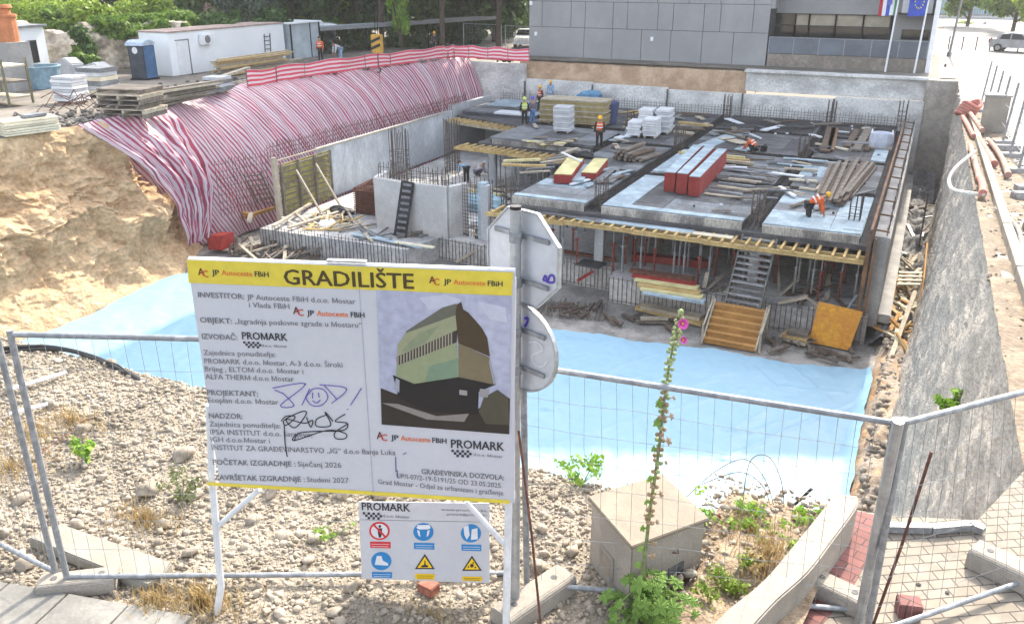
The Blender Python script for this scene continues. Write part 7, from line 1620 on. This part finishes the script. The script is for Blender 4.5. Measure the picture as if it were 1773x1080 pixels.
for i in range(86):
    m = MB(); a = random.uniform(0, 6.28); rr = random.uniform(.03, .34); z = random.uniform(.03, .5)*(1-rr*1.2); c = V3(G.x+.06+rr*math.cos(a), G.y-.06+rr*.8*math.sin(a), max(.03, z)); lobed(m, c, random.uniform(.035, .075), V3(math.cos(a)*.5, math.sin(a)*.5-.5, 1)); m.tube([V3(G.x, G.y, max(0, c.z-.12)), c.lerp(V3(G.x, G.y, c.z), .4)+V3(0, 0, .02), c], .004, 4); m.build('leaf', hly, hp_)
for i in range(26):
    f = .10+.6*i/26; p = sp2[int(f*(len(sp2)-1))]; a = i*2.1; m = MB(); c = p+V3(math.cos(a)*.06, math.sin(a)*.05, .01); lobed(m, c, random.uniform(.018, .036), V3(math.cos(a), math.sin(a)-.6, .7)); m.tube([p, c], .003, 4); m.build('leaf', hly if i % 3 else budd, hp_)
# hoses, rods, wires
bh = M('black_hose', (.03, .028, .026), var=.2, scale=5, rough=.5)
def gp(px, py, dz=.03): p = at(px, py, 0.); p.z = max(gz(p.x, p.y), -.3)+dz; return p
m = MB(); m.tube(smooth_pts([at(-60, 610, .05), at(20, 602, .06), at(90, 601, .07), at(160, 617, .06), at(225, 648, .04), at(290, 684, .03), at(345, 694, .0)]), .028, 8); tag(m.build('hose', bh, origin=at(90, 601, .07)), 'thick black hose along the edge of the gravel heap', 'hose')
m = MB(); m.tube(smooth_pts([at(-60, 622, .05), at(40, 606, .05), at(120, 608, .06), at(200, 636, .05), at(280, 672, .03), at(345, 688, .0)]), .018, 8); tag(m.build('hose', bh, origin=at(120, 608, .06)), 'thinner dark hose lying beside the thick black hose', 'hose')
m = MB(); m.tube(smooth_pts([at(180, 625, .05), at(205, 632, .16), at(228, 652, .03)]), .01, 6); tag(m.build('cable', bh, origin=at(205, 632, .1)), 'short dark cable arching off the hose', 'cable')
m = MB(); m.tube([gp(40, 820), gp(150, 745, .05), gp(172, 742, .05)], .006, 5); tag(m.build('wire', rust, origin=gp(100, 780)), 'thin dark wire lying on the gravel', 'wire')
for k, (a, b) in enumerate((((15, 690), (118, 657)), ((20, 730), (86, 714)))):
    m = MB(); m.bar(gp(*a, .05), gp(*b, .06), .05, .02); tag(m.build('white_batten', white_p, origin=gp(*a)), ('upper' if k == 0 else 'lower')+' white batten lying on the gravel at the left', 'batten')
Rb = at(1508, 1092, .0); Rt_ = atY(1613, 782, Rb.y+.12); m = MB(); m.tube([Rb, Rb.lerp(Rt_, .5)+V3(.01, 0, 0), Rt_], .011, 7); tag(m.build('steel_rod', rust, origin=Rb), 'rusty steel rod leaning upright right of the thick fence post', 'rod')
Rb = at(938, 1100, 0); Rt_ = atY(898, 745, Rb.y+.05); m = MB(); m.tube([Rb, Rb.lerp(Rt_, .5)+V3(.01, 0, 0), Rt_], .009, 7); tag(m.build('steel_rod', rust, origin=Rb), 'thin rusty rod standing beside the road sign post', 'rod')
m = MB(); m.tube(smooth_pts([gp(1210, 872, .1), gp(1300, 872, .1), gp(1360, 861, .14), at(1405, 846, .2)]), .014, 7); tag(m.build('hose', bh, origin=gp(1300, 872)), 'dark hose end sticking out over the pit behind the concrete box', 'hose')
m = MB(); m.tube(smooth_pts([gp(1285, 886, .1), gp(1330, 890, .1), gp(1372, 897, .1)]), .01, 6); tag(m.build('hose', bh, origin=gp(1330, 890)), 'thinner dark hose lying behind the planter weeds', 'hose')
for k, pts in enumerate((((1188, 860), (1240, 815), (1290, 795), (1325, 830), (1342, 885)), ((1215, 838), (1280, 817), (1320, 840), (1335, 880)), ((1285, 880), (1298, 800), (1330, 790), (1352, 830), (1358, 885)))):
    m = MB(); m.tube(smooth_pts([atY(*p, 6.75) for p in pts]), .004, 5); tag(m.build('wire_arc', rebar_m, origin=atY(*pts[0], 6.75)), ['long', 'lower', 'tall narrow'][k]+' bent wire arching over the planter end', 'wire')
for k, (a, b, c_) in enumerate((((1210, 864), (1250, 868), .02), ((1225, 905), (1245, 903), .02))):
    m = MB(); m.tube([gp(*a, .12), gp(*b, .12)], c_, 7); tag(m.build('red_pipe', red_s, origin=gp(*a)), ('upper' if k == 0 else 'lower')+' short red pipe lying behind the concrete box lid', 'pipe')
# loose masonry on the pavement
m = MB(); c = at(1571, 1062, .03); m.box(c+V3(0, 0, .06), (.16, .13, .12), rz=R(14)); tag(m.build('brick', redpaver, origin=c, bevel=.006), 'single red paving brick lying on the pavement', 'brick')
m = MB(); c = at(742, 1016, .02); c.z = gz(c.x, c.y); m.box(c+V3(0, 0, .04), (.14, .11, .08), rz=R(-10)); tag(m.build('brick', M('red_brick', (.32, .12, .08), var=.2, scale=8), origin=c, bevel=.006), 'red brick chip in the gravel below the safety board', 'brick')
sl = [at(48, 930, .1), at(105, 905, .1), at(298, 972, .1), at(275, 1003, .1), at(255, 1012, .1)]; m = MB(); m.prism(sl, (0, 0, -.1)); tag(m.build('concrete_slab', M('flat_slab_concrete', (.27, .255, .215), var=.12, scale=3, col2=(.22, .205, .17), fine=50), origin=sl[0], bevel=.01), 'flat pale concrete slab lying behind the left fence foot', 'slab')
m = MB()
for k, (a, b) in enumerate((((1530, 912), (1610, 914)), ((1612, 915), (1680, 909)), ((1680, 908), (1704, 918)))): m.bar(at(*a, .08), at(*b, .08), .07, .06)
tag(m.build('edging_strip', galv_d, origin=at(1610, 914, .06)), 'dark edging strip along the broken edge of the pavement', 'edging')
for k, (px, py) in enumerate(((1590, 1012), (1640, 1026), (1710, 960))):
    c = at(px, py, PZ); m = MB(); m.ball(c+V3(0, 0, .008), (.02, .016, .01), 7, 5, jit=.2); tag(m.build('pebble', conc_d, origin=c), ['dark pebble on the pavement near the rusty rod', 'dark pebble on the pavement right of the red brick', 'dark pebble near the right fence foot'][k], 'pebble')
# ================================================================== SMALL CLUTTER ON THE DECK
def clutter(n, x0, x1, y0, y1, mats, label, group, ln, wd, z=ZS+.02, ang=None):
    for i in range(n):
        x, y = random.uniform(x0, x1), random.uniform(y0, y1); a = random.uniform(0, math.pi) if ang is None else ang+random.gauss(0, .25); l = random.uniform(*ln)
        p = V3(x, y, z+.03+random.uniform(0, .06)); q = p+V3(math.cos(a)*l, math.sin(a)*l, random.uniform(0, .04)); m = MB(); m.bar(p, q, random.uniform(*wd), random.uniform(.03, .08))
        tag(m.build('loose_board', random.choice(mats), origin=p), label, 'board', group)
cm_ = [wood_p, wood_g, panel_m, panel_bl, wood_b, panel_w]
clutter(14, -15.6, -13, 35.0, 40, cm_, 'loose board on the front left field of the slab', 'loose boards on the front left field', (.4, 1.8), (.08, .3), ang=1.2)
clutter(20, -11.5, -6.3, 41.5, 47.5, cm_, 'loose board on the field behind the red stack', 'loose boards behind the red stack', (.5, 2.4), (.08, .35), ang=.1)
clutter(10, -7.5, -6.0, 35, 40, [wood_p, wood_g, panel_m], 'loose board in front of the stair head field', 'loose boards right of the red stack', (.4, 1.6), (.08, .2), ang=.3)
clutter(16, -5.0, -1.8, 36.5, 47.5, [wood_g, wood_p, panel_m, wood_b], 'loose board on the right fields of the slab', 'loose boards on the right fields', (.4, 1.6), (.08, .2))
clutter(24, -11.5, -2, 49, 60, [wood_g, panel_m, wood_b, panel_w, panel_k], 'loose board on the far dark fields of the slab', 'loose boards on the far fields', (.5, 2.6), (.1, .5))
clutter(18, -16, -12.8, 44, 58, [wood_g, panel_m, wood_b, wood_p], 'loose board around the dark log pile', 'loose boards round the log pile', (.5, 2.2), (.1, .4))
clutter(18, -23, -17, 46.5, 58, [wood_g, panel_m, wood_p, wood_y], 'loose board around the tall stacks on the slab', 'loose boards round the tall stacks', (.5, 2.2), (.1, .4))
for i in range(26):
    x, y = random.uniform(-15, -1.8), random.uniform(35, 60); m = MB(); m.ball((x, y, ZS+.08), (random.uniform(.05, .12), random.uniform(.05, .1), .05), 7, 5, jit=.25); tag(m.build('scrap', random.choice([panel_w, white_p, panel_bl, black_m]), origin=(x, y, ZS)), 'small crumpled scrap lying on the slab', 'scrap', 'scraps on the slab')
# thin distribution rebar on the far fields
for x0, x1, y0, y1, lab in ((-11.7, -6.0, 55.4, 60.6, 'far middle field'), (-5.0, -1.5, 55.4, 60.6, 'far right field')):
    m = MB()
    for x in np.arange(x0, x1, .35): m.bar((x, y0, ZS+.05), (x, y1, ZS+.05), .02)
    for y in np.arange(y0, y1, .35): m.bar((x0, y, ZS+.07), (x1, y, ZS+.07), .02)
    tag(m.build('rebar_mat', M_rb, origin=(x0, y0, ZS)), 'dark rebar mat laid on the '+lab+' of the slab', 'rebar')
# ================================================================== AIR
m = MB(); m.box((0, 340, 14), (1000, 800, 52))
hz = m.build('haze', []); hz['kind'] = 'stuff'
hm = bpy.data.materials.new('haze_air'); hm.use_nodes = True; t_ = hm.node_tree; t_.nodes.clear()
o_ = t_.nodes.new('ShaderNodeOutputMaterial'); v_ = t_.nodes.new('ShaderNodeVolumePrincipled'); v_.inputs['Color'].default_value = (.95, .95, .95, 1); v_.inputs['Density'].default_value = .0004; v_.inputs['Anisotropy'].default_value = .3
t_.links.new(v_.outputs[0], o_.inputs['Volume']); hz.data.materials.append(hm); hz.display_type = 'WIRE'
